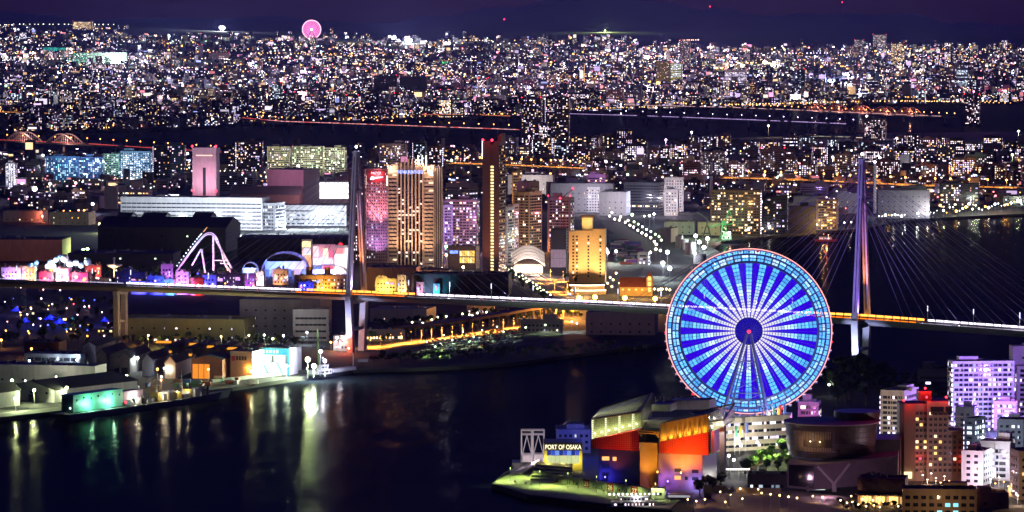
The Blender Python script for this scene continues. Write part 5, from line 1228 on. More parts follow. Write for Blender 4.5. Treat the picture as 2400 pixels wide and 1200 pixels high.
for i in range(16):
    x = hrn.uniform(0, 620); y = 935-(x)*.085+hrn.uniform(-40, 8); flood(x, y, 6, hrn.choice((SODIUM, LG, (1, .85, .7), (.75, .9, 1))), 1500, 'small yard lamp among the left quay sheds, %s in the scatter' % NTH[i], ball=.5)
# red lit filling station
bld('filling_station', 'low shop glowing red and white at the left bridge tower foot', 'shop', 782, 830, 822, 790, 12, -4, 'white', 'ribbon', .9, 'pinkish', fl=4, cw=3, top=False, ref='the red glowing shop')
for (x, y, z, c, p, l, b_) in ((800, 826, 7, (1, .12, .06), 6000, 'red lamp before the glowing shop', 1.2), (790, 822, 10, (1, .8, .75), 3500, 'white lamp left of the glowing shop', .9), (818, 828, 4, (1, .2, .08), 2500, 'low red lamp before the glowing shop', .8), (776, 820, 6, SODIUM, 2500, 'orange lamp left of the red glowing shop', .7)): flood(x, y, z, c, p, l, ball=b_)
# ================================================================== BANK WITH CAR LOT, ROAD, VIADUCT
def ribbon_road(name, label, cat, pts, wd, z=LZ+.02, mat=ASPH, thick=None, kind=None):
    P_ = [G(x, y, z) for x, y in pts]; L = []; Rr = []
    for i, p in enumerate(P_):
        d = (P_[min(i+1, len(P_)-1)] - P_[max(i-1, 0)]).normalized(); n = Vector((-d.y, d.x, 0)); L.append(p+n*wd/2); Rr.append(p-n*wd/2)
    q = MB()
    for i in range(len(P_)-1):
        if thick: q.hexa([Rr[i]-Vector((0, 0, thick)), Rr[i+1]-Vector((0, 0, thick)), L[i+1]-Vector((0, 0, thick)), L[i]-Vector((0, 0, thick)), Rr[i], Rr[i+1], L[i+1], L[i]])
        else: q.quad(Rr[i], Rr[i+1], L[i+1], L[i])
    return q, P_
q, rp = ribbon_road('r', '', '', [(790, 822), (860, 816), (980, 802), (1100, 785), (1195, 770), (1260, 760)], 13); struct(q.build('bank_road', PM('road_lit', (.10, .095, .09), rough=.8)))
sheet('car_lot_ground', [(930, 838), (1010, 812), (1120, 795), (1220, 780), (1320, 776), (1420, 772), (1400, 790), (1250, 806), (1120, 828), (1000, 840)], LZ+.04, PM('lot_ground', (.10, .12, .08), rough=.9, scale=.1), None)
for i in range(16):
    x = 868 + i*24; y = 816 - (x-868)*.138
    lamp_post(G(x, y), 8, SODIUM, 'road', 'orange lamp on the bank road, %s from the left' % NTH[i], 'orange lamps along the bank road', 42000, .42, 'arm', em=9)
rn = random.Random(8)
for i in range(46):
    x = 872 + i*9; y = 806 - (x-868)*.142 + rn.uniform(-7, 2)
    tree(G(x, y), rn.uniform(5, 8), 'orange lit street tree along the bank road', 'street trees along the bank road', 'g', 1.2)
# cars: body, glasshouse, lamps, wheels
CARC = [('white', (.7, .7, .7)), ('silver', (.4, .4, .42)), ('black', (.02, .02, .025)), ('blue', (.04, .08, .3)), ('red', (.4, .03, .03)), ('grey', (.15, .15, .16))]
cb = MB(); cb.slab([(-2.2, .35), (2.2, .35), (2.2, .85), (1.3, .98), (-2.0, 1.02), (-2.2, .8)], -.85, .85)
cab = MB(); cab.slab([(-1.9, 1.021), (1.1, .99), (.45, 1.45), (-1.4, 1.5)], -.72, .72)
cw_ = MB()
for x in (-1.35, 1.35):
    for y in (-.87, .67): cw_.tube((x, y, .32), (x, y+.2, .32), .32, n=8)
car_b = [cb.data('body', PM('car_' + a, b, rough=.3, var=.03)) for a, b in CARC]; car_c = cab.data('cabin', glass_mat('car_glass', (.02, .02, .025), .08)); car_w = cw_.data('wheels', DARKST)
hl_ = MB(); hl_.box(2.19, 2.26, -.75, -.35, .55, .75); hl_.box(2.19, 2.26, .35, .75, .55, .75); tl_ = MB(); tl_.box(-2.26, -2.19, -.75, -.35, .6, .8); tl_.box(-2.26, -2.19, .35, .75, .6, .8)
car_h = hl_.data('headlights', EM('headlight', (1, .95, .85), 12)); car_t = tl_.data('taillights', EM('taillight', (1, .03, .02), 6))
def car(loc, rz, label, group, lights=False, ci=None):
    ci = random.randrange(6) if ci is None else ci
    t = thing('car', label, 'car', loc, rz, group)
    bd = link('body', car_b[ci], t); link('cabin', car_c, bd); link('wheels', car_w, t, kind='stuff')
    if lights: link('headlights', car_h, bd, kind='stuff'); link('taillights', car_t, bd, kind='stuff')
    return t, CARC[ci][0]
n = 0
for r in range(7):
    for i in range(22):
        x = 985 + i*11.2 + r*4; y = 834 - r*5.2 - (x-985)*.150
        if rn.random() < .22 or y < 772 or x > 1250 or y > 832 - (x-985)*.07: continue
        ci = rn.choice((0, 0, 0, 1, 1, 2, 3, 4, 5)); car(G(x, y, LZ+.05), R(70)+rn.uniform(-.1, .1), '%s car parked in row %d from the water in the riverside lot, %s from the left' % (CARC[ci][0], r+1, NTH[i]), 'cars parked in the riverside lot', False, ci); n += 1
for i, (x, y, c, p) in enumerate(((1000, 824, LG, 5000), (1040, 808, (.7, 1, .7), 7000), (1085, 800, (.7, 1, .75), 7000), (1130, 796, (.7, 1, .75), 7000), (1165, 788, (.75, 1, .85), 6000), (1060, 820, LG, 6000), (1110, 812, LG, 5000), (1020, 836, (.5, 1, .2), 6500), (1180, 800, (.8, 1, .85), 1500))):
    lamp_post(G(x, y), 7, c, 'lot%d' % (i % 3), 'greenish white lamp in the riverside car lot, %s of nine' % NTH[i], 'lamps in the riverside car lot', p*3, .5, name='lot_lamp', em=8)
for i, (x, y, c) in enumerate(((1315, 780, (.8, 1, .75)), (1278, 784, (.85, 1, .6)), (1320, 776, COOL), (1340, 776, COOL), (1378, 778, (.6, .8, 1)), (1408, 782, COOL), (1352, 780, (.6, .75, 1)), (1232, 790, LG))):
    lamp_post(G(x, y), 7, c, 'yard%d' % i, 'cool yard lamp beyond the car lot, %s of eight' % NTH[i], 'yard lamps beyond the car lot', 6000, .6, name='yard_lamp', em=9)
for i in range(26): 
    x = 880+i*13; tree(G(x, 846-(x-880)*.075+rn.uniform(-2, 3)), rn.uniform(2.5, 5), 'dark bush on the river bank below the car lot', 'bushes on the river bank', 'd', 1.6, 'bush')
for i in range(70):
    x = 875+i*9.2+rn.uniform(-5, 5); f_ = (x-875)/644; y = 852-f_*34+rn.uniform(-14, 6)
    tree(G(x, y), rn.uniform(2.5, 6.5), 'dark scrub tree on the slope above the water', 'scrub on the river slope', 'd', 1.5, 'scrub_tree')
bld('brick_school', 'grey block with a regular grid of pale framed windows behind the car lot', 'office', 1220, 1322, 782, 754, 14, -6, 'grey', 'grid', .12, 'white', fl=3.6, cw=3.2, ref='the grey block behind the car lot')
bld('white_depot', 'pale flat depot below the bridge left of the viaduct', 'depot', 868, 1022, 756, 728, 34, -12, 'white', 'few', .3, 'white', fl=4, top=False)
bld('bus_terminal', 'low shed with bright strip windows at the bank road', 'shed', 852, 950, 800, 778, 12, 10, 'grey', 'ribbon', .9, 'warm', fl=4, cw=2.4, top=False)
bld('white_rooms', 'small white lit pavilion above the viaduct lamps', 'pavilion', 1094, 1160, 738, 720, 10, -4, 'white', 'ribbon', .8, 'white', fl=4, cw=3, top=False)
bld('dark_depot', 'large dark depot with one pale wall panel right of the viaduct', 'depot', 1372, 1545, 786, 736, 40, -6, 'mauve', 'few', .05, 'cool', top=False)
flood(1425, 735, 4, COOL, 2500, 'white lamp on the dark depot roof', ball=.8)
# curved viaduct with lamps
t = thing('curved_viaduct', 'brown elevated road curving up behind the bank trees', 'viaduct', G(1100, 775))
vp = [(930, 772), (1000, 768), (1090, 757), (1180, 745), (1260, 733), (1310, 726)]; zv = [8, 9, 10, 11, 12, 12.5]
b0 = t.location; P_ = [G(x, y+18, LZ)+Vector((0, 0, z)) for (x, y), z in zip(vp, zv)]
for i in range(len(P_)-1):
    a, b = P_[i], P_[i+1]; d = (b-a).normalized(); nn = Vector((-d.y, d.x, 0))*5.5; q = MB(); dn = Vector((0, 0, 2.2))
    q.hexa([a-nn-dn-b0, b-nn-dn-b0, b+nn-dn-b0, a+nn-dn-b0, a-nn-b0, b-nn-b0, b+nn-b0, a+nn-b0]); q.build('deck_segment', PM('viaduct_brown', (.24, .15, .10)), t)
    for k in range(4):
        c = a.lerp(b, (k+.5)/4); q = MB(); q.tube(Vector((c.x, c.y, LZ-.5))-b0, c-dn-b0, .7, n=8); q.build('pier', CONC, t)
for i, (x, y) in enumerate(((966, 762), (991, 764), (1012, 756), (1026, 750), (1046, 748), (1084, 742), (1100, 744), (1119, 740), (1107, 746), (1140, 738), (1160, 735), (1188, 737), (1218, 737), (1210, 732), (1234, 728), (1242, 731), (1262, 728), (1253, 722), (1278, 724))):
    lamp_post(G(x, y+8), 4.5, (.95, 1, .55), 'avenue', 'yellowish globe lamp on the avenue under the bridge, %s from the left' % NTH[i], 'globe lamps on the avenue under the bridge', 2600, .7, name='avenue_lamp', em=9)
for i in range(34): tree(G(880+i*11+rn.uniform(-4, 4), 772-i*1.15+rn.uniform(-6, 4)), rn.uniform(5, 8), 'dark tree on the avenue under the bridge', 'trees on the avenue under the bridge', 'd', 1.1)
for (x, y, p) in ((1290, 745, 6000), (1320, 752, 8000), (1345, 742, 6000), (1305, 735, 5000)): flood(x, y, 8, SODIUM, p*4, 'orange flood lamp on the slip road at %s of the bridge deck' % ('the far side' if y < 740 else 'the near side')+', position %d' % x if False else 'orange flood lamp on the slip road, %s from the left' % NTH[[1290, 1305, 1320, 1345].index(x)], ball=.6)
q, rp = ribbon_road('s', '', '', [(1275, 735), (1310, 745), (1350, 752), (1372, 762)], 20); struct(q.build('slip_road', PM('road_lit', (.10, .095, .09))))
for i in range(12): tree(G(1285+i*7+rn.uniform(-3, 3), 742+rn.uniform(-6, 12)), rn.uniform(4, 6), 'orange lit tree beside the slip road', 'trees beside the slip road', 'g', 1.2)
# cars on the bridge deck
for i in range(26):
    x = -190 + i*(BRSPAN+290)/26 + rn.uniform(-4, 4); lane = rn.choice((-6, -3, 2.5, 6)); p = BRM @ Vector((x, lane, BRDZ(x)+.012))
    ci = rn.choice((0, 1, 2, 3, 5)); car(p, math.atan2(BRM[1][0], BRM[0][0]) + (0 if lane < 0 else math.pi), '%s car on the bridge deck, %s from the left' % (CARC[ci][0], NTH[i]), 'cars crossing the bridge', True, ci)
# ================================================================== LIGHTS AND TREES UNDER THE LEFT BRIDGE APPROACH
rn = random.Random(31)
cols = [('amber', (1, .5, .08)), ('pink', (1, .5, .5)), ('blue', (.05, .08, 1)), ('white', (1, .85, .85)), ('cyan', (.1, .6, 1)), ('red', (1, .1, .12))]
for i in range(64):
    x = rn.uniform(8, 292); y = rn.uniform(700, 796)
    if 262 < x < 300 and y < 796 and rn.random() < .5: continue
    c = cols[rn.choice((0, 0, 0, 1, 1, 3, 3, 2, 2, 4, 5))] if y < 770 or x > 200 else cols[rn.choice((2, 2, 2, 0, 3))]
    lamp_post(G(x, y+4), rn.uniform(2, 5), c[1], 'fair_' + c[0], '%s festival lamp in the dark park under the left approach, %s in the scatter' % (c[0], NTH[i]), 'small coloured lamps in the park under the approach', 650 if i % 2 == 0 else 0, rn.uniform(.4, .75), name='festival_lamp', em=5)
for i in range(60): tree(G(rn.uniform(0, 300), rn.uniform(704, 812)), rn.uniform(5, 9), 'dark park tree under the left bridge approach', 'trees under the left approach', 'd' if i % 4 else 'g', 1.1)
for i, (x, y, w_) in enumerate(((40, 735, 34), (120, 755, 40), (140, 764, 36), (60, 762, 26), (245, 760, 22))):
    t = thing('blue_marquee', 'blue lit tent roof in the park under the approach, %s of five' % NTH[i], 'tent', G(x, y)); ww = w_/F*t.location.y
    q = MB(); q.lathe([(ww/2, 2.4), (ww*.3, 3.6), (.2, 6)], n=8); q.build('canopy', PM('marquee_blue', (.06, .07, .5)), t)
    for a in range(4): q = MB(); q.tube((math.cos(a*1.57+.78)*ww*.45, math.sin(a*1.57+.78)*ww*.45, 0), (math.cos(a*1.57+.78)*ww*.45, math.sin(a*1.57+.78)*ww*.45, 2.6), .12, n=4); q.build('post', STEEL, t)
    plight(t.location+Vector((0, -3, 8)), (.05, .08, 1), 2200, .3)
for i in range(5): bld('stall_row', 'dark low stall row in the park under the approach, %s of five' % NTH[i], 'stall', 20+i*52, 62+i*52, 728+i*14, 720+i*14, 8, 0, 'dark', 'ribbon', .4, 'amber', fl=3.5, cw=3, top=False)
# ================================================================== THEME PARK
def coaster():
    base = G(490, 652); Y = base.y; t = thing('roller_coaster', 'tall white roller coaster hill with pink lit legs in the theme park', 'roller coaster', base)
    REFS.append((490, 600, 'the roller coaster hill'))
    L = lambda x, y, dy=0: A(x, y, Y+dy) - base
    pts = [(396, 662), (410, 640), (424, 620), (440, 597), (456, 576), (470, 559), (479, 549.5), (488, 545.5), (497, 546.5), (505, 553), (512, 566), (518, 584), (523, 604), (530, 622), (541, 634)]
    wht = PM('coaster_white', (.72, .68, .74), rough=.4)
    def smooth(p, n=6):
        o = []
        for i in range(len(p)-1):
            a, b, c, d = p[max(0, i-1)], p[i], p[i+1], p[min(len(p)-1, i+2)]
            for k in range(n):
                u = k/n; o.append(tuple(.5*((2*b[j]) + (-a[j]+c[j])*u + (2*a[j]-5*b[j]+4*c[j]-d[j])*u*u + (-a[j]+3*b[j]-3*c[j]+d[j])*u**3) for j in (0, 1)))
        return o + [p[-1]]
    sp = smooth(pts)
    for dy in (-1.2, 1.2):
        q = MB(); q.path([L(x, y, dy) for x, y in sp], .42, n=6); q.build('rail', wht, t)
    q = MB(); q.path([L(x, y+4.2, 0) for x, y in sp], .5, n=6); q.build('spine', wht, t)
    q = MB()
    for x, y in sp[::2]: q.tube(L(x, y, -1.3), L(x, y, 1.3), .2, n=4); q.tube(L(x, y+4, 0), L(x, y, 1.2), .15, n=4)
    q.build('cross_ties', wht, t, kind='stuff')
    for a, b, r_ in (((471, 584), (450, 622), .8), ((472, 584), (481, 640), .8), ((500, 553), (500, 634), .95), ((503, 557), (556, 652), .95), ((507, 556), (530, 612), .7)):
        q = MB(); q.tube(L(*a), L(*b), r_, n=8); q.build('leg', wht, t)
    q = MB(); q.tube(L(500, 610), L(534, 611), .5); q.tube(L(516, 617), L(538, 619), .5); q.build('leg_tie', wht, t)
    for i, (x, y) in enumerate(sp[10:36:2]):
        q = MB(); q.ball(L(x-4, y-4, -1), .55); q.build('track_lamp', EM('track_lamp', (.75, .9, 1), 3), t)
    q = MB(); q.tube(L(477, 543), L(486, 532), .5, .2); q.build('beacon', EM('beacon_warm', (1, .5, .25), 1), t)
    plight(A(452, 628, Y-10), (.9, .16, .8), 9000, .4); plight(A(515, 632, Y-12), (1, .55, .6), 9000, .4); plight(A(440, 580, Y-14), (.35, .6, 1), 9000, .3); plight(A(500, 562, Y-14), (.8, .6, 1), 5000, .3)
coaster()
def vault(name, label, x0, x1, yb, yt, d, lamps, pw, ref=None, rib=9, n=14):
    p = G((x0+x1)/2, yb); W = (x1-x0)/F*p.y; H = A((x0+x1)/2, yt, p.y).z - LZ; t = thing(name, label, 'canopy', p)
    if ref: REFS.append(((x0+x1)/2, (yb+yt)/2, ref))
    prof = [(-W/2*math.cos(math.pi*i/n), H*(.15+.85*math.sin(math.pi*i/n)**.8)) for i in range(n+1)]
    q = MB()
    for a, b in zip(prof[:-1], prof[1:]): q.quad((a[0], 0, a[1]), (b[0], 0, b[1]), (b[0], d, b[1]), (a[0], d, a[1]))
    q.build('glass_roof', glass_panel_mat(), t)
    fr = PM('vault_steel', (.55, .55, .62), rough=.4)
    for k in range(rib):
        q = MB(); y = d*k/(rib-1); q.path([(a, y, b) for a, b in prof], .28, n=4); q.build('arch_rib', fr, t)
    q = MB()
    for a, b in prof: q.tube((a, 0, b), (a, d, b), .14, n=4)
    q.build('purlins', fr, t, kind='stuff')
    q = MB(); q.box(-W/2*.9, W/2*.9, d*.55, d*.6, 0, H*.62); q.build('inner_wall', WM('white'), t)
    for i in range(6): q = MB(); x = -W*.4+i*W*.8/5; q.box(x-W*.05, x+W*.05, d*.3, d*.42, 0, H*.3); q.build('shop_front', EM('vault_shop_%d' % (i % 3), ((.2, .3, 1), (.9, .6, .9), (.4, .5, 1))[i % 3], .7), t)
    for (fx, fz, c) in lamps: plight(p+Vector((fx*W, d*.25, fz*H)), c, pw, .4)
    return t
vault('glass_canopy', 'large blue lit glass vault over the theme park street', 612, 722, 650, 594, 34, [(-.3, .35, (.08, .16, 1)), (0, .4, (.15, .25, 1)), (.3, .35, (.2, .16, 1))], 9000, 'the large blue glass vault')
vault('glass_canopy', 'small blue glass arch left of the large vault', 566, 606, 650, 616, 14, [(0, .4, (.3, .45, 1))], 4500, rib=5)
vault('glass_canopy', 'low white and blue glass arch right of the large vault', 722, 816, 652, 622, 22, [(-.2, .4, (.3, .35, 1)), (.2, .5, (1, .7, .8))], 5500, rib=6)
rn = random.Random(17)
def facade(name, label, x0, x1, yb, yt, wall, col, emc, pw, style='grid', lit=.4, pal='violet', **k):
    r = bld(name, label, 'theme park building', x0, x1, yb, yt, 10, rn.uniform(-14, 4), wall, style, lit, pal, fl=3.4, cw=2.8, s=(.8, 2), top=False, **k)
    if pw: lp_ = G((x0+x1)/2, yb)+Vector((rn.uniform(-3, 3), -8, 1.2)); slight(lp_, lp_+Vector((0, 8, 6)), col, pw*4, 120, .6, .3)
    t, w, h, d = r
    for i in range(rn.randrange(4, 8)):          # turrets, gables and sign boxes break the outline
        x = rn.uniform(-.4, .4)*w; ww = rn.uniform(.06, .16)*w; q = MB(); k_ = rn.randrange(4)
        if k_ == 0: q.prism([(x+math.cos(a)*ww*.5, math.sin(a)*ww*.5) for a in [j*math.pi/4 for j in range(8)]], h+1.1, h+2.5+ww); q.build('turret', WM(wall), t)
        elif k_ == 1: q.slab([(x-ww, h+1.11), (x+ww, h+1.11), (x, h+1.2+ww*1.1)], -d/2, d/2); q.build('gable', WM(wall), t)
        else: z_ = h*rn.uniform(.2, .75); sc = rn.choice((col, (1, .75, .6), (1, .2, .45), (.3, .35, 1), (1, .5, .1))); sc = tuple(min(1, v*.85+.12) for v in sc); q.box(x-ww*.7, x+ww*.7, -d/2-.5, -d/2-.1, z_, z_+rn.uniform(1.2, 3.2)); q.build('sign_box', EM('sb_%.2f%.2f%.2f' % sc, sc, 1.6), t)
    return r
BL = (.06, .06, 1); VI = (.55, .12, 1); PK = (1, .08, .3)
for a in (('blue_theatre', 'deep blue lit theatre front at the centre of the blue park street', 345, 388, 692, 650, 'blue', BL, 0, 9000), ('violet_tower', 'square violet lit tower block above the blue park street', 378, 406, 684, 622, 'white', VI, 0, 9000), ('blue_facade', 'low blue facade left of the blue theatre', 308, 350, 690, 662, 'white', BL, 0, 6000),
          ('dark_show_hall', 'dark show hall with a blue glow on its left wall', 270, 345, 676, 640, 'dark', BL, 0, 2500), ('teal_facade', 'narrow teal lit facade right of the blue theatre', 388, 412, 692, 658, 'white', (.1, .45, 1), 0, 6000), ('violet_gate', 'violet lit gate houses below the coaster', 412, 446, 690, 640, 'white', VI, 0, 9000), ('pink_house', 'pink lit gabled house below the coaster', 446, 474, 692, 654, 'pink', (.9, .2, .8), 0, 6000),
          ('blue_house', 'blue lit narrow house below the coaster', 474, 508, 690, 648, 'white', BL, 0, 9000), ('red_kiosk', 'red glowing round kiosk near the bridge parapet', 456, 478, 693, 655, 'brick', (1, .05, .06), 0, 4500), ('purple_shop', 'purple lit shop block left of the orange adobe front', 575, 600, 688, 645, 'mauve', VI, 0, 4500), ('pale_arcade', 'pale arcade with pinkish windows below the small glass arch', 596, 622, 670, 640, 'white', (1, .7, .8), 0, 4500),
          ('brown_block', 'brown block with an orange wall lamp below the large vault', 640, 676, 668, 634, 'tan', (1, .45, .2), 0, 2500), ('adobe_house', 'orange lit adobe front left of the bridge tower', 690, 816, 690, 648, 'tan', (1, .45, .06), 0, 9000), ('blue_wall', 'blue lit panel wall beside the orange adobe front', 700, 742, 694, 664, 'blue', BL, 0, 5000), ('dim_store', 'dim low store roof below the coaster right leg', 505, 575, 676, 645, 'charcoal', (.6, .2, 1), 0, 1500)):
    facade(*a[:8], None, a[9])
flood(738, 686, 9, (1, .5, .1), 5000, 'left amber wall lamp on the adobe front', ball=.8); flood(776, 686, 9, (1, .5, .1), 5000, 'right amber wall lamp on the adobe front', ball=.8)
flood(494, 668, 9, (1, .6, .8), 3000, 'pink white lamp below the coaster hill', ball=1.0)
# sign tower cluster: panels that glow
def sign_house(name, label, x0, x1, yb, yt, panels, col, pw, wall='white', ref=None):
    t, w, h, d = bld(name, label, 'signs', x0, x1, yb, yt, 9, -6, wall, 'none', 0, top=False, ref=ref); t['category'] = 'sign building'
    for i, (fx0, fx1, fz0, fz1, c, e) in enumerate(panels):
        q = MB(); q.box(-w/2+fx0*w, -w/2+fx1*w, -d/2-.5, -d/2-.05, h*fz0, h*fz1); q.build('sign_panel', EM('panel_%.2f_%.2f_%.2f_%.1f' % (*c, e), c, e), t)
    plight(G((x0+x1)/2, yb)+Vector((0, -8, h*.4)), col, pw, .4)
sign_house('billboard_house', 'tall house of white and yellow sign boxes above the blue vault', 708, 732, 632, 564, [(.05, .95, .78, .98, (1, .72, .35), 1.5), (.2, .9, .55, .74, (.85, .75, 1), .9), (.05, .5, .3, .5, (1, .5, .55), 1.2), (.5, .95, .1, .5, (1, .45, .2), 1)], (1, .6, .5), 4500, ref='the yellow topped sign house')
sign_house('neon_front', 'red and white neon front right of the sign house', 732, 786, 640, 576, [(.05, .3, .6, .98, (1, .55, .6), 1.3), (.05, .45, .3, .55, (1, .8, .95), 1.3), (.05, .45, .05, .28, (.25, .35, 1), .9), (.5, .72, .55, .9, (1, .75, .5), 1.4), (.48, .95, .3, .52, (1, .7, .9), 1.3), (.5, .95, .05, .28, (1, .15, .3), 1.1), (.76, .95, .58, .8, (1, .12, .25), 1.2)], (1, .25, .4), 6500)
sign_house('white_screen_front', 'blazing white screen front beside the left bridge tower', 784, 822, 642, 578, [(.05, .7, .1, .7, (1, .9, .85), 1.9), (.72, .95, .1, .95, (1, .75, .7), 1.5), (.1, .6, .74, .95, (1, .3, .35), .9)], (1, .7, .65), 6500)
t = thing('balloon_sign', 'red glowing lantern on a tall mast left of the bridge tower', 'sign', G(798, 640)); q = MB(); q.tube((0, 0, 0), (0, 0, 30), .25); q.build('mast', STEEL, t); q = MB(); q.ball((0, 0, 27), 2.6); q.build('lantern', EM('red_lantern', (1, .03, .05), 1.6), t)
# balloon garden at the left
for i, (x, y, r_, c) in enumerate(((72, 624, 8, (.25, .55, 1)), (86, 616, 6, (.3, .6, 1)), (120, 616, 9, (.35, .6, 1)), (132, 608, 7, (.6, .8, 1)), (140, 602, 5, (.2, .45, 1)), (152, 606, 10, (1, .75, .85)), (164, 618, 9, (.6, .7, 1)), (112, 624, 7, (1, .8, .9)), (178, 616, 8, (.8, .85, 1)), (190, 622, 7, (.7, .8, 1)), (205, 614, 9, (.45, .65, 1)), (126, 626, 8, (.85, .9, 1)))):
    b = G(x, 660); t = thing('balloon_ornament', 'round glowing park balloon, %s from the left of the balloon cluster' % NTH[sorted([72, 86, 120, 132, 140, 152, 164, 112, 178, 190, 205, 126]).index(x)], 'ornament', b, 0, 'glowing balloons in the park')
    z = A(x, y, b.y).z - LZ; rr = r_/F*b.y; q = MB(); q.tube((0, 0, 0), (0, 0, z), .15, n=5); q.build('stem', STEEL, t)
    q = MB(); q.ball((0, 0, z), rr, n=14); q.build('balloon', PM('balloon_%d' % i, tuple(.3+.6*v for v in c), rough=.5), t, smooth=True); plight(b+Vector((-rr*.5, -rr*2.2-1, z-rr*1.2)), c, 1500, .3)
for a in (('violet_wall', 'curving violet lit wall at the left edge of the park', 4, 50, 662, 630, 'white', (.55, .3, 1), 0, 6500), ('orange_wall', 'orange lit rounded wall left of the balloons', 52, 84, 662, 628, 'cream', (1, .55, .2), 0, 5500), ('pink_stall', 'pink lit stalls below the balloons', 92, 130, 668, 640, 'pink', PK, 0, 5500), ('white_gate', 'dazzling white carousel front below the balloons', 132, 168, 668, 632, 'white', (1, .6, .55), 0, 9000), ('magenta_hall', 'magenta lit hall right of the balloons', 166, 214, 668, 642, 'pink', (1, .06, .3), 0, 8000), ('red_roof_hall', 'low hall with a red edge behind the magenta hall', 200, 238, 650, 624, 'brick', (1, .1, .15), 0, 3500)):
    facade(*a[:8], None, a[9], pal='pinkish')
t = thing('yellow_tent', 'striped yellow tent top among the balloons', 'tent', G(124, 660)); q = MB(); q.lathe([(6.5, 5), (5.5, 9), (.3, 14)], n=12); q.build('canopy', PM('tent_yellow', (.7, .5, .06)), t); q = MB(); q.lathe([(6.2, 0), (6.2, 5)], n=12); q.build('skirt', WM('white'), t); plight(G(124, 660)+Vector((0, -10, 8)), (1, .7, .2), 3500, .3)
t = thing('bowl_fountain', 'pale tiered bowl fountain with warm lamps right of the magenta hall', 'fountain', G(268, 652)); q = MB(); q.lathe([(1, 0), (1, 9), (7.5, 12), (7.5, 13), (.8, 13)], n=20); q.build('bowl', WM('cream'), t); q = MB(); q.lathe([(.7, 13), (.7, 18), (1.6, 19), (.3, 20)], n=12); q.build('finial', WM('cream'), t); plight(G(268, 652)+Vector((-2, -9, 9)), (1, .6, .35), 4500, .4)
for i in range(46): tree(G(rn.uniform(0, 560), rn.uniform(640, 672) - (12 if i % 2 else 0)), rn.uniform(6, 10), 'dark tree between the theme park buildings', 'trees in the theme park', 'd' if i % 3 else 'g', 1.1)
# park bulbs
for i in range(46):
    x, y = rn.uniform(5, 560), rn.uniform(642, 694); c = cols[rn.choice((3, 3, 1, 0, 2, 1))]
    lamp_post(G(x, y), 4, c[1], 'park_' + c[0], '%s bulb lamp in the theme park street, %s in the scatter' % (c[0], NTH[i]), 'bulb lamps in the theme park', 0, rn.uniform(.5, .9), name='park_bulb', em=5)
# show halls behind
shed('show_hall', 'huge dark show hall with low domed roofs behind the park', 'hall', 236, 560, 592, 514, 90, -6, 'dark', 'gable', 'x', 9, 0, 5, .4, 'green', ref='the huge dark show hall')
for i, (x0, x1) in enumerate(((278, 318), (335, 398), (455, 505))):
    shed('fly_tower', 'raised gabled stage house on the dark show hall, %s from the left' % NTH[i], 'hall', x0, x1, 586, 500, 40, -6, 'dark', 'gable', 'x', 5, 0)
shed('salmon_hall', 'plain salmon walled studio hall at the left edge', 'hall', -80, 162, 612, 562, 50, -4, 'pink', 'flat', 'x', 0, 0, 0, ref='the salmon studio hall'); plight(G(60, 620)+Vector((0, -26, 8)), (1, .42, .25), 7500, .5)
shed('studio_hall', 'dark low studio hall between the salmon hall and the coaster', 'hall', 165, 420, 628, 596, 60, -3, 'charcoal', 'flat', 'x', 0, 0, 3, .6, 'green')
shed('studio_hall', 'dark studio hall with lit eaves behind the glass vaults', 'hall', 560, 830, 606, 560, 70, -3, 'charcoal', 'flat', 'x', 0, 0, 4, .5, 'green')
flood(196, 606, 9, (.6, 1, .3), 7000, 'green white floodlight behind the balloons, left', ball=1.6); flood(206, 604, 9, (.7, 1, .4), 6000, 'green white floodlight behind the balloons, right', ball=1.4); flood(236, 545, 10, (.85, 1, .4), 9000, 'yellow green floodlight on the show hall corner', ball=1.6, dy=-10); flood(82, 470, 16, (1, .8, 1), 30000, 'dazzling white floodlight far left behind the factory', ball=3.2); flood(218, 500, 12, (.6, .65, 1), 9000, 'bluish floodlight left of the white factory', ball=1.8)
for i, (x, y) in enumerate(((22, 512), (58, 512), (98, 506), (100, 520), (150, 508), (164, 508), (185, 506), (198, 506), (210, 520), (176, 522))): flood(x, y, 7, SODIUM if i % 3 else (1, .2, .1), 5500, 'orange yard lamp left of the show hall, %s of ten' % NTH[i], ball=1.1)
bld('orange_sheds', 'low sheds in orange light left of the show hall', 'shed', 120, 222, 528, 500, 30, -10, 'tan', 'few', .3, 'amber', top=False); bld('orange_sheds', 'gabled sheds in dim orange light at the far left', 'shed', 10, 110, 520, 496, 30, -6, 'grey', 'few', .3, 'amber', top=False)
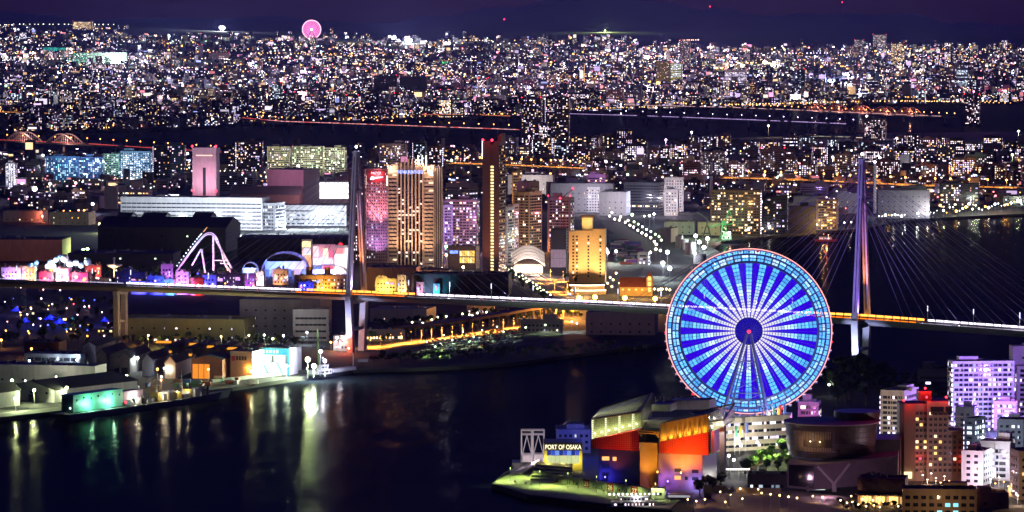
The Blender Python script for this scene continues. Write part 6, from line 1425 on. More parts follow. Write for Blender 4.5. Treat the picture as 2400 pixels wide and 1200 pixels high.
# ================================================================== HOTELS AND APARTMENTS IN THE CENTRE
def striped_hotel():
    base = G(972, 632); Y = base.y; k = F/Y; t = thing('striped_hotel', 'tall beige hotel with vertical dark stripes and blue rooftop lettering', 'hotel', base, R(-3)); REFS.append((972, 500, 'the striped beige hotel'))
    bg = PM('hotel_beige', (.60, .47, .36), rough=.7, var=.1); h = 252/k; X = lambda p: (p-972)/k
    q = MB(); q.box(X(909), X(1018), 0, 18, -1, h-6/k); q.build('core', bg, t)
    q = MB(); q.box(X(933), X(992), -1.2, -.003, 4, h-20/k); q.build('glass_centre', glass_mat('hotel_glass', (.02, .015, .02), .1), t)
    for i in range(8): q = MB(); x = X(932)+i*(X(992)-X(932))/7; q.box(x-.75, x+.75, -2.4, -.004, 0, h+(8/k if 2 <= i <= 6 else 0)); q.build('pilaster', bg, t)
    for (a, b) in ((910, 931), (994, 1017)):
        nz = 25; f = (h-26/k)/nz
        for r in range(nz):
            q = MB(); z = 3 + r*f; q.box(X(a), X(b), -1.3, -.003, z, z+f*.58); q.build('spandrel', bg, t)
            q = MB(); on = random.random() < .14; q.box(X(a)+(.5 if not on else (X(b)-X(a))*.5), X(b)-.5, -.3, -.02, z+f*.6, z+f*.97); q.build('window', EM('hotel_room', (1, .72, .45), 1.6) if on else GLASS, t)
    q = MB(); rn_ = random.Random(5)
    for r in range(25):
        for i in range(7):
            if rn_.random() < (.5 if r in (13, 14, 9) else .16):
                x = X(932)+(i+.5)*(X(992)-X(932))/7; z = 5+r*(h-32/k)/25; q.box(x-1.1, x+1.1, -1.32, -1.21, z, z+1.8, 0, (1.6, 1.1, .9))
    q.build('lit_rooms', LIT, t, kind='stuff')
    q = MB(); q.box(X(1018)+.003, X(1036), 1.5, 16, -1, h-12/k); q.build('side_wing', WM('dark'), t)
    for i in range(4): q = MB(); x = X(1020)+i*(X(1036)-X(1020))/3; q.box(x-.35, x+.35, .6, 1.498, 0, h-8/k); q.build('side_fin', bg, t)
    lm = text_mesh('THE PARK FRONT HOTEL', 4.4, .15, 'lettering'); lm.materials.append(EM('letter_blue', (.30, .38, 1), 2.6)); o = link('lettering', lm, t, (X(962), -3.0, h-26/k)); o.rotation_euler = (math.pi/2, 0, 0); o.scale = (.5, 1, 1)
    for x, z, p in ((917, 14, 3800), (1005, 14, 3800), (1012, 22, 2500), (980, -2, 2200), (990, -2, 2200), (999, -2, 2200)):
        q = MB(); q.box(X(x)-1.2, X(x)+1.2, -1.6, -1.35, h-z/k-4, h-z/k+2) if z > 0 else q.tube((X(x), 1, h-4), (X(x), 1, h+7), .9, .5); q.build('crown_lamp', EM('crown_warm', (1, .72, .5), 2.4), t); plight(base+Vector((X(x), -4.2, h-z/k)), (1, .6, .4), p*.5, .3)
    for x in (920, 948, 976, 1005): slight(base+Vector((X(x), -16, 2)), base+Vector((X(x), 0, h*.6)), (1, .58, .34), 75000, 60, .8, .4)
    for x in (935, 990): slight(base+Vector((X(x), -24, h*.25)), base+Vector((X(x), 0, h*.8)), (1, .55, .42), 60000, 60, .9, .4)
striped_hotel()
def pink_hotel():
    t, w, h, d = bld('red_sign_hotel', 'pinkish hotel with a red sign panel left of the striped hotel', 'hotel', 857, 914, 616, 398, 20, -3, 'pink', 'grid', .22, 'violet', fl=3.0, cw=2.3, s=(.9, 1.8), top=False, ref='the red sign hotel')
    q = MB(); q.box(-w/2+2, w/2-3, -d/2-.6, -d/2-.05, h-13, h-1); q.build('sign_panel', PM('sign_red', (.45, .05, .06)), t)
    lm = text_mesh('HOTEL', 3.4, .1, 'lettering'); lm.materials.append(EM('letter_white', (.9, .85, 1), 2)); o = link('lettering', lm, t, (-.3, -d/2-.8, h-4.4)); o.rotation_euler = (math.pi/2, 0, 0)
    q = MB(); q.tube((-6.5, -d/2-.8, h-9), (6.5, -d/2-.8, h-7.2), 1.2, .5, n=8); q.ball((-4.2, -d/2-.8, h-8.2), 1.9); q.build('sign_swoosh', EM('letter_white', (.9, .85, 1), 2), t)
    for x in (-w/2+.3, w/2-1.2): q = MB(); q.box(x-.9, x+.9, -d/2-.5, -d/2-.05, h-16, h-6); q.build('crown_lamp', EM('crown_pink', (1, .75, .6), 2.2), t)
    p = t.location; slight(p+Vector((0, -34, 40)), p+Vector((0, -10, h*.6)), (1, .35, .45), 90000, 70, .9, .4); slight(p+Vector((0, -30, 3)), p+Vector((0, -10, 30)), (.65, .35, 1), 70000, 70, .9, .4); plight(p+Vector((0, -d/2-4, h-6)), (1, .3, .3), 2500, .3)
    t2, w, h, d = bld('screen_block', 'blue white glowing screen front at the foot of the red sign hotel', 'building', 856, 912, 612, 580, 8, -3, 'dark', 'none', 0, top=False)
    for i in range(3): q = MB(); q.box(-w/2+.6+i*w/3, -w/2-.4+(i+1)*w/3, -d/2-.3, -d/2-.02, 3, h-1); q.build('screen', EM('screen_%d' % i, ((.75, .8, 1), (.35, .55, 1), (.85, .85, 1))[i], 1.5), t2)
    bld('dark_hotel_wing', 'dark hotel slab half hidden by the left bridge tower', 'hotel', 818, 858, 620, 400, 18, -3, 'brown', 'grid', .35, 'pinkish', fl=3.1, cw=2.6)
pink_hotel()
def slender_tower():
    base = G(1150, 646); Y = base.y; k = F/Y; t = thing('slender_tower', 'very tall dark hotel tower with one column of yellow lit windows', 'hotel', base, R(-20)); REFS.append((1150, 480, 'the tall dark tower'))
    h = 322/k; w, d = 16.6, 19; bm = PM('tower_maroon', (.21, .11, .09), rough=.6, var=.12, streak=True)
    q = MB(); q.box(-w/2, -.8, 0, d, -1, h-3); q.box(3.2, w/2, 0, d, -1, h-3); q.box(-.798, 3.198, 1, d, -1, h-6); q.build('shaft', bm, t)
    q = MB(); q.slab([(w/2-4.2, h-2.99), (w/2, h-2.99), (w/2, h+5), (w/2-2, h+4)], 6, d); q.build('crown_fin', bm, t)
    nz = 33; f = (h-30)/nz
    for r in range(nz):
        z = 5+r*f; q = MB(); q.box(-.3, 2.7, .86, .98, z, z+f*.62); q.build('window', EM('tower_yellow_%d' % (r % 2), ((1, .72, .26), (1, .80, .36))[r % 2], 1.5), t)
    q = MB(); face_windows(q, (w/2, 0, 0), (0, 1, 0), (1, 0, 0), d, h-6, 3.1, 3.2, 2.4, 1.5, .32, 'warm', (.8, 1.8)); q.build('windows', [LIT, GLASS], t, kind='stuff')
    q = MB(); nz = int((h-8)/3.1)
    for r in range(nz): q.box(w/2+.1, w/2+1.1, .4, d-.4, 1+r*3.1, 1.9+r*3.1)
    q.build('side_balconies', bm, t, kind='stuff')
    q = MB(); q.box(-w/2-.4, -w/2-.02, -.3, .3, h-18, h-2); q.build('neon_edge', EM('neon_edge', (.8, .85, 1), 3), t)
    for x in (-w/2+.5, 1.5): q = MB(); q.ball((x, -.3, h-1.5), 1.2); q.build('warning_lamp', EM('red_lamp', (1, .02, .04), 8), t); plight(base+Vector((x, -3, h)), (1, .04, .03), 220, .3)
    q = MB(); q.tube((-w/2+.5, .2, h-1.6), (1.5, .2, h-1.6), .18); q.build('lamp_bar', DARKST, t)
    slight(base+Vector((-6, -26, 2)), base+Vector((-2, 2, h*.45)), (1, .42, .18), 42000, 80, .9, .4); slight(base+Vector((18, -16, h*.2)), base+Vector((8, 6, h*.55)), (1, .6, .35), 26000, 60, .9, .4)
slender_tower()
bld('rose_apartments', 'rose coloured apartment slab between the striped hotel and the tall dark tower', 'apartment block', 1036, 1124, 588, 470, 16, -8, 'mauve', 'apt', .3, 'mix', fl=3.0, cw=3.6, ref='the rose apartment slab'); bld('violet_apartments', 'violet lit narrow wing left of the rose apartment slab', 'apartment block', 1034, 1062, 596, 482, 16, 6, 'white', 'apt', .3, 'violet', fl=3.0)
for (x, y, z, c, p) in ((1080, 592, 30, (1, .42, .6), 26000), (1050, 598, 30, (.6, .22, 1), 24000), (1105, 590, 10, (1, .8, .8), 6000)): plight(G(x, y)+Vector((0, -26, z)), c, p, .5)
bld('white_annex', 'white roofed office behind the rose apartment slab', 'office', 1036, 1092, 498, 452, 18, -14, 'grey', 'ribbon', .3, 'white'); bld('grey_annex', 'grey office with a blank end wall behind the striped hotel', 'office', 1046, 1120, 478, 432, 22, -30, 'grey', 'ribbon', .35, 'white', fl=3.6)
t, w, h, d = bld('citywalk_hall', 'rounded hall with amber glass beside the tall dark tower foot', 'shopping hall', 1050, 1124, 632, 580, 24, -8, 'brown', 'none', 0, top=False, ref='the amber glass hall')
for i in range(6):
    for r in range(2): q = MB(); x = -w/2+w*(.42+i*.09); q.box(x, x+w*.08, -d/2-.2, -d/2-.02, h*(.3+r*.3), h*(.55+r*.3)); q.build('pane', EM('amber_pane_%d' % ((i+r) % 3), ((1, .65, .12), (1, .8, .4), (.9, .5, .1))[(i+r) % 3], 1.1), t)
q = MB(); q.box(-w/2+2, -w/2+10, -d/2-.3, -d/2-.02, h*.72, h*.85); q.build('blue_sign', EM('sign_blue', (.15, .25, 1), 2), t)
for i, (x, y) in enumerate(((975, 640), (985, 642), (996, 641), (1006, 643), (1016, 641), (1026, 642), (1036, 640))): lamp_post(G(x, y), 4, (1, .75, .55), 'walk', 'warm globe lamp before the striped hotel, %s of seven from the left' % NTH[i], 'globe lamps before the striped hotel', 1500, 1.0, name='promenade_lamp', em=7)
for (x, y, z, c, p, l, b_) in ((1056, 625, 12, (1, .85, .8), 9000, 'dazzling white sign lamp left of the amber glass hall', 2.4), (1046, 600, 10, (.2, 1, .35), 3500, 'green sign lamp left of the amber glass hall', 1.3), (1046, 618, 9, (1, .4, .2), 4000, 'orange sign lamp at the hotel street', 1.2), (1086, 640, 6, (1, .85, .5), 4500, 'warm entrance lamp of the amber glass hall', 1.2)): flood(x, y, z, c, p, l, ball=b_)
def balcony_tower():
    bld('brown_balcony_tower', 'brown apartment tower with stacked balconies right of the tall dark tower', 'apartment block', 1204, 1270, 606, 452, 24, -32, 'tan', 'apt', .16, 'warm', fl=2.9, cw=3.2, ref='the brown balcony tower'); bld('brown_tower_top', 'dark upper block rising behind the brown balcony tower', 'apartment block', 1212, 1264, 598, 428, 20, -32, 'brown', 'few', .05, 'warm', top=False)
    bld('white_frame_tower', 'slim white framed apartment block left of the brown balcony tower', 'apartment block', 1176, 1206, 622, 488, 18, -24, 'white', 'apt', .28, 'warm', fl=3); bld('mid_apartment', 'grey apartment block with cool lights between the white frame and brown balconies', 'apartment block', 1190, 1216, 612, 482, 18, -20, 'mauve', 'apt', .22, 'white', fl=3)
    for (x, y, z, c, p) in ((1238, 612, 20, (1, .52, .22), 17000), (1195, 628, 14, (1, .75, .65), 9000), (1262, 610, 26, (1, .6, .3), 9000), (1270, 590, 6, SODIUM, 7000)): plight(G(x, y)+Vector((0, -24, z)), c, p, .5)
balcony_tower()
t, w, h, d = bld('crane_tower', 'apartment tower with red warning lamps and a red tower crane', 'apartment block', 1283, 1346, 592, 466, 20, -12, 'mauve', 'apt', .26, 'mix', fl=3.0, cw=3.4, red=True, ref='the tower with the red crane')
t = thing('tower_crane', 'red lattice tower crane in front of the tower with warning lamps', 'crane', G(1322, 606)); k = F/t.location.y; rc = PM('crane_red', (.4, .04, .05))
for sx in (-1, 1):
    for sy in (-1, 1): q = MB(); q.tube((sx, sy, 0), (sx, sy, 150/k), .22, n=4); q.build('mast_chord', rc, t)
q = MB()
for i in range(20): z = i*7.4/k; q.tube((-1, -1, z), (1, -1, z+7.4/k), .12, n=4); q.tube((1, 1, z), (1, -1, z+7.4/k), .12, n=4)
q.build('mast_lattice', rc, t, kind='stuff'); q = MB(); q.tube((-4, 0, 140/k), (9, 0, 162/k), .4); q.build('jib', rc, t)
for p in ((-4, 0, 142/k), (9, 0, 165/k)): q = MB(); q.ball(p, 1.0); q.build('warning_lamp', EM('red_lamp', (1, .02, .04), 8), t)
plight(G(1315, 600)+Vector((0, -20, 45)), (1, .2, .25), 7000, .5)
def gold_hotel():
    base = G(1376, 664); Y = base.y; k = F/Y; t = thing('golden_hotel', 'golden lit hotel block with small square windows and glowing roof box', 'hotel', base, R(-6)); REFS.append((1376, 590, 'the golden hotel'))
    gd = PM('hotel_gold', (.60, .44, .26), rough=.7, var=.12); X = lambda p: (p-1376)/k; h = 128/k
    q = MB(); q.box(X(1333), X(1347)-.002, .8, 16, -1, h-6/k); q.box(X(1347), X(1388), 0, 18, -1, h-4/k); q.box(X(1388)+.002, X(1418), .8, 16, -1, h); q.build('wall', gd, t)
    q = MB(); q.box(X(1363), X(1388), 2, 12, h-3.9/k, h+26/k); q.build('roof_box', PM('roof_box_cream', (.75, .62, .35)), t); q = MB(); q.box(X(1360), X(1392), 1, 14, h+26.02/k, h+32/k); q.build('roof_cap', WM('brown'), t)
    for c, yv in ((1343, .8), (1352, 0), (1379, 0), (1407, .8)):
        for r in range(13): q = MB(); z = 6+r*(h-14)/12; q.box(X(c)-.85, X(c)+.85, yv-.1, yv-.01, z, z+1.7); on = random.random() < .1; q.build('window', EM('gold_lit', (1, .8, .5), 1.6) if on else GLASS, t)
    for x, a in ((1340, .5), (1365, .55), (1396, .6), (1412, .5)): slight(base+Vector((X(x), -15, 1.5)), base+Vector((X(x), 0, h*a)), (1, .58, .22), 44000, 75, .8, .4)
    slight(base+Vector((0, -26, h+3)), base+Vector((X(1376), 2, h+6)), (1, .8, .35), 24000, 30, .8, .3); slight(base+Vector((0, -46, 24)), base+Vector((0, 0, h*.8)), (1, .56, .24), 46000, 60, .9, .4)
    t2 = thing('terraced_shops', 'curved terrace with two bright strings of lights below the golden hotel', 'shops', G(1376, 690))
    for r, (y0, wv, z) in enumerate(((0, 86, 2.2), (6, 80, 6.4))):
        q = MB(); n = 12
        for i in range(n): xa, xb = (-wv/2+wv*i/n)/k, (-wv/2+wv*(i+1)/n)/k; yy = y0 - 5*math.sin(math.pi*(i+.5)/n); q.box(xa, xb-.03, yy, yy+10, z-2.4, z+1.2)
        q.build('terrace', WM('tan'), t2); q = MB()
        for i in range(30): u_ = (i+.5)/30; q.ball(((-wv/2+wv*u_)/k, y0-5.6*math.sin(math.pi*u_), z+1.6), .55)
        q.build('string_bulbs', EM('terrace_bulb', (1, .8, .55), 5), t2, kind='stuff')
    for x in (1345, 1376, 1405): plight(G(x, 694)+Vector((0, -7, 7)), (1, .62, .25), 3500, .4)
gold_hotel()
t = thing('arched_station_roof', 'glowing white arched station roof left of the golden hotel', 'station', G(1238, 642)); k = F/t.location.y; REFS.append((1238, 608, 'the white arched station roof')); Wd = 78/k; n = 16
prof = [(-Wd/2+Wd*i/n, 14/k + 24/k*math.sin(math.pi*(.08+.84*i/n))) for i in range(n+1)]
q = MB()
for a, b in zip(prof[:-1], prof[1:]): q.hexa([(a[0], 0, a[1]-.4), (b[0], 0, b[1]-.4), (b[0], 34, b[1]+9.6), (a[0], 34, a[1]+9.6), (a[0], 0, a[1]), (b[0], 0, b[1]), (b[0], 34, b[1]+10), (a[0], 34, a[1]+10)])
q.build('membrane', PM('membrane_white', (.8, .76, .7), rough=.6), t)
for y in (0, 8.5, 17, 25.5, 34): q = MB(); q.path([(a, y, b+.3+y/3.4) for a, b in prof], .35, n=5); q.build('arch', STEEL, t)
q = MB(); q.box(-Wd*.42, Wd*.42, 10, 30, -1, 20/k); q.build('concourse', WM('cream'), t)
for i in range(8): q = MB(); x = -Wd*.4+i*Wd*.8/7; q.box(x-1.3, x+1.3, 9.7, 9.95, .5, 16/k); q.build('shop_front', EM('station_front', (1, .85, .7), 1.5), t)
for (x, y, z, p) in ((-10, -8, 3, 9000), (8, -10, 3, 11000), (0, 4, 8, 5000), (14, -2, 8, 5000)): plight(t.location+Vector((x, y, z)), (1, .74, .55), p, .5)
slight(t.location+Vector((0, -60, 40)), t.location+Vector((0, 10, 22)), (1, .8, .72), 420000, 40, .9, .5)  # spot added in mid-air to whiten the roof membrane
t, w, h, d = bld('scaffold_block', 'dark building shell with a pale wrapped lower front right of the arched roof', 'building', 1290, 1330, 646, 540, 18, -4, 'charcoal', 'none', 0, top=False)
for i in range(5):
    for r in range(2): q = MB(); x = -w/2+.3+i*(w-.6)/5; q.box(x, x+(w-.6)/5-.15, -d/2-.3, -d/2-.02, 8+r*8.6, 16.4+r*8.6); q.build('wrap_panel', PM('wrap_mauve', (.6, .52, .62), var=.2), t)
plight(G(1310, 650)+Vector((0, -16, 14)), (1, .72, .85), 9000, .4)
# boulevard in front
q, rp = ribbon_road('b', '', '', [(1215, 652), (1255, 662), (1300, 676), (1345, 694), (1400, 712)], 30); struct(q.build('station_boulevard', PM('road_lit', (.10, .095, .09))))
for i, (x, y, c, p) in enumerate(((1262, 652, (1, .6, .5), 4500), (1290, 655, SODIUM, 8000), (1320, 660, SODIUM, 8000), (1300, 684, SODIUM, 7000), (1330, 690, SODIUM, 7000), (1355, 700, SODIUM, 6000), (1270, 664, SODIUM, 7000), (1345, 672, SODIUM, 6000))):
    lamp_post(G(x, y), 9, c, 'boul%d' % (i == 0), 'orange boulevard lamp before the golden hotel, %s of eight' % NTH[i], 'boulevard lamps before the golden hotel', p*9, .6, 'arm', em=8)
for i in range(24):
    u_ = i/23; x, y = 1185+u_*95+(i % 2)*10, 640+u_*66
    lamp_post(G(x, y), 5, (.95, 1, .6), 'tree_avenue', 'greenish white lamp in the tree avenue, %s from the top' % NTH[i], 'lamps in the tree avenue', 900 if i % 2 else 0, .75, name='avenue_lamp', em=8)
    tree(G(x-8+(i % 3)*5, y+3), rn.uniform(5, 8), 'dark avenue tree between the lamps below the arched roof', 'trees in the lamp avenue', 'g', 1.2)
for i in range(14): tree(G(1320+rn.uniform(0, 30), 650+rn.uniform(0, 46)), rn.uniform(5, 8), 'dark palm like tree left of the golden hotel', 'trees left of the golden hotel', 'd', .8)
# dark adobe roofs right of the left tower
for a in (('adobe_hall', 'brown stepped parapet hall right of the left bridge tower', 862, 985, 682, 630, 'pink', 1500), ('dark_dome_hall', 'wide dark hall with a cream parapet beyond the bridge', 965, 1200, 694, 646, 'charcoal', 0), ('cream_ledge', 'cream walled ledge building in front of the striped hotel', 968, 1060, 668, 636, 'cream', 1800)):
    bld(a[0], a[1], 'hall', *a[2:6], 40, -4, a[6], 'none', 0, top=False)
    if a[7]: plight(G((a[2]+a[3])/2, a[5]+40)+Vector((0, -18, 8)), (1, .4, .2), a[7]*3, .4)
for a in (('gold_front', 'amber lit little facade by the bridge right of the left tower', 880, 932, 690, 656, 'cream', (1, .6, .1), 6000), ('carved_tower', 'amber lit carved tower by the bridge', 932, 958, 692, 648, 'cream', (1, .65, .25), 5500), ('pink_column', 'pink lit sculpted column by the bridge', 976, 998, 694, 664, 'pink', (1, .5, .9), 2500), ('teal_wall', 'teal lit sculpted wall by the bridge', 1016, 1034, 694, 668, 'blue', (.05, .6, .8), 5000)): facade(*a[:7], a[7], None, a[8], pal='amber', lit=.2)
t, w, h, d = shed('long_church_hall', 'orange lit hall with red roof and a bell tower left of the wheel', 'hall', 1452, 1530, 694, 652, 16, -4, 'gold', 'gable', 'x', 8, 0, 5, 1., 'amber', ref='the orange bell tower hall', roofmat=PM('roof_rust', (.25, .07, .04)))
t = thing('bell_tower', 'amber lit square bell tower at the end of the orange hall', 'tower', G(1522, 694)); k = F/t.location.y; q = MB(); q.box(-2.6, 2.6, 0, 5, -1, 44/k); q.build('shaft', WM('gold'), t); q = MB(); q.hexa([(-2.8, -.2, 44.1/k), (2.8, -.2, 44.1/k), (2.8, 5.2, 44.1/k), (-2.8, 5.2, 44.1/k), (-.2, 2.3, 58/k), (.2, 2.3, 58/k), (.2, 2.7, 58/k), (-.2, 2.7, 58/k)]); q.build('spire', PM('roof_rust', (.25, .07, .04)), t)
for r in range(3): q = MB(); q.box(-1.2, 1.2, -.12, -.01, 4+r*5, 7.5+r*5); q.build('window', EM('bell_glow', (1, .7, .2), 1.6), t)
for (x, y, z, p) in ((1470, 698, 6, 6500), (1522, 700, 6, 5500), (1495, 698, 5, 6000), (1440, 690, 6, 5000), (1550, 696, 5, 4500)): plight(G(x, y)+Vector((0, -7, z)), (1, .52, .12), p, .4)
for i, (x, y) in enumerate(((1437, 668), (1444, 652), (1430, 662), (1424, 676), (1452, 676), (1434, 684), (1534, 690), (1543, 692), (1552, 690), (1562, 690), (1548, 690), (1570, 692))): lamp_post(G(x, y), 4, (1, .68, .32), 'hallamp', 'warm bulb lamp beside the orange hall, %s of twelve' % NTH[i], 'bulb lamps beside the orange hall', 900, 1.0, name='bulb_lamp', em=7)
for i, (x, y, l) in enumerate(((1357, 716, 'first'), (1394, 714, 'second'), (1464, 716, 'third'), (1535, 718, 'fourth'))): flood(x, y+12, 11, (1, .42, .06), 12000, 'big orange sodium lamp behind the bridge deck, %s of four' % l, ball=2.0)
# ================================================================== MID CITY: LANDMARK BLOCKS
t, w, h, d = bld('white_factory', 'very long white factory with rows of openings behind the show hall', 'factory', 282, 634, 540, 466, 36, -11, 'white', 'ribbon', .10, 'cool', fl=4.6, cw=6, s=(.5, 1.1), top=False, ref='the long white factory')
bld('factory_end', 'tall grey end block of the long white factory with a bright stair', 'factory', 600, 668, 540, 478, 30, -20, 'grey', 'apt', .25, 'cool', fl=4, top=False)
bld('lit_factory_wing', 'white lit two level wing right of the long white factory', 'factory', 664, 822, 530, 484, 30, -8, 'white', 'ribbon', .55, 'cool', fl=5, cw=6, s=(.7, 1.3), top=False)
for i, (x, y, z, p) in enumerate(((330, 545, 12, 9000), (400, 547, 12, 9000), (470, 548, 12, 12000), (540, 548, 12, 16000), (600, 549, 9, 24000), (560, 549, 6, 20000), (690, 535, 7, 12000), (740, 535, 7, 12000), (790, 535, 7, 9000), (660, 545, 16, 9000))): plight(G(x, y)+Vector((0, -22, z)), (.78, .88, 1), p*4.2, .5)
for i, (x, y) in enumerate(((300, 468), (340, 470), (380, 466), (406, 464), (430, 470), (500, 472), (520, 470), (545, 474), (370, 474), (460, 474))):
    t, w, h, d = bld('roof_cabin', 'small white lit cabin on the long factory roof, %s from the left' % NTH[sorted([300, 340, 380, 406, 430, 500, 520, 545, 370, 460]).index(x)], 'roof cabin', x-12, x+14, 522, y-6, 8, -11, 'white', 'none', 0, top=False, group='cabins on the factory roof'); plight(t.location+Vector((0, -10, h-1)), (.8, .9, 1), 3200, .3)
t, w, h, d = bld('mauve_tower', 'square mauve tower with red lamps above the long white factory', 'tower', 453, 514, 520, 358, 24, -6, 'mauve', 'none', 0, top=False, ref='the square mauve tower')
q = MB(); q.box(-1.8, 1.8, -d/2-.12, -d/2-.02, 5, h-18); q.build('glass_slot', GLASS, t); q = MB(); q.box(-w/2-.5, w/2+.5, -d/2-.6, d/2+.5, h+1.2, h+6); q.build('cornice', WM('mauve'), t)
for x in (-.5, .5):
    for z in (h+8, h*.45): q = MB(); q.ball((x*w, -d/2-.6, z), 1.3); q.build('warning_lamp', EM('red_lamp', (1, .02, .04), 8), t)
q = MB(); q.box(-w*.35, w*.35, -d/2-.2, -d/2-.02, h-4, h-2.5); q.build('light_strip', EM('strip_warm', (1, .6, .5), 1.2), t); plight(t.location+Vector((0, -40, 50)), (1, .45, .55), 26000, .5)
bld('mauve_box', 'big windowless mauve box hall right of the mauve tower', 'hall', 628, 748, 482, 400, 60, -18, 'mauve', 'none', 0, top=False, ref='the windowless mauve box'); plight(G(735, 490)+Vector((0, -50, 40)), (1, .5, .68), 46000, .6); plight(G(660, 480)+Vector((0, -60, 40)), (1, .4, .6), 14000, .6)
t, w, h, d = bld('bright_board', 'huge glaring white panel right of the mauve box hall', 'screen', 745, 824, 476, 426, 5, 0, 'white', 'none', 0, top=False); q = MB(); q.box(-w/2+.5, w/2-.5, -d/2-.3, -d/2-.02, 6, h-1); q.build('panel', EM('panel_glare', (.95, 1, .97), 1.7), t)
shed('long_dark_roof', 'dark gabled hall in front of the mauve box', 'hall', 540, 712, 492, 438, 40, -6, 'brown', 'gable', 'x', 10); bld('cylinder_block', 'pale rounded tower at the left end of the long factory', 'tower', 246, 276, 490, 440, 16, 0, 'white', 'none', 0, top=False); bld('sign_roof', 'block with a large dark roof sign left of the mauve tower', 'office', 270, 356, 480, 446, 20, -8, 'white', 'ribbon', .4, 'warm', top=False)
bld('grey_office_pair', 'grey office with a lit corner right of the mauve tower', 'office', 556, 602, 460, 415, 22, -10, 'grey', 'ribbon', .15, 'white'); bld('grey_office_pair', 'low grey office left of the windowless mauve box', 'office', 516, 562, 450, 408, 22, -6, 'grey', 'ribbon', .1, 'white')
# riverside apartments on the left
for i, (x0, x1, yb, yt, wl, pl, lt, col, rzv, desc) in enumerate((
    (15, 40, 446, 384, 'white', 'white', .9, (.8, .85, 1), -10, 'slim bright white apartment block at the far left'), (40, 104, 442, 382, 'dark', 'mix', .18, None, -8, 'dark apartment block with scattered lights at the far left'), (108, 190, 424, 368, 'blue', 'cyan', .5, (.2, .55, 1), -6, 'blue lit apartment block left of the riverside row'), (186, 244, 424, 370, 'blue', 'cyan', .4, (.3, .45, 1), -6, 'second blue lit apartment block in the riverside row'), (244, 284, 420, 362, 'green', 'cool', .35, (.5, .8, .7), -6, 'greenish apartment block in the riverside row'), (282, 358, 420, 356, 'blue', 'cool', .75, (.35, .7, 1), -6, 'bright cyan apartment block with lit galleries in the riverside row'),
    (360, 436, 418, 342, 'dark', 'mix', .18, None, -6, 'dark riverside tower block with scattered white lights'), (520, 560, 400, 345, 'dark', 'mix', .18, None, -4, 'dark apartment block with white lights right of the mauve tower'), (554, 618, 402, 332, 'brown', 'mix', .28, None, -6, 'brown apartment tower with a tall fin by the river'), (626, 684, 408, 345, 'beige', 'mix', .3, (.8, .9, .55), -6, 'olive lit apartment block by the river'), (684, 760, 410, 345, 'cream', 'green', .35, (.95, 1, .7), -4, 'lime lit apartment block by the river, left of the pair'), (758, 812, 408, 348, 'cream', 'green', .35, (.95, 1, .75), -4, 'lime lit apartment block by the river, right of the pair'), (888, 956, 400, 338, 'dark', 'mix', .3, (1, .6, .5), -6, 'apartment block with warm balconies behind the striped hotel'), (968, 1000, 392, 334, 'green', 'cool', .2, None, -6, 'slim dim apartment block behind the striped hotel crown'), (1005, 1040, 396, 344, 'dark', 'pinkish', .3, None, -6, 'dark block with pinkish windows behind the striped hotel'))):
    bld('riverside_apartments', desc, 'apartment block', x0, x1, yb, yt, 16, rzv, wl, 'apt', lt, pl, fl=3.0, cw=3.4, s=(.8, 2), group='apartment blocks along the far river bank', ref=None)
    if col: plight(G((x0+x1)/2, yb)+Vector((0, -30, 28)), col, 15000, .6)
REFS.append((235, 390, 'the blue riverside apartments')); REFS.append((760, 375, 'the lime riverside apartments'))
# white industrial group behind the golden hotel
for a in (('white_store_block', 'white store with a row of small windows behind the tall dark tower', 1190, 1300, 460, 412, 30, -5, 'white', 'few', .1, (1, .85, .8), 12000), ('orange_stair_block', 'slim block with an orange lit stair left of the brown tower top', 1200, 1222, 492, 404, 12, -10, 'tan', 'apt', .5, (1, .5, .15), 9000), ('grey_plant', 'long low grey plant behind the tower with the red crane', 1290, 1440, 498, 432, 30, -4, 'grey', 'few', .1, (.9, .8, 1), 6000), ('white_plant', 'white plant with small yellow windows above the lamp road', 1366, 1412, 498, 440, 24, -8, 'white', 'grid', .12, (.95, .85, 1), 8000), ('white_plant', 'white stepped plant right of the yellow windowed plant', 1404, 1478, 506, 452, 26, -14, 'white', 'few', .08, (.95, .85, 1), 9000), ('navy_office', 'dark blue office with a plain white side left of the fluted drum', 1462, 1556, 502, 430, 24, -16, 'dark', 'ribbon', .12, (.7, .75, 1), 9000), ('fluted_drum', 'pale fluted block above the bright yard lamps', 1556, 1604, 496, 418, 22, -4, 'white', 'grid', .1, (1, .85, .95), 12000), ('round_white_block', 'white rounded block with a ring of windows left of the tall chimney', 1556, 1592, 506, 446, 20, -6, 'white', 'grid', .2, (1, .85, .95), 10000), ('purple_low_block', 'low purple lit block behind the grey plant', 1376, 1424, 440, 410, 20, -10, 'mauve', 'ribbon', .2, (.8, .4, 1), 9000)):
    bld(a[0], a[1], 'industrial building', a[2], a[3], a[4], a[5], a[6], a[7], a[8], a[9], a[10], 'warm', fl=3.6, top=a[0] != 'fluted_drum'); plight(G((a[2]+a[3])/2, a[4])+Vector((0, -32, 18)), a[11], a[12]*1.4, .5)
REFS.append((1510, 470, 'the white industrial blocks'))
t = thing('chimney', 'tall slender white chimney behind the white industrial blocks', 'chimney', G(1667, 472)); k = F/t.location.y; q = MB(); q.tube((0, 0, -1), (0, 0, 92/k), 2.6, 1.9, n=14); q.build('stack', WM('white'), t); q = MB(); q.tube((0, 0, 60/k), (0, 0, 64/k), 2.35, 2.3, n=14); q.build('band', DARKST, t); plight(G(1655, 478)+Vector((0, -16, 14)), (1, .7, .8), 9000, .5)
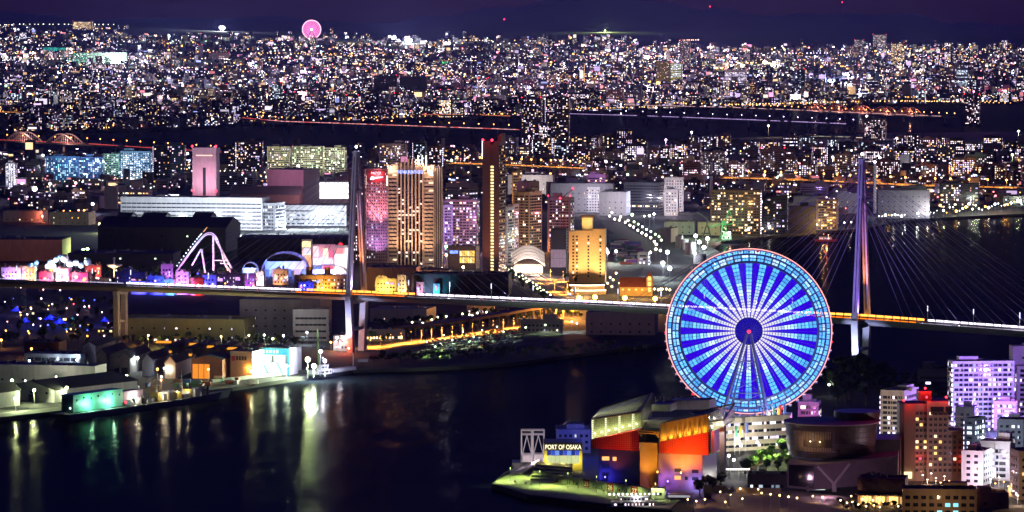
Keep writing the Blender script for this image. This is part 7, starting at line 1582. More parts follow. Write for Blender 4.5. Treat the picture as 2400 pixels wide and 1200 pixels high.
t = thing('chimney', 'slim pale chimney beside the right bridge tower', 'chimney', G(2050, 500)); k = F/t.location.y; q = MB(); q.tube((0, 0, -1), (0, 0, 118/k), 2.2, 1.6, n=14); q.build('stack', WM('white'), t); q = MB(); q.ball((0, 0, 121/k), 1.6); q.build('top_lamp', EM('tower_lamp', (.8, .85, 1), 9), t); plight(G(2056, 506)+Vector((0, -20, 20)), (.8, .85, 1), 9000, .5)
# quay with green crane, tanks, lamp road ------------------------------
t = thing('harbour_crane', 'green lit harbour crane on the inner quay above the wheel', 'crane', G(1697, 558)); k = F/t.location.y; cg = PM('crane_green', (.12, .42, .22), rough=.5)
for a, b, r_, nm in (((-4, 0, 0), (-1, 0, 36/k), .9, 'leg'), ((4, 0, 0), (1, 0, 36/k), .9, 'leg'), ((-3, 6, 0), (-1, 4, 36/k), .9, 'leg'), ((3, 6, 0), (1, 4, 36/k), .9, 'leg'), ((0, 2, 36/k), (-16, 0, 26/k), .6, 'boom'), ((0, 2, 36/k), (6, 2, 66/k), .9, 'jib'), ((6, 2, 66/k), (10, 0, 40/k), .5, 'jib_tip'), ((0, 2, 30/k), (10, 2, 34/k), .8, 'deck_beam')):
    q = MB(); q.tube(a, b, r_, n=6); q.build(nm, cg, t)
q = MB(); q.box(-2.5, 3, 0, 5, 30/k, 40/k); q.build('machine_house', cg, t); plight(G(1697, 562)+Vector((0, -14, 10)), (.35, 1, .45), 9000, .4); plight(G(1700, 562)+Vector((2, -14, 24)), (.3, 1, .4), 5000, .4)
t = thing('harbour_crane', 'dark gantry crane frame left of the green harbour crane', 'crane', G(1657, 556)); k = F/t.location.y
for a, b in (((-4.5, 0, 0), (-1, 0, 26/k)), ((4.5, 0, 0), (1, 0, 26/k)), ((-3, 0, 9/k), (3, 0, 9/k)), ((0, 0, 24/k), (0, 0, 46/k)), ((0, 0, 44/k), (-12, 0, 60/k))): q = MB(); q.tube(a, b, .8, n=6); q.build('beam', DARKST, t)
boat('moored_ship', 'small ship with glaring pink white lights at the green crane quay', G(1718, 566, 0), 42, 9, ('dark2', (.05, .04, .05)), [(-.3, -.05, .8, 5, .5, 'pinkish'), (-.25, -.1, .6, 4, .5, 'pinkish')], R(8), [(-.2, 14, (1, .7, .65)), (-.28, 11, (1, .8, .8))]); flood(1708, 566, 10, (1, .6, .5), 30000, 'dazzling pinkish lamp on the ship at the green crane', ball=1.6, dy=-12)
t = boat('harbour_boat', 'small boat glowing red under the bridge stays', G(1936, 566, 0), 26, 7, ('redd', (.25, .05, .04)), [(-.3, .25, .8, 3, .8, 'pinkish')], R(-6), [(-.1, 8, (1, .2, .15)), (.1, 7, (1, .5, .4))]); plight(G(1936, 570, 0)+Vector((0, -8, 6)), (1, .15, .1), 9000, .5)
for i, (x, y, w_, h_, lab) in enumerate(((1592, 582, 18, 28, 'tall white tank left in the tank row'), (1604, 586, 20, 24, 'white tank second in the tank row'), (1618, 596, 26, 26, 'wide white block tank at the end of the tank row'), (1640, 618, 30, 22, 'white box store beside the wheel rim'))):
    t = thing('storage_tank', lab, 'tank', G(x, y), 0, 'white tanks by the inner basin'); k = F/t.location.y; q = MB(); q.lathe([(w_/2/k, -.5), (w_/2/k, h_/k), (w_/2/k*.96, h_/k+.4)], n=20); q.build('shell', WM('white'), t); q = MB(); q.path([(w_/2/k*math.cos(a)*.97, w_/2/k*math.sin(a)*.97, h_/k+1.2) for a in [j*.6 for j in range(11)]], .1, n=4); q.build('rail', STEEL, t)
bld('green_warehouse', 'greenish white quay warehouse left of the green crane', 'warehouse', 1556, 1632, 550, 522, 30, -5, 'white', 'few', .1, 'green', top=False); bld('quay_shed', 'yellowish quay shed behind the green crane', 'warehouse', 1634, 1690, 552, 524, 24, -4, 'cream', 'few', .3, 'green', top=False); plight(G(1600, 556)+Vector((0, -16, 9)), (.8, 1, .6), 9000, .4); plight(G(1660, 558)+Vector((0, -16, 9)), (.8, 1, .5), 9000, .4)
bld('truck_depot', 'grey wedge roofed depot beside the lamp road', 'depot', 1542, 1590, 568, 538, 26, -20, 'grey', 'none', 0, top=False); bld('cargo_office', 'white three level cargo office at the lamp road bend', 'office', 1494, 1524, 622, 594, 14, -10, 'white', 'ribbon', .5, 'white', fl=3.4, top=False)
q, rp = ribbon_road('l', '', '', [(1434, 520), (1448, 536), (1475, 552), (1510, 572), (1535, 592), (1545, 615), (1535, 640), (1515, 660)], 26); struct(q.build('lamp_road', PM('road_lit', (.10, .095, .09))))
sheet('container_yard_ground', [(1424, 548), (1452, 548), (1520, 590), (1530, 620), (1480, 636), (1426, 630)], LZ+.03, PM('yard_ground', (.09, .12, .09), rough=.9), None)
Zp = lambda a, b: (1420+a/4.617, 480+b/4.617)
for i, z_ in enumerate(((65, 140), (95, 215), (145, 225), (210, 250), (260, 285), (300, 305), (345, 340), (390, 370), (435, 395), (485, 425), (525, 470), (545, 500), (540, 555), (590, 570), (480, 590), (160, 190), (240, 230), (40, 180))):
    x, y = Zp(*z_); lamp_post(G(x, y+9), 10, (1, .82, .66), 'lroad', 'bright warm lamp on the curving lamp road, %s from the far end' % NTH[i], 'bright lamps on the curving road', 9000, 1.25, name='road_lamp', em=10)
for i, z_ in enumerate(((285, 160), (415, 170), (305, 235), (350, 260), (395, 290), (440, 320), (487, 345), (535, 375), (575, 400), (600, 440))):
    x, y = Zp(*z_); lamp_post(G(x, y+9), 9, (.7, 1, .5), 'groad', 'green white lamp on the outer edge of the lamp road, %s from the far end' % NTH[i], 'green white lamps beside the curving road', 6000, 1.1 if i else 1.8, name='road_lamp', em=8)
for i, z_ in enumerate(((970, 410), (1010, 480), (1060, 540), (1100, 440), (665, 595), (615, 720), (690, 780), (0, 570), (110, 585), (20, 600), (960, 610), (1170, 725), (520, 160), (470, 180))):
    x, y = Zp(*z_); c = ((.85, 1, .95), (.75, .85, 1), (1, .9, .8))[0 if i < 4 else (1 if i in (4, 8, 12, 13) else (0 if i in (5, 6, 11) else 2))]; flood(x, y+12, 13, c, 15000 if i < 8 else 8000, 'dazzling yard floodlight by the inner basin, %s of fourteen' % NTH[i], ball=1.9 if i < 8 else 1.3, em=14)
crn = random.Random(9); ccol = [('green', (.05, .2, .14)), ('violet', (.2, .06, .25)), ('rust', (.3, .08, .05)), ('blue', (.05, .1, .3)), ('white', (.5, .5, .5))]
cbx = MB(); cbx.box(-6, 6, -1.2, 1.2, 0, 2.6)
for i in range(10): cbx.box(-5.7+i*1.2, -5.3+i*1.2, -1.28, -1.201, .15, 2.45)
cme = [cbx.data('container', PM('container_'+a, b, rough=.5)) for a, b in ccol]
for i in range(44):
    x, y = 1432+crn.uniform(0, 56)*(1-.0*i), 566+i*1.25; ci = crn.randrange(5)
    tag(link('cargo_container', cme[ci], loc=G(x + (y-566)*.5, y)+Vector((0, 0, .05 + 2.62*(i % 3 == 0)*0)), rz=crn.choice((0, .4))), '%s cargo container in the yard left of the lamp road, %s from the back' % (ccol[ci][0], NTH[i]), 'container', 'containers in the yard by the lamp road')
# apartments on the right bank, by hand
for a in (('dark_apartments', 'dark apartment block with an orange lit roof edge and stair right of the chimney', 1664, 1786, 552, 448, 'brown', 'apt', .32, 'warm'), ('dark_apartments', 'black apartment tower right of the orange stair', 1786, 1848, 548, 462, 'charcoal', 'apt', .22, 'mix'), ('corner_apartments', 'charcoal apartments with a white stair column right of the bridge tower', 2200, 2296, 490, 432, 'charcoal', 'apt', .3, 'mix'), ('purple_terrace', 'purple terraced hall left of the right bridge tower', 1874, 1942, 470, 432, 'mauve', 'ribbon', .15, 'violet'), ('white_mill', 'white mill with a corner tower left of the right bridge tower', 1858, 1928, 528, 462, 'grey', 'few', .2, 'warm'), ('dark_mill', 'dark mill block on the inner quay left of the right bridge tower', 1848, 1914, 546, 486, 'charcoal', 'few', .05, 'cool'), ('amber_yard', 'small yard building glowing amber left of the right bridge tower', 1912, 1966, 540, 470, 'tan', 'ribbon', .5, 'amber'), ('white_silo_house', 'white plain block behind the amber yard', 1960, 2014, 500, 456, 'white', 'few', .3, 'warm'), ('grey_mill', 'broad grey mill right of the slim chimney', 2056, 2180, 512, 448, 'grey', 'few', .1, 'cool'), ('grey_tower_mill', 'grey mill tower on the far shore right of the bridge tower', 2130, 2172, 508, 438, 'grey', 'few', .05, 'cool'), ('long_flats', 'low dark flats with cool windows on the far right shore', 2200, 2260, 486, 456, 'dark', 'apt', .5, 'cool'), ('edge_flats', 'low dark flats at the right edge of the far shore', 2350, 2410, 484, 462, 'dark', 'apt', .4, 'cool')):
    bld(a[0], a[1], 'building', *a[2:6], 20, -6, a[6], a[7], a[8], a[9], fl=3.0, cw=3.4, s=(1, 2.6))
REFS.append((1730, 500, 'the orange roofed dark apartments'))
for (x, y, z, c, p) in ((1745, 556, 34, (1, .5, .15), 12000), (1935, 545, 8, (1, .5, .08), 16000), (1925, 545, 14, (1, .6, .15), 9000), (1895, 534, 10, (1, .85, .8), 9000), (2090, 520, 8, (1, .9, .95), 2500), (1908, 475, 14, (.6, .35, 1), 8000), (2070, 500, 30, (.8, .8, 1), 3000)): plight(G(x, y)+Vector((0, -22, z)), c, p, .5)
for i in range(46):
    u_ = i/45; x = 2060+u_*340; y = 524-u_*30-crn.uniform(0, 12); c = ((1, .9, .85), (1, .5, .1), (.9, 1, .7), (.8, .85, 1))[crn.randrange(4)]
    lamp_post(G(x, y), crn.uniform(4, 9), c, 'shore%d' % (i % 4) + '%.1f' % c[2], 'far right shore lamp, %s from the bridge tower' % NTH[i], 'lamps along the far right shore', crn.choice((0, 0, 1500, 6000)), crn.uniform(.5, 1.7), name='shore_lamp', em=7)
for i in range(18):
    x = 1755+i*16; y = 552-i*1.2; lamp_post(G(x, y), 6, ((.9, 1, .7), (1, .9, .85))[i % 2], 'inner%d' % (i % 2), 'small lamp on the inner basin quay, %s from the left' % NTH[i], 'lamps along the inner basin quay', 2500 if i % 3 == 0 else 0, .9, name='quay_lamp', em=7)
# ================================================================== ROADS AND BRIDGES OF THE FAR CITY
def expressway(name, label, pts, z, wd, strips, lamps=None, cat='elevated road', piers=10, arches=(), archcol=None, span_n=None):
    """pts: (px, py of the ground under it); strips: list of (u0, u1, colour, strength)"""
    P_ = [G(x, y, LZ) for x, y in pts]; b0 = P_[len(P_)//2].copy(); t = thing(name, label, cat, b0)
    L = [0]
    for a, b in zip(P_[:-1], P_[1:]): L.append(L[-1]+(b-a).length)
    def at(u):
        s_ = u*L[-1]
        for i in range(len(L)-1):
            if s_ <= L[i+1] or i == len(L)-2: f = (s_-L[i])/(L[i+1]-L[i]); return P_[i].lerp(P_[i+1], f), (P_[i+1]-P_[i]).normalized()
    N = span_n or max(8, int(L[-1]/60)); deck = PM('express_deck', (.16, .15, .15))
    for i in range(N):
        (a, d0), (b, d1) = at(i/N), at((i+1)/N); n0 = Vector((-d0.y, d0.x, 0))*wd/2; n1 = Vector((-d1.y, d1.x, 0))*wd/2
        if n0.y < 0: n0, n1 = -n0, -n1
        q = MB(); U = Vector((0, 0, z)); D = Vector((0, 0, 2.0)); q.hexa([a-n0+U-D-b0, b-n1+U-D-b0, b+n1+U-D-b0, a+n0+U-D-b0, a-n0+U-b0, b-n1+U-b0, b+n1+U-b0, a+n0+U-b0]); q.build('deck_segment', deck, t)
        q = MB(); W1 = Vector((0, 0, 2.0)); e0, e1 = n0*.97, n1*.97; q.hexa([a+e0+U-b0, b+e1+U-b0, b+n1+U-b0, a+n0+U-b0, a+e0+U+W1-b0, b+e1+U+W1-b0, b+n1+U+W1-b0, a+n0+U+W1-b0]); q.build('barrier', deck, t)
    for i in range(piers):
        c, d0 = at((i+.5)/piers); q = MB(); q.box(c.x-b0.x-1.6, c.x-b0.x+1.6, c.y-b0.y-1.6, c.y-b0.y+1.6, -4, z-2.0); q.build('pier', CONC, t)
    for (u0, u1, c, e) in strips:
        q = MB(); n = max(4, int((u1-u0)*L[-1]/14))
        for i in range(n):
            if random.random() < .12: continue
            a, d0 = at(u0+(u1-u0)*i/n); b, _ = at(u0+(u1-u0)*(i+.85)/n); nn = Vector((-d0.y, d0.x, 0))*wd*.42; nn = nn if nn.y > 0 else -nn; U = Vector((0, 0, z+.3)); V = Vector((0, 0, 1.1*random.uniform(.6, 1.2))); w1 = Vector((0, .3, 0))
            q.hexa([a+nn+U-b0, b+nn+U-b0, b+nn+w1+U-b0, a+nn+w1+U-b0, a+nn+U+V-b0, b+nn+U+V-b0, b+nn+w1+U+V-b0, a+nn+w1+U+V-b0])
        q.build('kerb_lamps', EM('kerb_%.2f_%.2f_%.2f_%.1f' % (*c, e), c, e), t, kind='stuff')  # glowing strips added for the lit roadway and its light trails
    if lamps:
        n, c, hgt, head, power = lamps
        m = MB(); m.tube((0, 0, 0), (0, 0, hgt), .3, .2, n=5); m.ball((0, 0, hgt+head*.6), head, n=7, m=1); me = m.data('lamp', [STEEL, EM('xl_%.2f_%.2f_%.2f' % c, c, 7)])
        for i in range(n):
            a, d0 = at((i+.5)/n); nn = Vector((-d0.y, d0.x, 0))*wd*.45; nn = nn if nn.y > 0 else -nn; link('lamp', me, t, a+nn+Vector((0, 0, z))-b0)
            if power and i % 2 == 0: plight(a+Vector((0, 0, z+hgt*.8)), c, power, .4)
    for (u0, u1) in arches:
        for sd in (-1, 1):
            (a, d0), (b, _) = at(u0), at(u1); nn = Vector((-d0.y, d0.x, 0))*wd*.5*sd; pts2 = [a.lerp(b, i/14)+nn+Vector((0, 0, z+math.sin(math.pi*i/14)*(b-a).length*.17))-b0 for i in range(15)]; q = MB(); q.path(pts2, 1.3, n=5); q.build('arch', archcol, t)
            q = MB()
            for i in range(1, 14): q.tube(pts2[i], Vector((pts2[i].x, pts2[i].y, z + (a.lerp(b, i/14).z-b0.z))), .35, n=4)
            q.build('hangers', archcol, t, kind='stuff')
        c, _ = at((u0+u1)/2); plight(c+Vector((0, -30, z+6)), (1, .5, .4), 16000, .6)
    return t
RD = (1, .10, .08); OR = (1, .34, .05); PKW = (1, .55, .55); PUR = (.62, .42, .9)
expressway('river_bridge', 'long low river bridge with red and pink kerb lights in the middle distance', [(560, 291), (655, 300), (900, 309), (1215, 321), (1300, 325)], 14, 16, [(0, .95, RD, .9), (.15, .95, PKW, 1.1)], (26, (1, .36, .08), 9, 1.3, 0), 'bridge', 16); REFS.append((930, 300, 'the long red river bridge'))
expressway('arch_bridge', 'river bridge with white arches and a red kerb line at the left', [(-160, 338), (0, 345), (190, 354), (355, 365), (520, 376), (600, 382)], 13, 16, [(0, 1, RD, .8)], (22, (1, .30, .06), 10, 1.2, 0), 'bridge', 12, [(.22, .305), (.335, .42)], PM('arch_pale', (.6, .55, .55)))
expressway('arch_bridge', 'river bridge with five orange lit arches at the upper right', [(1460, 258), (1700, 264), (1845, 270), (2150, 284), (2240, 288)], 13, 16, [(0, .95, PKW, 1.0)], (44, (1, .40, .10), 8, 1.3, 0), 'bridge', 16, [(.515+.077*i, .588+.077*i) for i in range(5)], PM('arch_orange', (.55, .22, .12)))
expressway('river_bridge', 'river bridge with pale violet kerb lights right of the twin towers', [(1330, 281), (1500, 286), (1750, 296), (1930, 304), (2010, 308)], 14, 14, [(0, .95, PUR, 1.0)], (20, (.7, .6, 1), 10, 1.1, 0), 'bridge', 14)
expressway('orange_expressway', 'orange lit elevated expressway crossing the right of the city', [(1690, 437), (1800, 440), (1900, 444), (2060, 452), (2200, 458), (2420, 463)], 12, 18, [(.0, .3, OR, 1.0), (.3, .62, OR, 1.5), (.6, 1, OR, 1.2)], (20, (1, .40, .08), 10, 1.5, 11000)); REFS.append((2000, 437, 'the orange expressway'))
expressway('orange_expressway', 'orange lit expressway stretch behind the tall dark tower', [(1050, 401), (1150, 404), (1280, 410), (1362, 414)], 12, 16, [(0, 1, OR, 1.3)], (13, (1, .42, .1), 10, 1.5, 9000))
expressway('orange_expressway', 'short orange road stretch at the left edge of the far city', [(-40, 274), (60, 276), (165, 280)], 12, 16, [(0, 1, OR, 1.1)])
expressway('orange_expressway', 'far red lit riverside road above the long river bridge', [(960, 279), (1100, 279), (1200, 283)], 10, 14, [(0, 1, (1, .3, .12), .8)])
expressway('monorail_deck', 'pale elevated platform roof above the right apartments', [(1868, 347), (1940, 349), (1990, 350)], 22, 22, [(0, 1, (.7, .65, .45), .5)], None, 'elevated road', 5); expressway('monorail_deck', 'white elevated platform roof left of the right bridge tower top', [(1990, 352), (2060, 352)], 22, 24, [(0, 1, (1, .75, .65), .7)], None, 'elevated road', 4)
# ================================================================== CITY BLOCKS NORTH AND SOUTH OF THE RIVER
def where(px, py):
    b = min(REFS, key=lambda r: (r[0]-px)**2 + ((r[1]-py)*1.6)**2); dx, dy = px-b[0], (py-b[1])*1.6
    if abs(dx) > abs(dy): return ('right of ' if dx > 0 else 'left of ') + b[2]
    return ('below ' if dy > 0 else 'behind ') + b[2]
AUTO = []
crn = random.Random(77)
def auto_row(x0, x1, yb, dyb, hmin, hmax, wmin, wmax, lit, pals, walls, gap=3, skip=.08, dep=16, tall=.1):
    x = x0
    while x < x1:
        w_ = crn.uniform(wmin, wmax)
        if crn.random() < skip: x += w_*.6; continue
        base = yb + crn.uniform(-dyb, dyb); h_ = crn.uniform(hmin, hmax)*(1.6 if crn.random() < tall else 1)
        wl = crn.choice(walls); pl = crn.choice(pals); st = crn.choice(('apt', 'apt', 'grid', 'ribbon')); lt = lit*crn.choice((.35, .7, 1, 1, 1.5)); lt = min(.85, lt)
        kind = {'apt': 'apartment block', 'grid': 'block', 'ribbon': 'office block'}[st]
        rat = h_/w_; shp = 'slim' if rat > 1.7 else ('tall' if rat > 1.1 else ('squat' if rat > .6 else 'long low'))
        lw = 'mostly dark' if lt < .15 else ('partly lit' if lt < .4 else 'brightly lit')
        tone = {'grey': 'grey', 'white': 'white', 'brown': 'brown', 'dark': 'dark', 'mauve': 'mauve', 'beige': 'beige', 'pink': 'pinkish', 'tan': 'tan', 'brick': 'russet', 'blue': 'slate', 'charcoal': 'black'}[wl]
        t, ww, hh, d = bld('city_block', '', kind, x, x+w_, base, base-h_, dep, crn.uniform(-22, 12), wl, st, lt, pl, fl=3.1, cw=crn.uniform(3, 4.2), s=(.9, 2.6), group='mid distance city blocks', red=(hh_ := h_) > 62, glass=base > 380)
        AUTO.append((t, (x+w_/2, base-h_/2), '%s %s %s %s' % (shp, tone, kind, lw)))
        x += w_ + crn.uniform(-2, gap)
ALLW = ['grey', 'white', 'brown', 'dark', 'mauve', 'beige', 'pink', 'tan', 'brick', 'dark', 'charcoal']
PALS = ['mix', 'mix', 'mix', 'white', 'warm', 'pinkish', 'cool']
auto_row(1338, 2420, 352, 5, 18, 34, 22, 48, .5, PALS, ALLW); auto_row(1345, 2420, 384, 6, 24, 42, 24, 54, .5, PALS, ALLW); auto_row(1600, 2410, 418, 6, 26, 44, 26, 60, .55, PALS, ALLW)
auto_row(1430, 2400, 446, 5, 14, 26, 24, 48, .35, PALS, ALLW, skip=.3, tall=.04); auto_row(1000, 1120, 372, 5, 14, 26, 24, 40, .45, PALS, ALLW); auto_row(1182, 1340, 366, 6, 26, 44, 24, 40, .5, PALS, ALLW); auto_row(1182, 1400, 396, 5, 14, 22, 26, 44, .4, PALS, ALLW, skip=.25)
auto_row(20, 820, 440, 8, 12, 22, 26, 50, .3, PALS, ALLW, skip=.35, tall=.02); auto_row(60, 260, 472, 6, 14, 22, 30, 50, .25, PALS, ALLW, skip=.3, tall=.0)
bld('twin_tower', 'left one of two tall apartment towers standing above the river', 'apartment tower', 1222, 1272, 336, 232, 26, -8, 'mauve', 'apt', .26, 'mix', fl=3.1, cw=3.6, s=(.7, 2.2), red=True, ref='the twin apartment towers'); bld('twin_tower', 'right one of two tall apartment towers standing above the river', 'apartment tower', 1278, 1336, 340, 228, 26, -6, 'tan', 'apt', .26, 'mix', fl=3.1, cw=3.6, s=(.7, 2.2), red=True)
bld('white_stair_tower', 'slim block with a bright white stair in front of the twin towers', 'apartment tower', 1264, 1284, 342, 294, 14, -6, 'white', 'apt', .8, 'white', s=(1.5, 3)); bld('violet_tower_far', 'lavender tower with a bright red sign at the right river bank', 'tower', 2258, 2298, 292, 224, 24, -10, 'mauve', 'apt', .25, 'pinkish', s=(1.2, 2.5), red=True, ref='the lavender riverside tower'); bld('glowing_block', 'block glowing pink and orange right of the monorail deck', 'shopping hall', 2024, 2078, 330, 278, 26, -8, 'pink', 'grid', .4, 'pinkish', s=(1, 2.5), ref='the pink glowing block')
for (x, y, z, c, p) in ((2030, 338, 30, (1, .3, .3), 160000), (2030, 325, 45, (1, .75, .8), 90000), (2050, 342, 12, (1, .4, .08), 90000), (2280, 300, 80, (1, .3, .6), 120000), (2385, 332, 20, (.8, 1, .4), 140000), (2370, 392, 20, (.8, 1, .4), 60000), (1650, 425, 14, (1, .4, .5), 40000), (1690, 430, 14, (1, .35, .3), 40000), (1860, 398, 16, (1, .85, .9), 60000), (1790, 430, 12, (1, .4, .3), 30000), (1880, 420, 14, (1, .85, .75), 40000), (1700, 385, 18, (1, .6, .8), 60000), (1830, 400, 14, (1, .8, .6), 50000), (2150, 412, 12, SODIUM, 40000), (2230, 415, 12, SODIUM, 50000), (2290, 412, 12, SODIUM, 50000), (2160, 400, 16, (1, .3, .3), 30000), (1500, 405, 14, WARM, 30000), (1420, 400, 14, (1, .7, .7), 30000), (1560, 360, 24, (1, .7, .9), 60000), (1620, 340, 24, (1, .75, .8), 70000), (1240, 345, 20, (1, .5, .7), 60000), (180, 446, 10, (1, .4, .3), 30000), (120, 448, 10, COOL, 30000), (700, 420, 20, (.9, .8, 1), 40000), (2100, 350, 20, (1, .6, .5), 60000), (1800, 318, 20, (1, .75, .4), 80000), (1950, 395, 18, (.8, .8, 1), 50000), (2060, 396, 18, (.8, .85, 1), 60000)):
    b = G(x, y)+Vector((0, -14, 0)); lab = '%s street floodlight %s' % ('orange' if c[2] < .15 else ('pinkish' if c[1] < .6 else 'white'), where(x, y)); t = thing('street_floodlight', lab + ', the one at column %d' % x if False else lab, 'floodlight', b, 0, 'street floodlights of the far districts'); AUTO.append((t, (x, y), lab, 1))
    q = MB(); q.tube((0, 0, -.3), (0, 0, z), .35, .2, n=6); q.build('mast', STEEL, t); q = MB(); q.ball((0, 0, z+1), 2.0, n=8); q.build('lamp_head', EM('sfl_%.2f_%.2f_%.2f' % c, c, 7), t); plight((0, -2.6, z+1), c, p*.5, .6, t)
# lights added at random spots to wash the far walls
for i in range(84):
    x = crn.uniform(0, 2400); y = crn.uniform(120, 268); p = far_point(x, y)
    if p.y < north_bank(p.x)+30: continue
    c = crn.choice(((1, .7, .85), (.85, .65, 1), (1, .85, .8), (1, .5, .6), (.7, .75, 1), (1, .6, .25), (.75, .6, 1))); z = crn.uniform(12, 30); cn = 'orange' if c[2] < .3 else ('violet' if c[0] < .9 else 'pinkish')
    t = thing('street_floodlight', '', 'floodlight', p+Vector((0, -10, 0)), 0, 'street floodlights of the far districts'); AUTO.append((t, (x, y), '%s far street floodlight %s' % (cn, where(x, y)), 1))
    q = MB(); q.tube((0, 0, -.3), (0, 0, z), .5, .3, n=5); q.build('mast', STEEL, t); q = MB(); q.ball((0, 0, z+1), 2.2*p.y/10000, n=8); q.build('lamp_head', EM('sfl_%.2f_%.2f_%.2f' % c, c, 5), t); plight((0, -6, z+1), c, 56000*crn.uniform(.4, 2)*(p.y/10000)**2, 1, t)
# far individual towers north of the river, standing on the rising plain
def far_bld(label, x0, x1, yb, yt, wl, st, lt, pl, red=False, s=(1.1, 3), name='far_tower', rz=-8):
    p = far_point((x0+x1)/2, yb); z0 = p.z; t = bld(name, label, 'tower', x0, x1, yb, yt, 24, rz, wl, st, lt, pl, fl=3.6, cw=4.4, s=s, red=red, z0=z0-1, glass=False, group='towers of the far city', top=False)
    return t
for a in (('far tower pair with red lamps on the right skyline, the taller one', 2045, 2078, 122, 82, 'dark', 'grid', .55, 'pinkish', True), ('far tower with a red crown left of the taller skyline tower', 2002, 2026, 122, 94, 'dark', 'grid', .4, 'pinkish', True), ('far bright tower with lit roof edge on the right skyline', 2088, 2120, 158, 102, 'dark', 'apt', .6, 'warm', True), ('slim far tower with red lamps at the skyline centre right', 1594, 1618, 168, 96, 'dark', 'grid', .5, 'mix', True), ('far white slab with a gap on the left skyline', 170, 218, 70, 50, 'white', 'ribbon', .9, 'warm', True), ('black far office with red lamps right of centre', 1536, 1572, 202, 144, 'charcoal', 'grid', .2, 'mix', True), ('far glass office with cyan white floors right of centre', 1570, 1600, 202, 148, 'green', 'ribbon', .75, 'cool', True), ('pale lit box hall with a bright upper band', 1698, 1750, 202, 164, 'white', 'ribbon', .55, 'white', True), ('black far tower right of the pale lit box hall', 1868, 1888, 226, 164, 'charcoal', 'grid', .25, 'cool', True), ('far blue white striped office at the right', 2240, 2270, 214, 162, 'blue', 'ribbon', .8, 'cool', False), ('dark broad hall left of the centre glow', 876, 932, 222, 178, 'dark', 'few', .1, 'mix', True), ('second dark broad hall right of the first', 936, 1002, 222, 180, 'dark', 'few', .1, 'mix', True), ('far white hall facing the river at the right', 2200, 2256, 240, 220, 'white', 'ribbon', .4, 'pinkish', False), ('slim white far chimney tower on the left', 465, 476, 142, 106, 'white', 'few', .1, 'cool', True), ('pinkish lit far block left of centre', 490, 540, 145, 124, 'pink', 'ribbon', .6, 'pinkish', True), ('tall far sign tower with a white and blue top on the left', 638, 662, 242, 196, 'grey', 'ribbon', .7, 'cool', True), ('far white lit slab by the river left of centre', 540, 560, 278, 246, 'white', 'ribbon', .9, 'white', False), ('far green sign block near the centre', 1036, 1056, 160, 144, 'green', 'ribbon', .95, [(.1, 1, .3)], False), ('long beige far apartment slab by the river at the centre', 1330, 1394, 250, 220, 'beige', 'apt', .6, 'pinkish', False), ('dark maroon far block right of the twin towers', 1420, 1462, 246, 210, 'brick', 'grid', .3, 'mix', False), ('far tower with framed white top on the right', 2030, 2060, 216, 188, 'dark', 'ribbon', .4, 'white', False), ('long white far apartment slab on the left', 210, 288, 168, 150, 'white', 'apt', .7, 'pinkish', False), ('far green lit glass hall on the left', 170, 300, 158, 124, 'green', 'ribbon', .5, [(.1, .8, .55), (.5, 1, .8), (.9, 1, .95)], False), ('far teal lit terrace on the left skyline', 100, 170, 122, 108, 'green', 'ribbon', .6, [(.05, .5, .45)], False), ('violet lit far block with a white foot at the right', 2236, 2262, 206, 150, 'mauve', 'grid', .2, 'violet', False)):
    far_bld(*a)
def far_row(n, ylo, yhi):
    for i in range(n):
        px = crn.uniform(0, 2400); py = crn.uniform(ylo, yhi); hp = crn.uniform(16, 34)*(py/230); wp = crn.uniform(12, 30)*(py/230); wl = crn.choice(ALLW); pl = crn.choice(PALS); lt = crn.uniform(.25, .7); st = crn.choice(('apt', 'grid', 'ribbon'))
        p = far_point(px, py); 
        if p.y < north_bank(p.x) + 25: continue
        tone = {'charcoal': 'black', 'pink': 'pinkish', 'brick': 'russet'}.get(wl, wl)
        r = far_bld('', px-wp/2, px+wp/2, py, py-hp, wl, st, lt, pl, hp > 30, rz=crn.uniform(-20, 12)); AUTO.append((r[0], (px, py-hp/2), '%s %s far block %s' % ('slim' if hp/wp > 1.5 else 'broad', tone, 'partly lit' if lt < .45 else 'brightly lit')))
far_row(70, 215, 268)
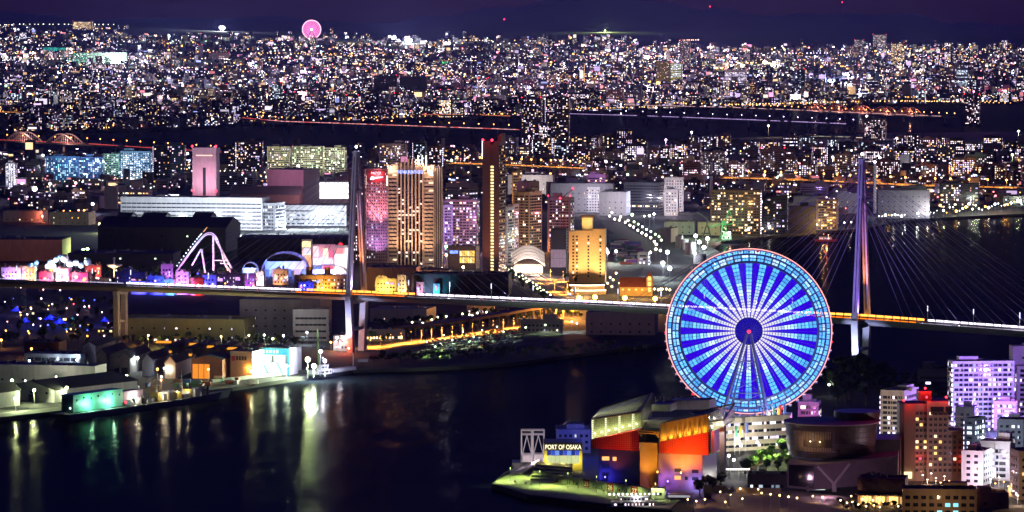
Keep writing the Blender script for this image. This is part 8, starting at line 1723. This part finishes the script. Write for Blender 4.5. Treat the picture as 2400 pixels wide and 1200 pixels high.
# the rest of the far city: thousands of small blocks nobody could pick apart, one mass
def mass(name, label, n, sampler, zf, hr, wr, litr, lampf, seed, glare=()):
    rn = random.Random(seed); m = MB(); names = [WM(k) for k in ('grey', 'white', 'dark', 'mauve', 'beige', 'brown', 'charcoal')]; LI = len(names)
    allp = PAL['mix']*3 + PAL['white']*2 + PAL['warm']*2 + PAL['pinkish'] + PAL['violet'][:2] + PAL['cool']
    for _ in range(n):
        s_ = sampler(rn)
        if s_ is None: continue
        px, py = s_; p = zf(px, py); Y = p.y
        w = rn.uniform(*wr); d = rn.uniform(8, 16); h = rn.lognormvariate(math.log(hr), .45); a = rn.uniform(-.5, .35); c, sn = math.cos(a), math.sin(a)
        def T(x, y, z): return (p.x + x*c - y*sn, p.y + y*c + x*sn, p.z + z)
        mi = rn.choice((0, 0, 1, 2, 2, 3, 4, 5, 6, 6)); m.hexa([T(-w/2, 0, -4), T(w/2, 0, -4), T(w/2, d, -4), T(-w/2, d, -4), T(-w/2, 0, h), T(w/2, 0, h), T(w/2, d, h), T(-w/2, d, h)], mi)
        big = Y > 12000; fl = 3.2 if not big else 4.2; cw = 3.6 if not big else 5.0; lit = rn.choice(litr); bs = rn.choice((.45, .6, .8, 1, 1.7))*(1.0 if not big else 1.6)
        base_c = rn.choice(allp); dens = .5+.5*math.sin(px*.013+1.3*math.sin(py*.05))*math.sin(py*.06+px*.004); lit *= .35+.9*dens; bs *= .6+.8*dens
        nz, nx = max(1, int(h/fl)), max(1, int(w/cw))
        for k in range(nz):
            for i in range(nx):
                if rn.random() < lit:
                    cc = base_c if rn.random() < .55 else rn.choice(allp); e = bs*rn.choice((.7, 1, 1.5, 2.4)); x0 = -w/2+(i+.2)*cw; z0 = k*fl+.8; ww = cw*rn.uniform(.4, .75)
                    m.quad(T(x0, -.1, z0), T(x0+ww, -.1, z0), T(x0+ww, -.1, z0+fl*.5), T(x0, -.1, z0+fl*.5), LI, tuple(v*e for v in cc))
        if rn.random() < .07:                 # glowing panels added for lit walls
            cc = rn.choice(((1, .35, .65), (.4, .45, 1), (1, .6, .3), (.9, .8, 1), (.85, .6, 1), (1, .3, .35), (1, .85, .7), (.7, .5, 1))); e = rn.uniform(.5, 1.6); a0 = rn.uniform(.3, .8); m.quad(T(-w*.4, -.2, h*a0), T(w*.4, -.2, h*a0), T(w*.4, -.2, h*min(1.1, a0+.35)), T(-w*.4, -.2, h*min(1.1, a0+.35)), LI, tuple(v*e for v in cc))
        if rn.random() < .05:                 # glowing boxes added as larger lamp blobs
            cc = rn.choice(((1, .9, .9), (.8, .85, 1), (1, .55, .7), (1, .7, .4), (.75, .6, 1), (.5, .65, 1))); r_ = rn.uniform(1.5, 3.2)*(Y/10000); q = T(rn.uniform(-w, w), -8, rn.uniform(5, 14)); e = rn.uniform(2, 6)
            for k in range(3): dx, dz_ = rn.uniform(-2.5, 2.5)*r_, rn.uniform(-.6, .6)*r_; m.box(q[0]+dx-r_*.6, q[0]+dx+r_*.6, q[1]-.5, q[1]+.5, q[2]+dz_-r_*.5, q[2]+dz_+r_*.5, LI, tuple(v*e for v in cc))
        if rn.random() < lampf:
            cc = rn.choice(((1, .45, .1), (1, .45, .1), (1, .9, .8), (.9, .95, 1), (1, .9, .8), (.6, 1, .7), (1, .2, .25), (.5, .6, 1))); r_ = rn.choice((.6, .8, 1, 1.3, 2.0))*(Y/9000)**.8; x0 = rn.uniform(-w, w); z0 = rn.uniform(3, 9); e = rn.uniform(2, 7)
            q = T(x0, -6, z0); m.box(q[0]-r_, q[0]+r_, q[1]-.4, q[1]+.4, q[2]-r_, q[2]+r_, LI, tuple(v*e for v in cc))
    for (xa, ya, xb, yb_, cc, stp) in glare:                 # lamp strings along the main streets
        n_ = max(3, int(math.hypot(xb-xa, (yb_-ya)*6)/stp))
        for i in range(n_):
            u = (i+rn.uniform(-.2, .2))/n_; px, py = xa+(xb-xa)*u, ya+(yb_-ya)*u; q = zf(px, py); r_ = rn.uniform(.8, 1.3)*q.y/10000; e = rn.uniform(2, 5)
            m.box(q.x-r_, q.x+r_, q.y-.4, q.y+.4, q.z+8-r_, q.z+8+r_, LI, tuple(v*e for v in cc))
    o = m.build(name, names+[LIT]); tag(o, label, 'city', kind='stuff'); return o
def far_sampler(rn):
    px = rn.uniform(-60, 2460); top = (58 if px < 300 else (80 if px < 900 else (88 if px < 1500 else 106))) + rn.uniform(-4, 10)
    lo = [q for q in NB]; bank = next(a[1] + (b[1]-a[1])*(px-a[0])/(b[0]-a[0]) for a, b in zip(NB[:-1], NB[1:]) if a[0] <= px <= b[0]) - 3
    u = rn.random()**.85; py = top + (bank-top)*u
    if rn.random() < .25*(.5+.5*math.sin(px*.021+py*.07)*math.sin(px*.009-py*.11)): return None
    return px, py
mass('distant_city', 'countless small lit buildings of the city beyond the river', 8600, far_sampler, far_point, 15, (9, 32), (.12, .25, .35, .5, .65), .5, 101, [(0, 268, 170, 262, (1, .4, .08), 7), (1700, 252, 2020, 244, (1, .42, .08), 8), (1340, 262, 1560, 256, (1, .42, .08), 10), (820, 284, 1240, 272, (1, .42, .08), 16), (2080, 118, 2400, 120, (1, .5, .2), 9), (1050, 97, 1160, 99, (1, .6, .3), 7), (0, 62, 280, 48, (.9, .9, .7), 12), (1600, 98, 1640, 97, (1, .5, .4), 5)] + [(a, b, a+crn.uniform(60, 420)*crn.choice((-1, 1)), b+crn.uniform(-16, 16), crn.choice(((1, .45, .1), (1, .8, .6), (.85, .7, 1), (1, .5, .2))), crn.uniform(6, 12)) for a, b in [(crn.uniform(0, 2400), crn.uniform(125, 245)) for _ in range(46)]])
def near_sampler(rn):
    px = rn.uniform(-40, 2440); py = rn.uniform(345, 505)
    lo = 366 - px*.02
    if py < lo or (px < 230 and py > 494) or (230 <= px < 830 and (py > 452)) or (830 < px < 1180 and py > 455) or (1180 < px < 1650 and py > 478) or (px > 1650 and py > 545-(px-1650)*.062-22): return None
    return px, py
mass('low_town', 'crowded low houses and small blocks between the river and the harbour', 1900, near_sampler, lambda x, y: G(x, y), 7.5, (8, 20), (.06, .12, .2, .3, .45), .45, 202, [(a, b, a+crn.uniform(60, 260)*crn.choice((-1, 1)), b+crn.uniform(-12, 12), crn.choice(((1, .42, .08), (1, .8, .6), (.9, .8, 1))), crn.uniform(9, 16)) for a, b in [(crn.uniform(1350, 2300), crn.uniform(350, 440)) for _ in range(16)] + [(crn.uniform(60, 700), crn.uniform(395, 440)) for _ in range(6)]])
# distant ferris wheel --------------------------------------------------
c = far_point(731, 95); t = thing('distant_ferris_wheel', 'small far ferris wheel glowing pink on the left skyline', 'ferris wheel', c); Rw = 21.5/F*c.y; zc = 26/F*c.y
rc_ = EM('far_wheel_pink', (1, .25, .62), 1.5); q = MB(); q.path([(Rw*math.cos(a), 0, zc+Rw*math.sin(a)) for a in [2*math.pi*i/48 for i in range(49)]], 2.4, n=5); q.build('rim', EM('far_wheel_rim', (1, .45, .6), 2), t)
q = MB(); q.path([(Rw*.62*math.cos(a), 0, zc+Rw*.62*math.sin(a)) for a in [2*math.pi*i/36 for i in range(37)]], 1.6, n=5); q.build('inner_ring', rc_, t)
for rr_ in (.3, .46, .78, .9): q = MB(); q.path([(Rw*rr_*math.cos(a), 0, zc+Rw*rr_*math.sin(a)) for a in [2*math.pi*i/36 for i in range(37)]], 1.5, n=4); q.build('inner_ring', rc_, t)
for i in range(40): a = 2*math.pi*i/40; q = MB(); q.tube((0, 0, zc), (Rw*math.cos(a), 0, zc+Rw*math.sin(a)), 1.5, n=4); q.build('spoke', EM('far_wheel_spoke', (.9, .2, .62), 1.1), t)
q = MB(); q.ball((0, -3, zc), 6); q.build('hub', EM('far_wheel_hub', (1, .8, .9), 4), t)
for sx in (-1, 1): q = MB(); q.tube((0, 0, zc), (sx*Rw*.55, 0, -2), 2); q.build('leg', STEEL, t)
# blazing floodlight banks of the far city
for i, (x, y, n_, c, e) in enumerate(((922, 98, 5, (.85, .9, 1), 12), (958, 102, 4, (.9, .93, 1), 10), (1013, 116, 4, (1, .8, .55), 14), (1050, 112, 3, (1, .9, .8), 12), (1130, 234, 3, (1, .85, .8), 14), (1193, 238, 3, (1, .72, .5), 10), (40, 246, 3, (.9, .95, 1), 12), (302, 196, 2, (1, .95, 1), 10), (650, 212, 3, (.6, .75, 1), 8), (1740, 160, 6, (1, 1, .55), 6), (1800, 158, 8, (1, 1, .5), 6), (1850, 160, 5, (.9, 1, .6), 5), (1950, 198, 4, (.4, .6, 1), 10), (2000, 192, 3, (.9, .8, 1), 9), (1985, 206, 3, (.6, .7, 1), 8), (395, 96, 2, (.8, 1, .9), 9), (2155, 126, 3, (1, 1, .7), 8), (1425, 202, 2, (1, .6, .1), 3.5), (1525, 202, 2, (1, .6, .1), 3.5), (1515, 142, 2, (1, .9, .9), 9), (210, 152, 4, (.5, 1, .8), 6), (270, 156, 4, (.8, 1, .95), 7), (520, 72, 3, (.9, .95, 1), 8), (1418, 70, 1, (.8, 1, .3), 7), (1238, 214, 3, (.5, .5, 1), 6), (1270, 212, 2, (1, .2, .3), 6), (1860, 240, 2, (1, .9, .7), 7), (2290, 226, 3, (1, .2, .35), 6))):
    p = far_point(x, y); t = thing('floodlight_bank', 'blazing far floodlight bank %s' % where(x, y), 'floodlight', p, 0, 'blazing lights of the far city'); AUTO.append((t, (x, y), t['label'], 1)); s_ = p.y/F
    for k in range(n_):
        q = MB(); dx, dz = crn.uniform(-6, 6)*s_*(n_/3), crn.uniform(4, 12)*s_; q.ball((dx, 0, dz), crn.uniform(1.8, 4.2)*s_, n=10); lh = q.build('lamp_cluster', EM('bank_%d' % i, c, e), t); q = MB(); q.tube((dx, 0, 0), (dx, 0, dz), .5, n=5); q.build('mast', STEEL, t)
    plight((0, -8*s_, 9*s_), c, e*72000*(s_/1.5)**2, 2, t)
# skyline lamp rows and mast lamps on the hills
for i, (x, y, c) in enumerate(((1664, 16, (1, .02, .08)), (1974, 6, (1, .02, .08)), (1182, 58, (1, .02, .1)), (1182, 46, (1, .02, .1)), (1254, 60, (1, .02, .1)), (1284, 60, (1, .02, .1)), (2126, 92, (.8, 1, .3)), (2170, 94, (.8, 1, .3)), (1472, 74, (.6, 1, .7)))):
    p = A(x, y, 30000 if y > 30 else 36200); gz = ground_z(p.x, min(p.y, HILLY)); t = thing('hill_mast', '%s lamp on a mast on the hills %s' % ('red' if c[1] < .1 else 'greenish', where(x, y)), 'mast', Vector((p.x, p.y, min(gz, p.z)-2)), 0, 'mast lamps on the hills'); AUTO.append((t, (x, y), t['label'], 1)); hgt = p.z - t.location.z
    q = MB(); q.tube((0, 0, 0), (0, 0, hgt), 1.2, .6, n=5); q.build('mast', STEEL, t); q = MB(); q.ball((0, 0, hgt+3), 6.0, n=8); q.build('lamp', EM('hill_lamp_%d' % (c[1] < .1), c, 5), t)
# ------------------------------------------------------------------ labels that single out the city blocks
groups = {}
for a in AUTO:
    lab = a[2] if len(a) > 3 else a[2] + ' ' + where(*a[1]); groups.setdefault(lab, []).append(a)
for lab, ls in groups.items():
    ls.sort(key=lambda a: a[1][0])
    for i, a in enumerate(ls):
        a[0]['label'] = lab if len(ls) == 1 else (lab + (', left one' if i == 0 else ', right one') if len(ls) == 2 else lab + ', %s from left' % NTH[i])
# ------------------------------------------------------------------ count look-alikes from the left, as the picture shows them
import re
bpy.context.view_layer.update()
_ord = re.compile(r',? (?:the )?(?:' + '|'.join(sorted(NTH, key=len, reverse=True)) + r') (?:from|of|in|one)\b.*$')
sets = {}
for o in COL.objects:
    if o.parent is None and 'category' in o.keys() and 'group' in o.keys():
        base = _ord.sub('', o['label']); sets.setdefault((o['group'], base), []).append(o)
for (g, base), ls in sets.items():
    if len(ls) == 1: ls[0]['label'] = base if len(base.split()) >= 4 else ls[0]['label']; continue
    ls.sort(key=lambda o: o.matrix_world.translation.x / o.matrix_world.translation.y)
    for i, o in enumerate(ls): o['label'] = base + ', %s from left' % NTH[i]
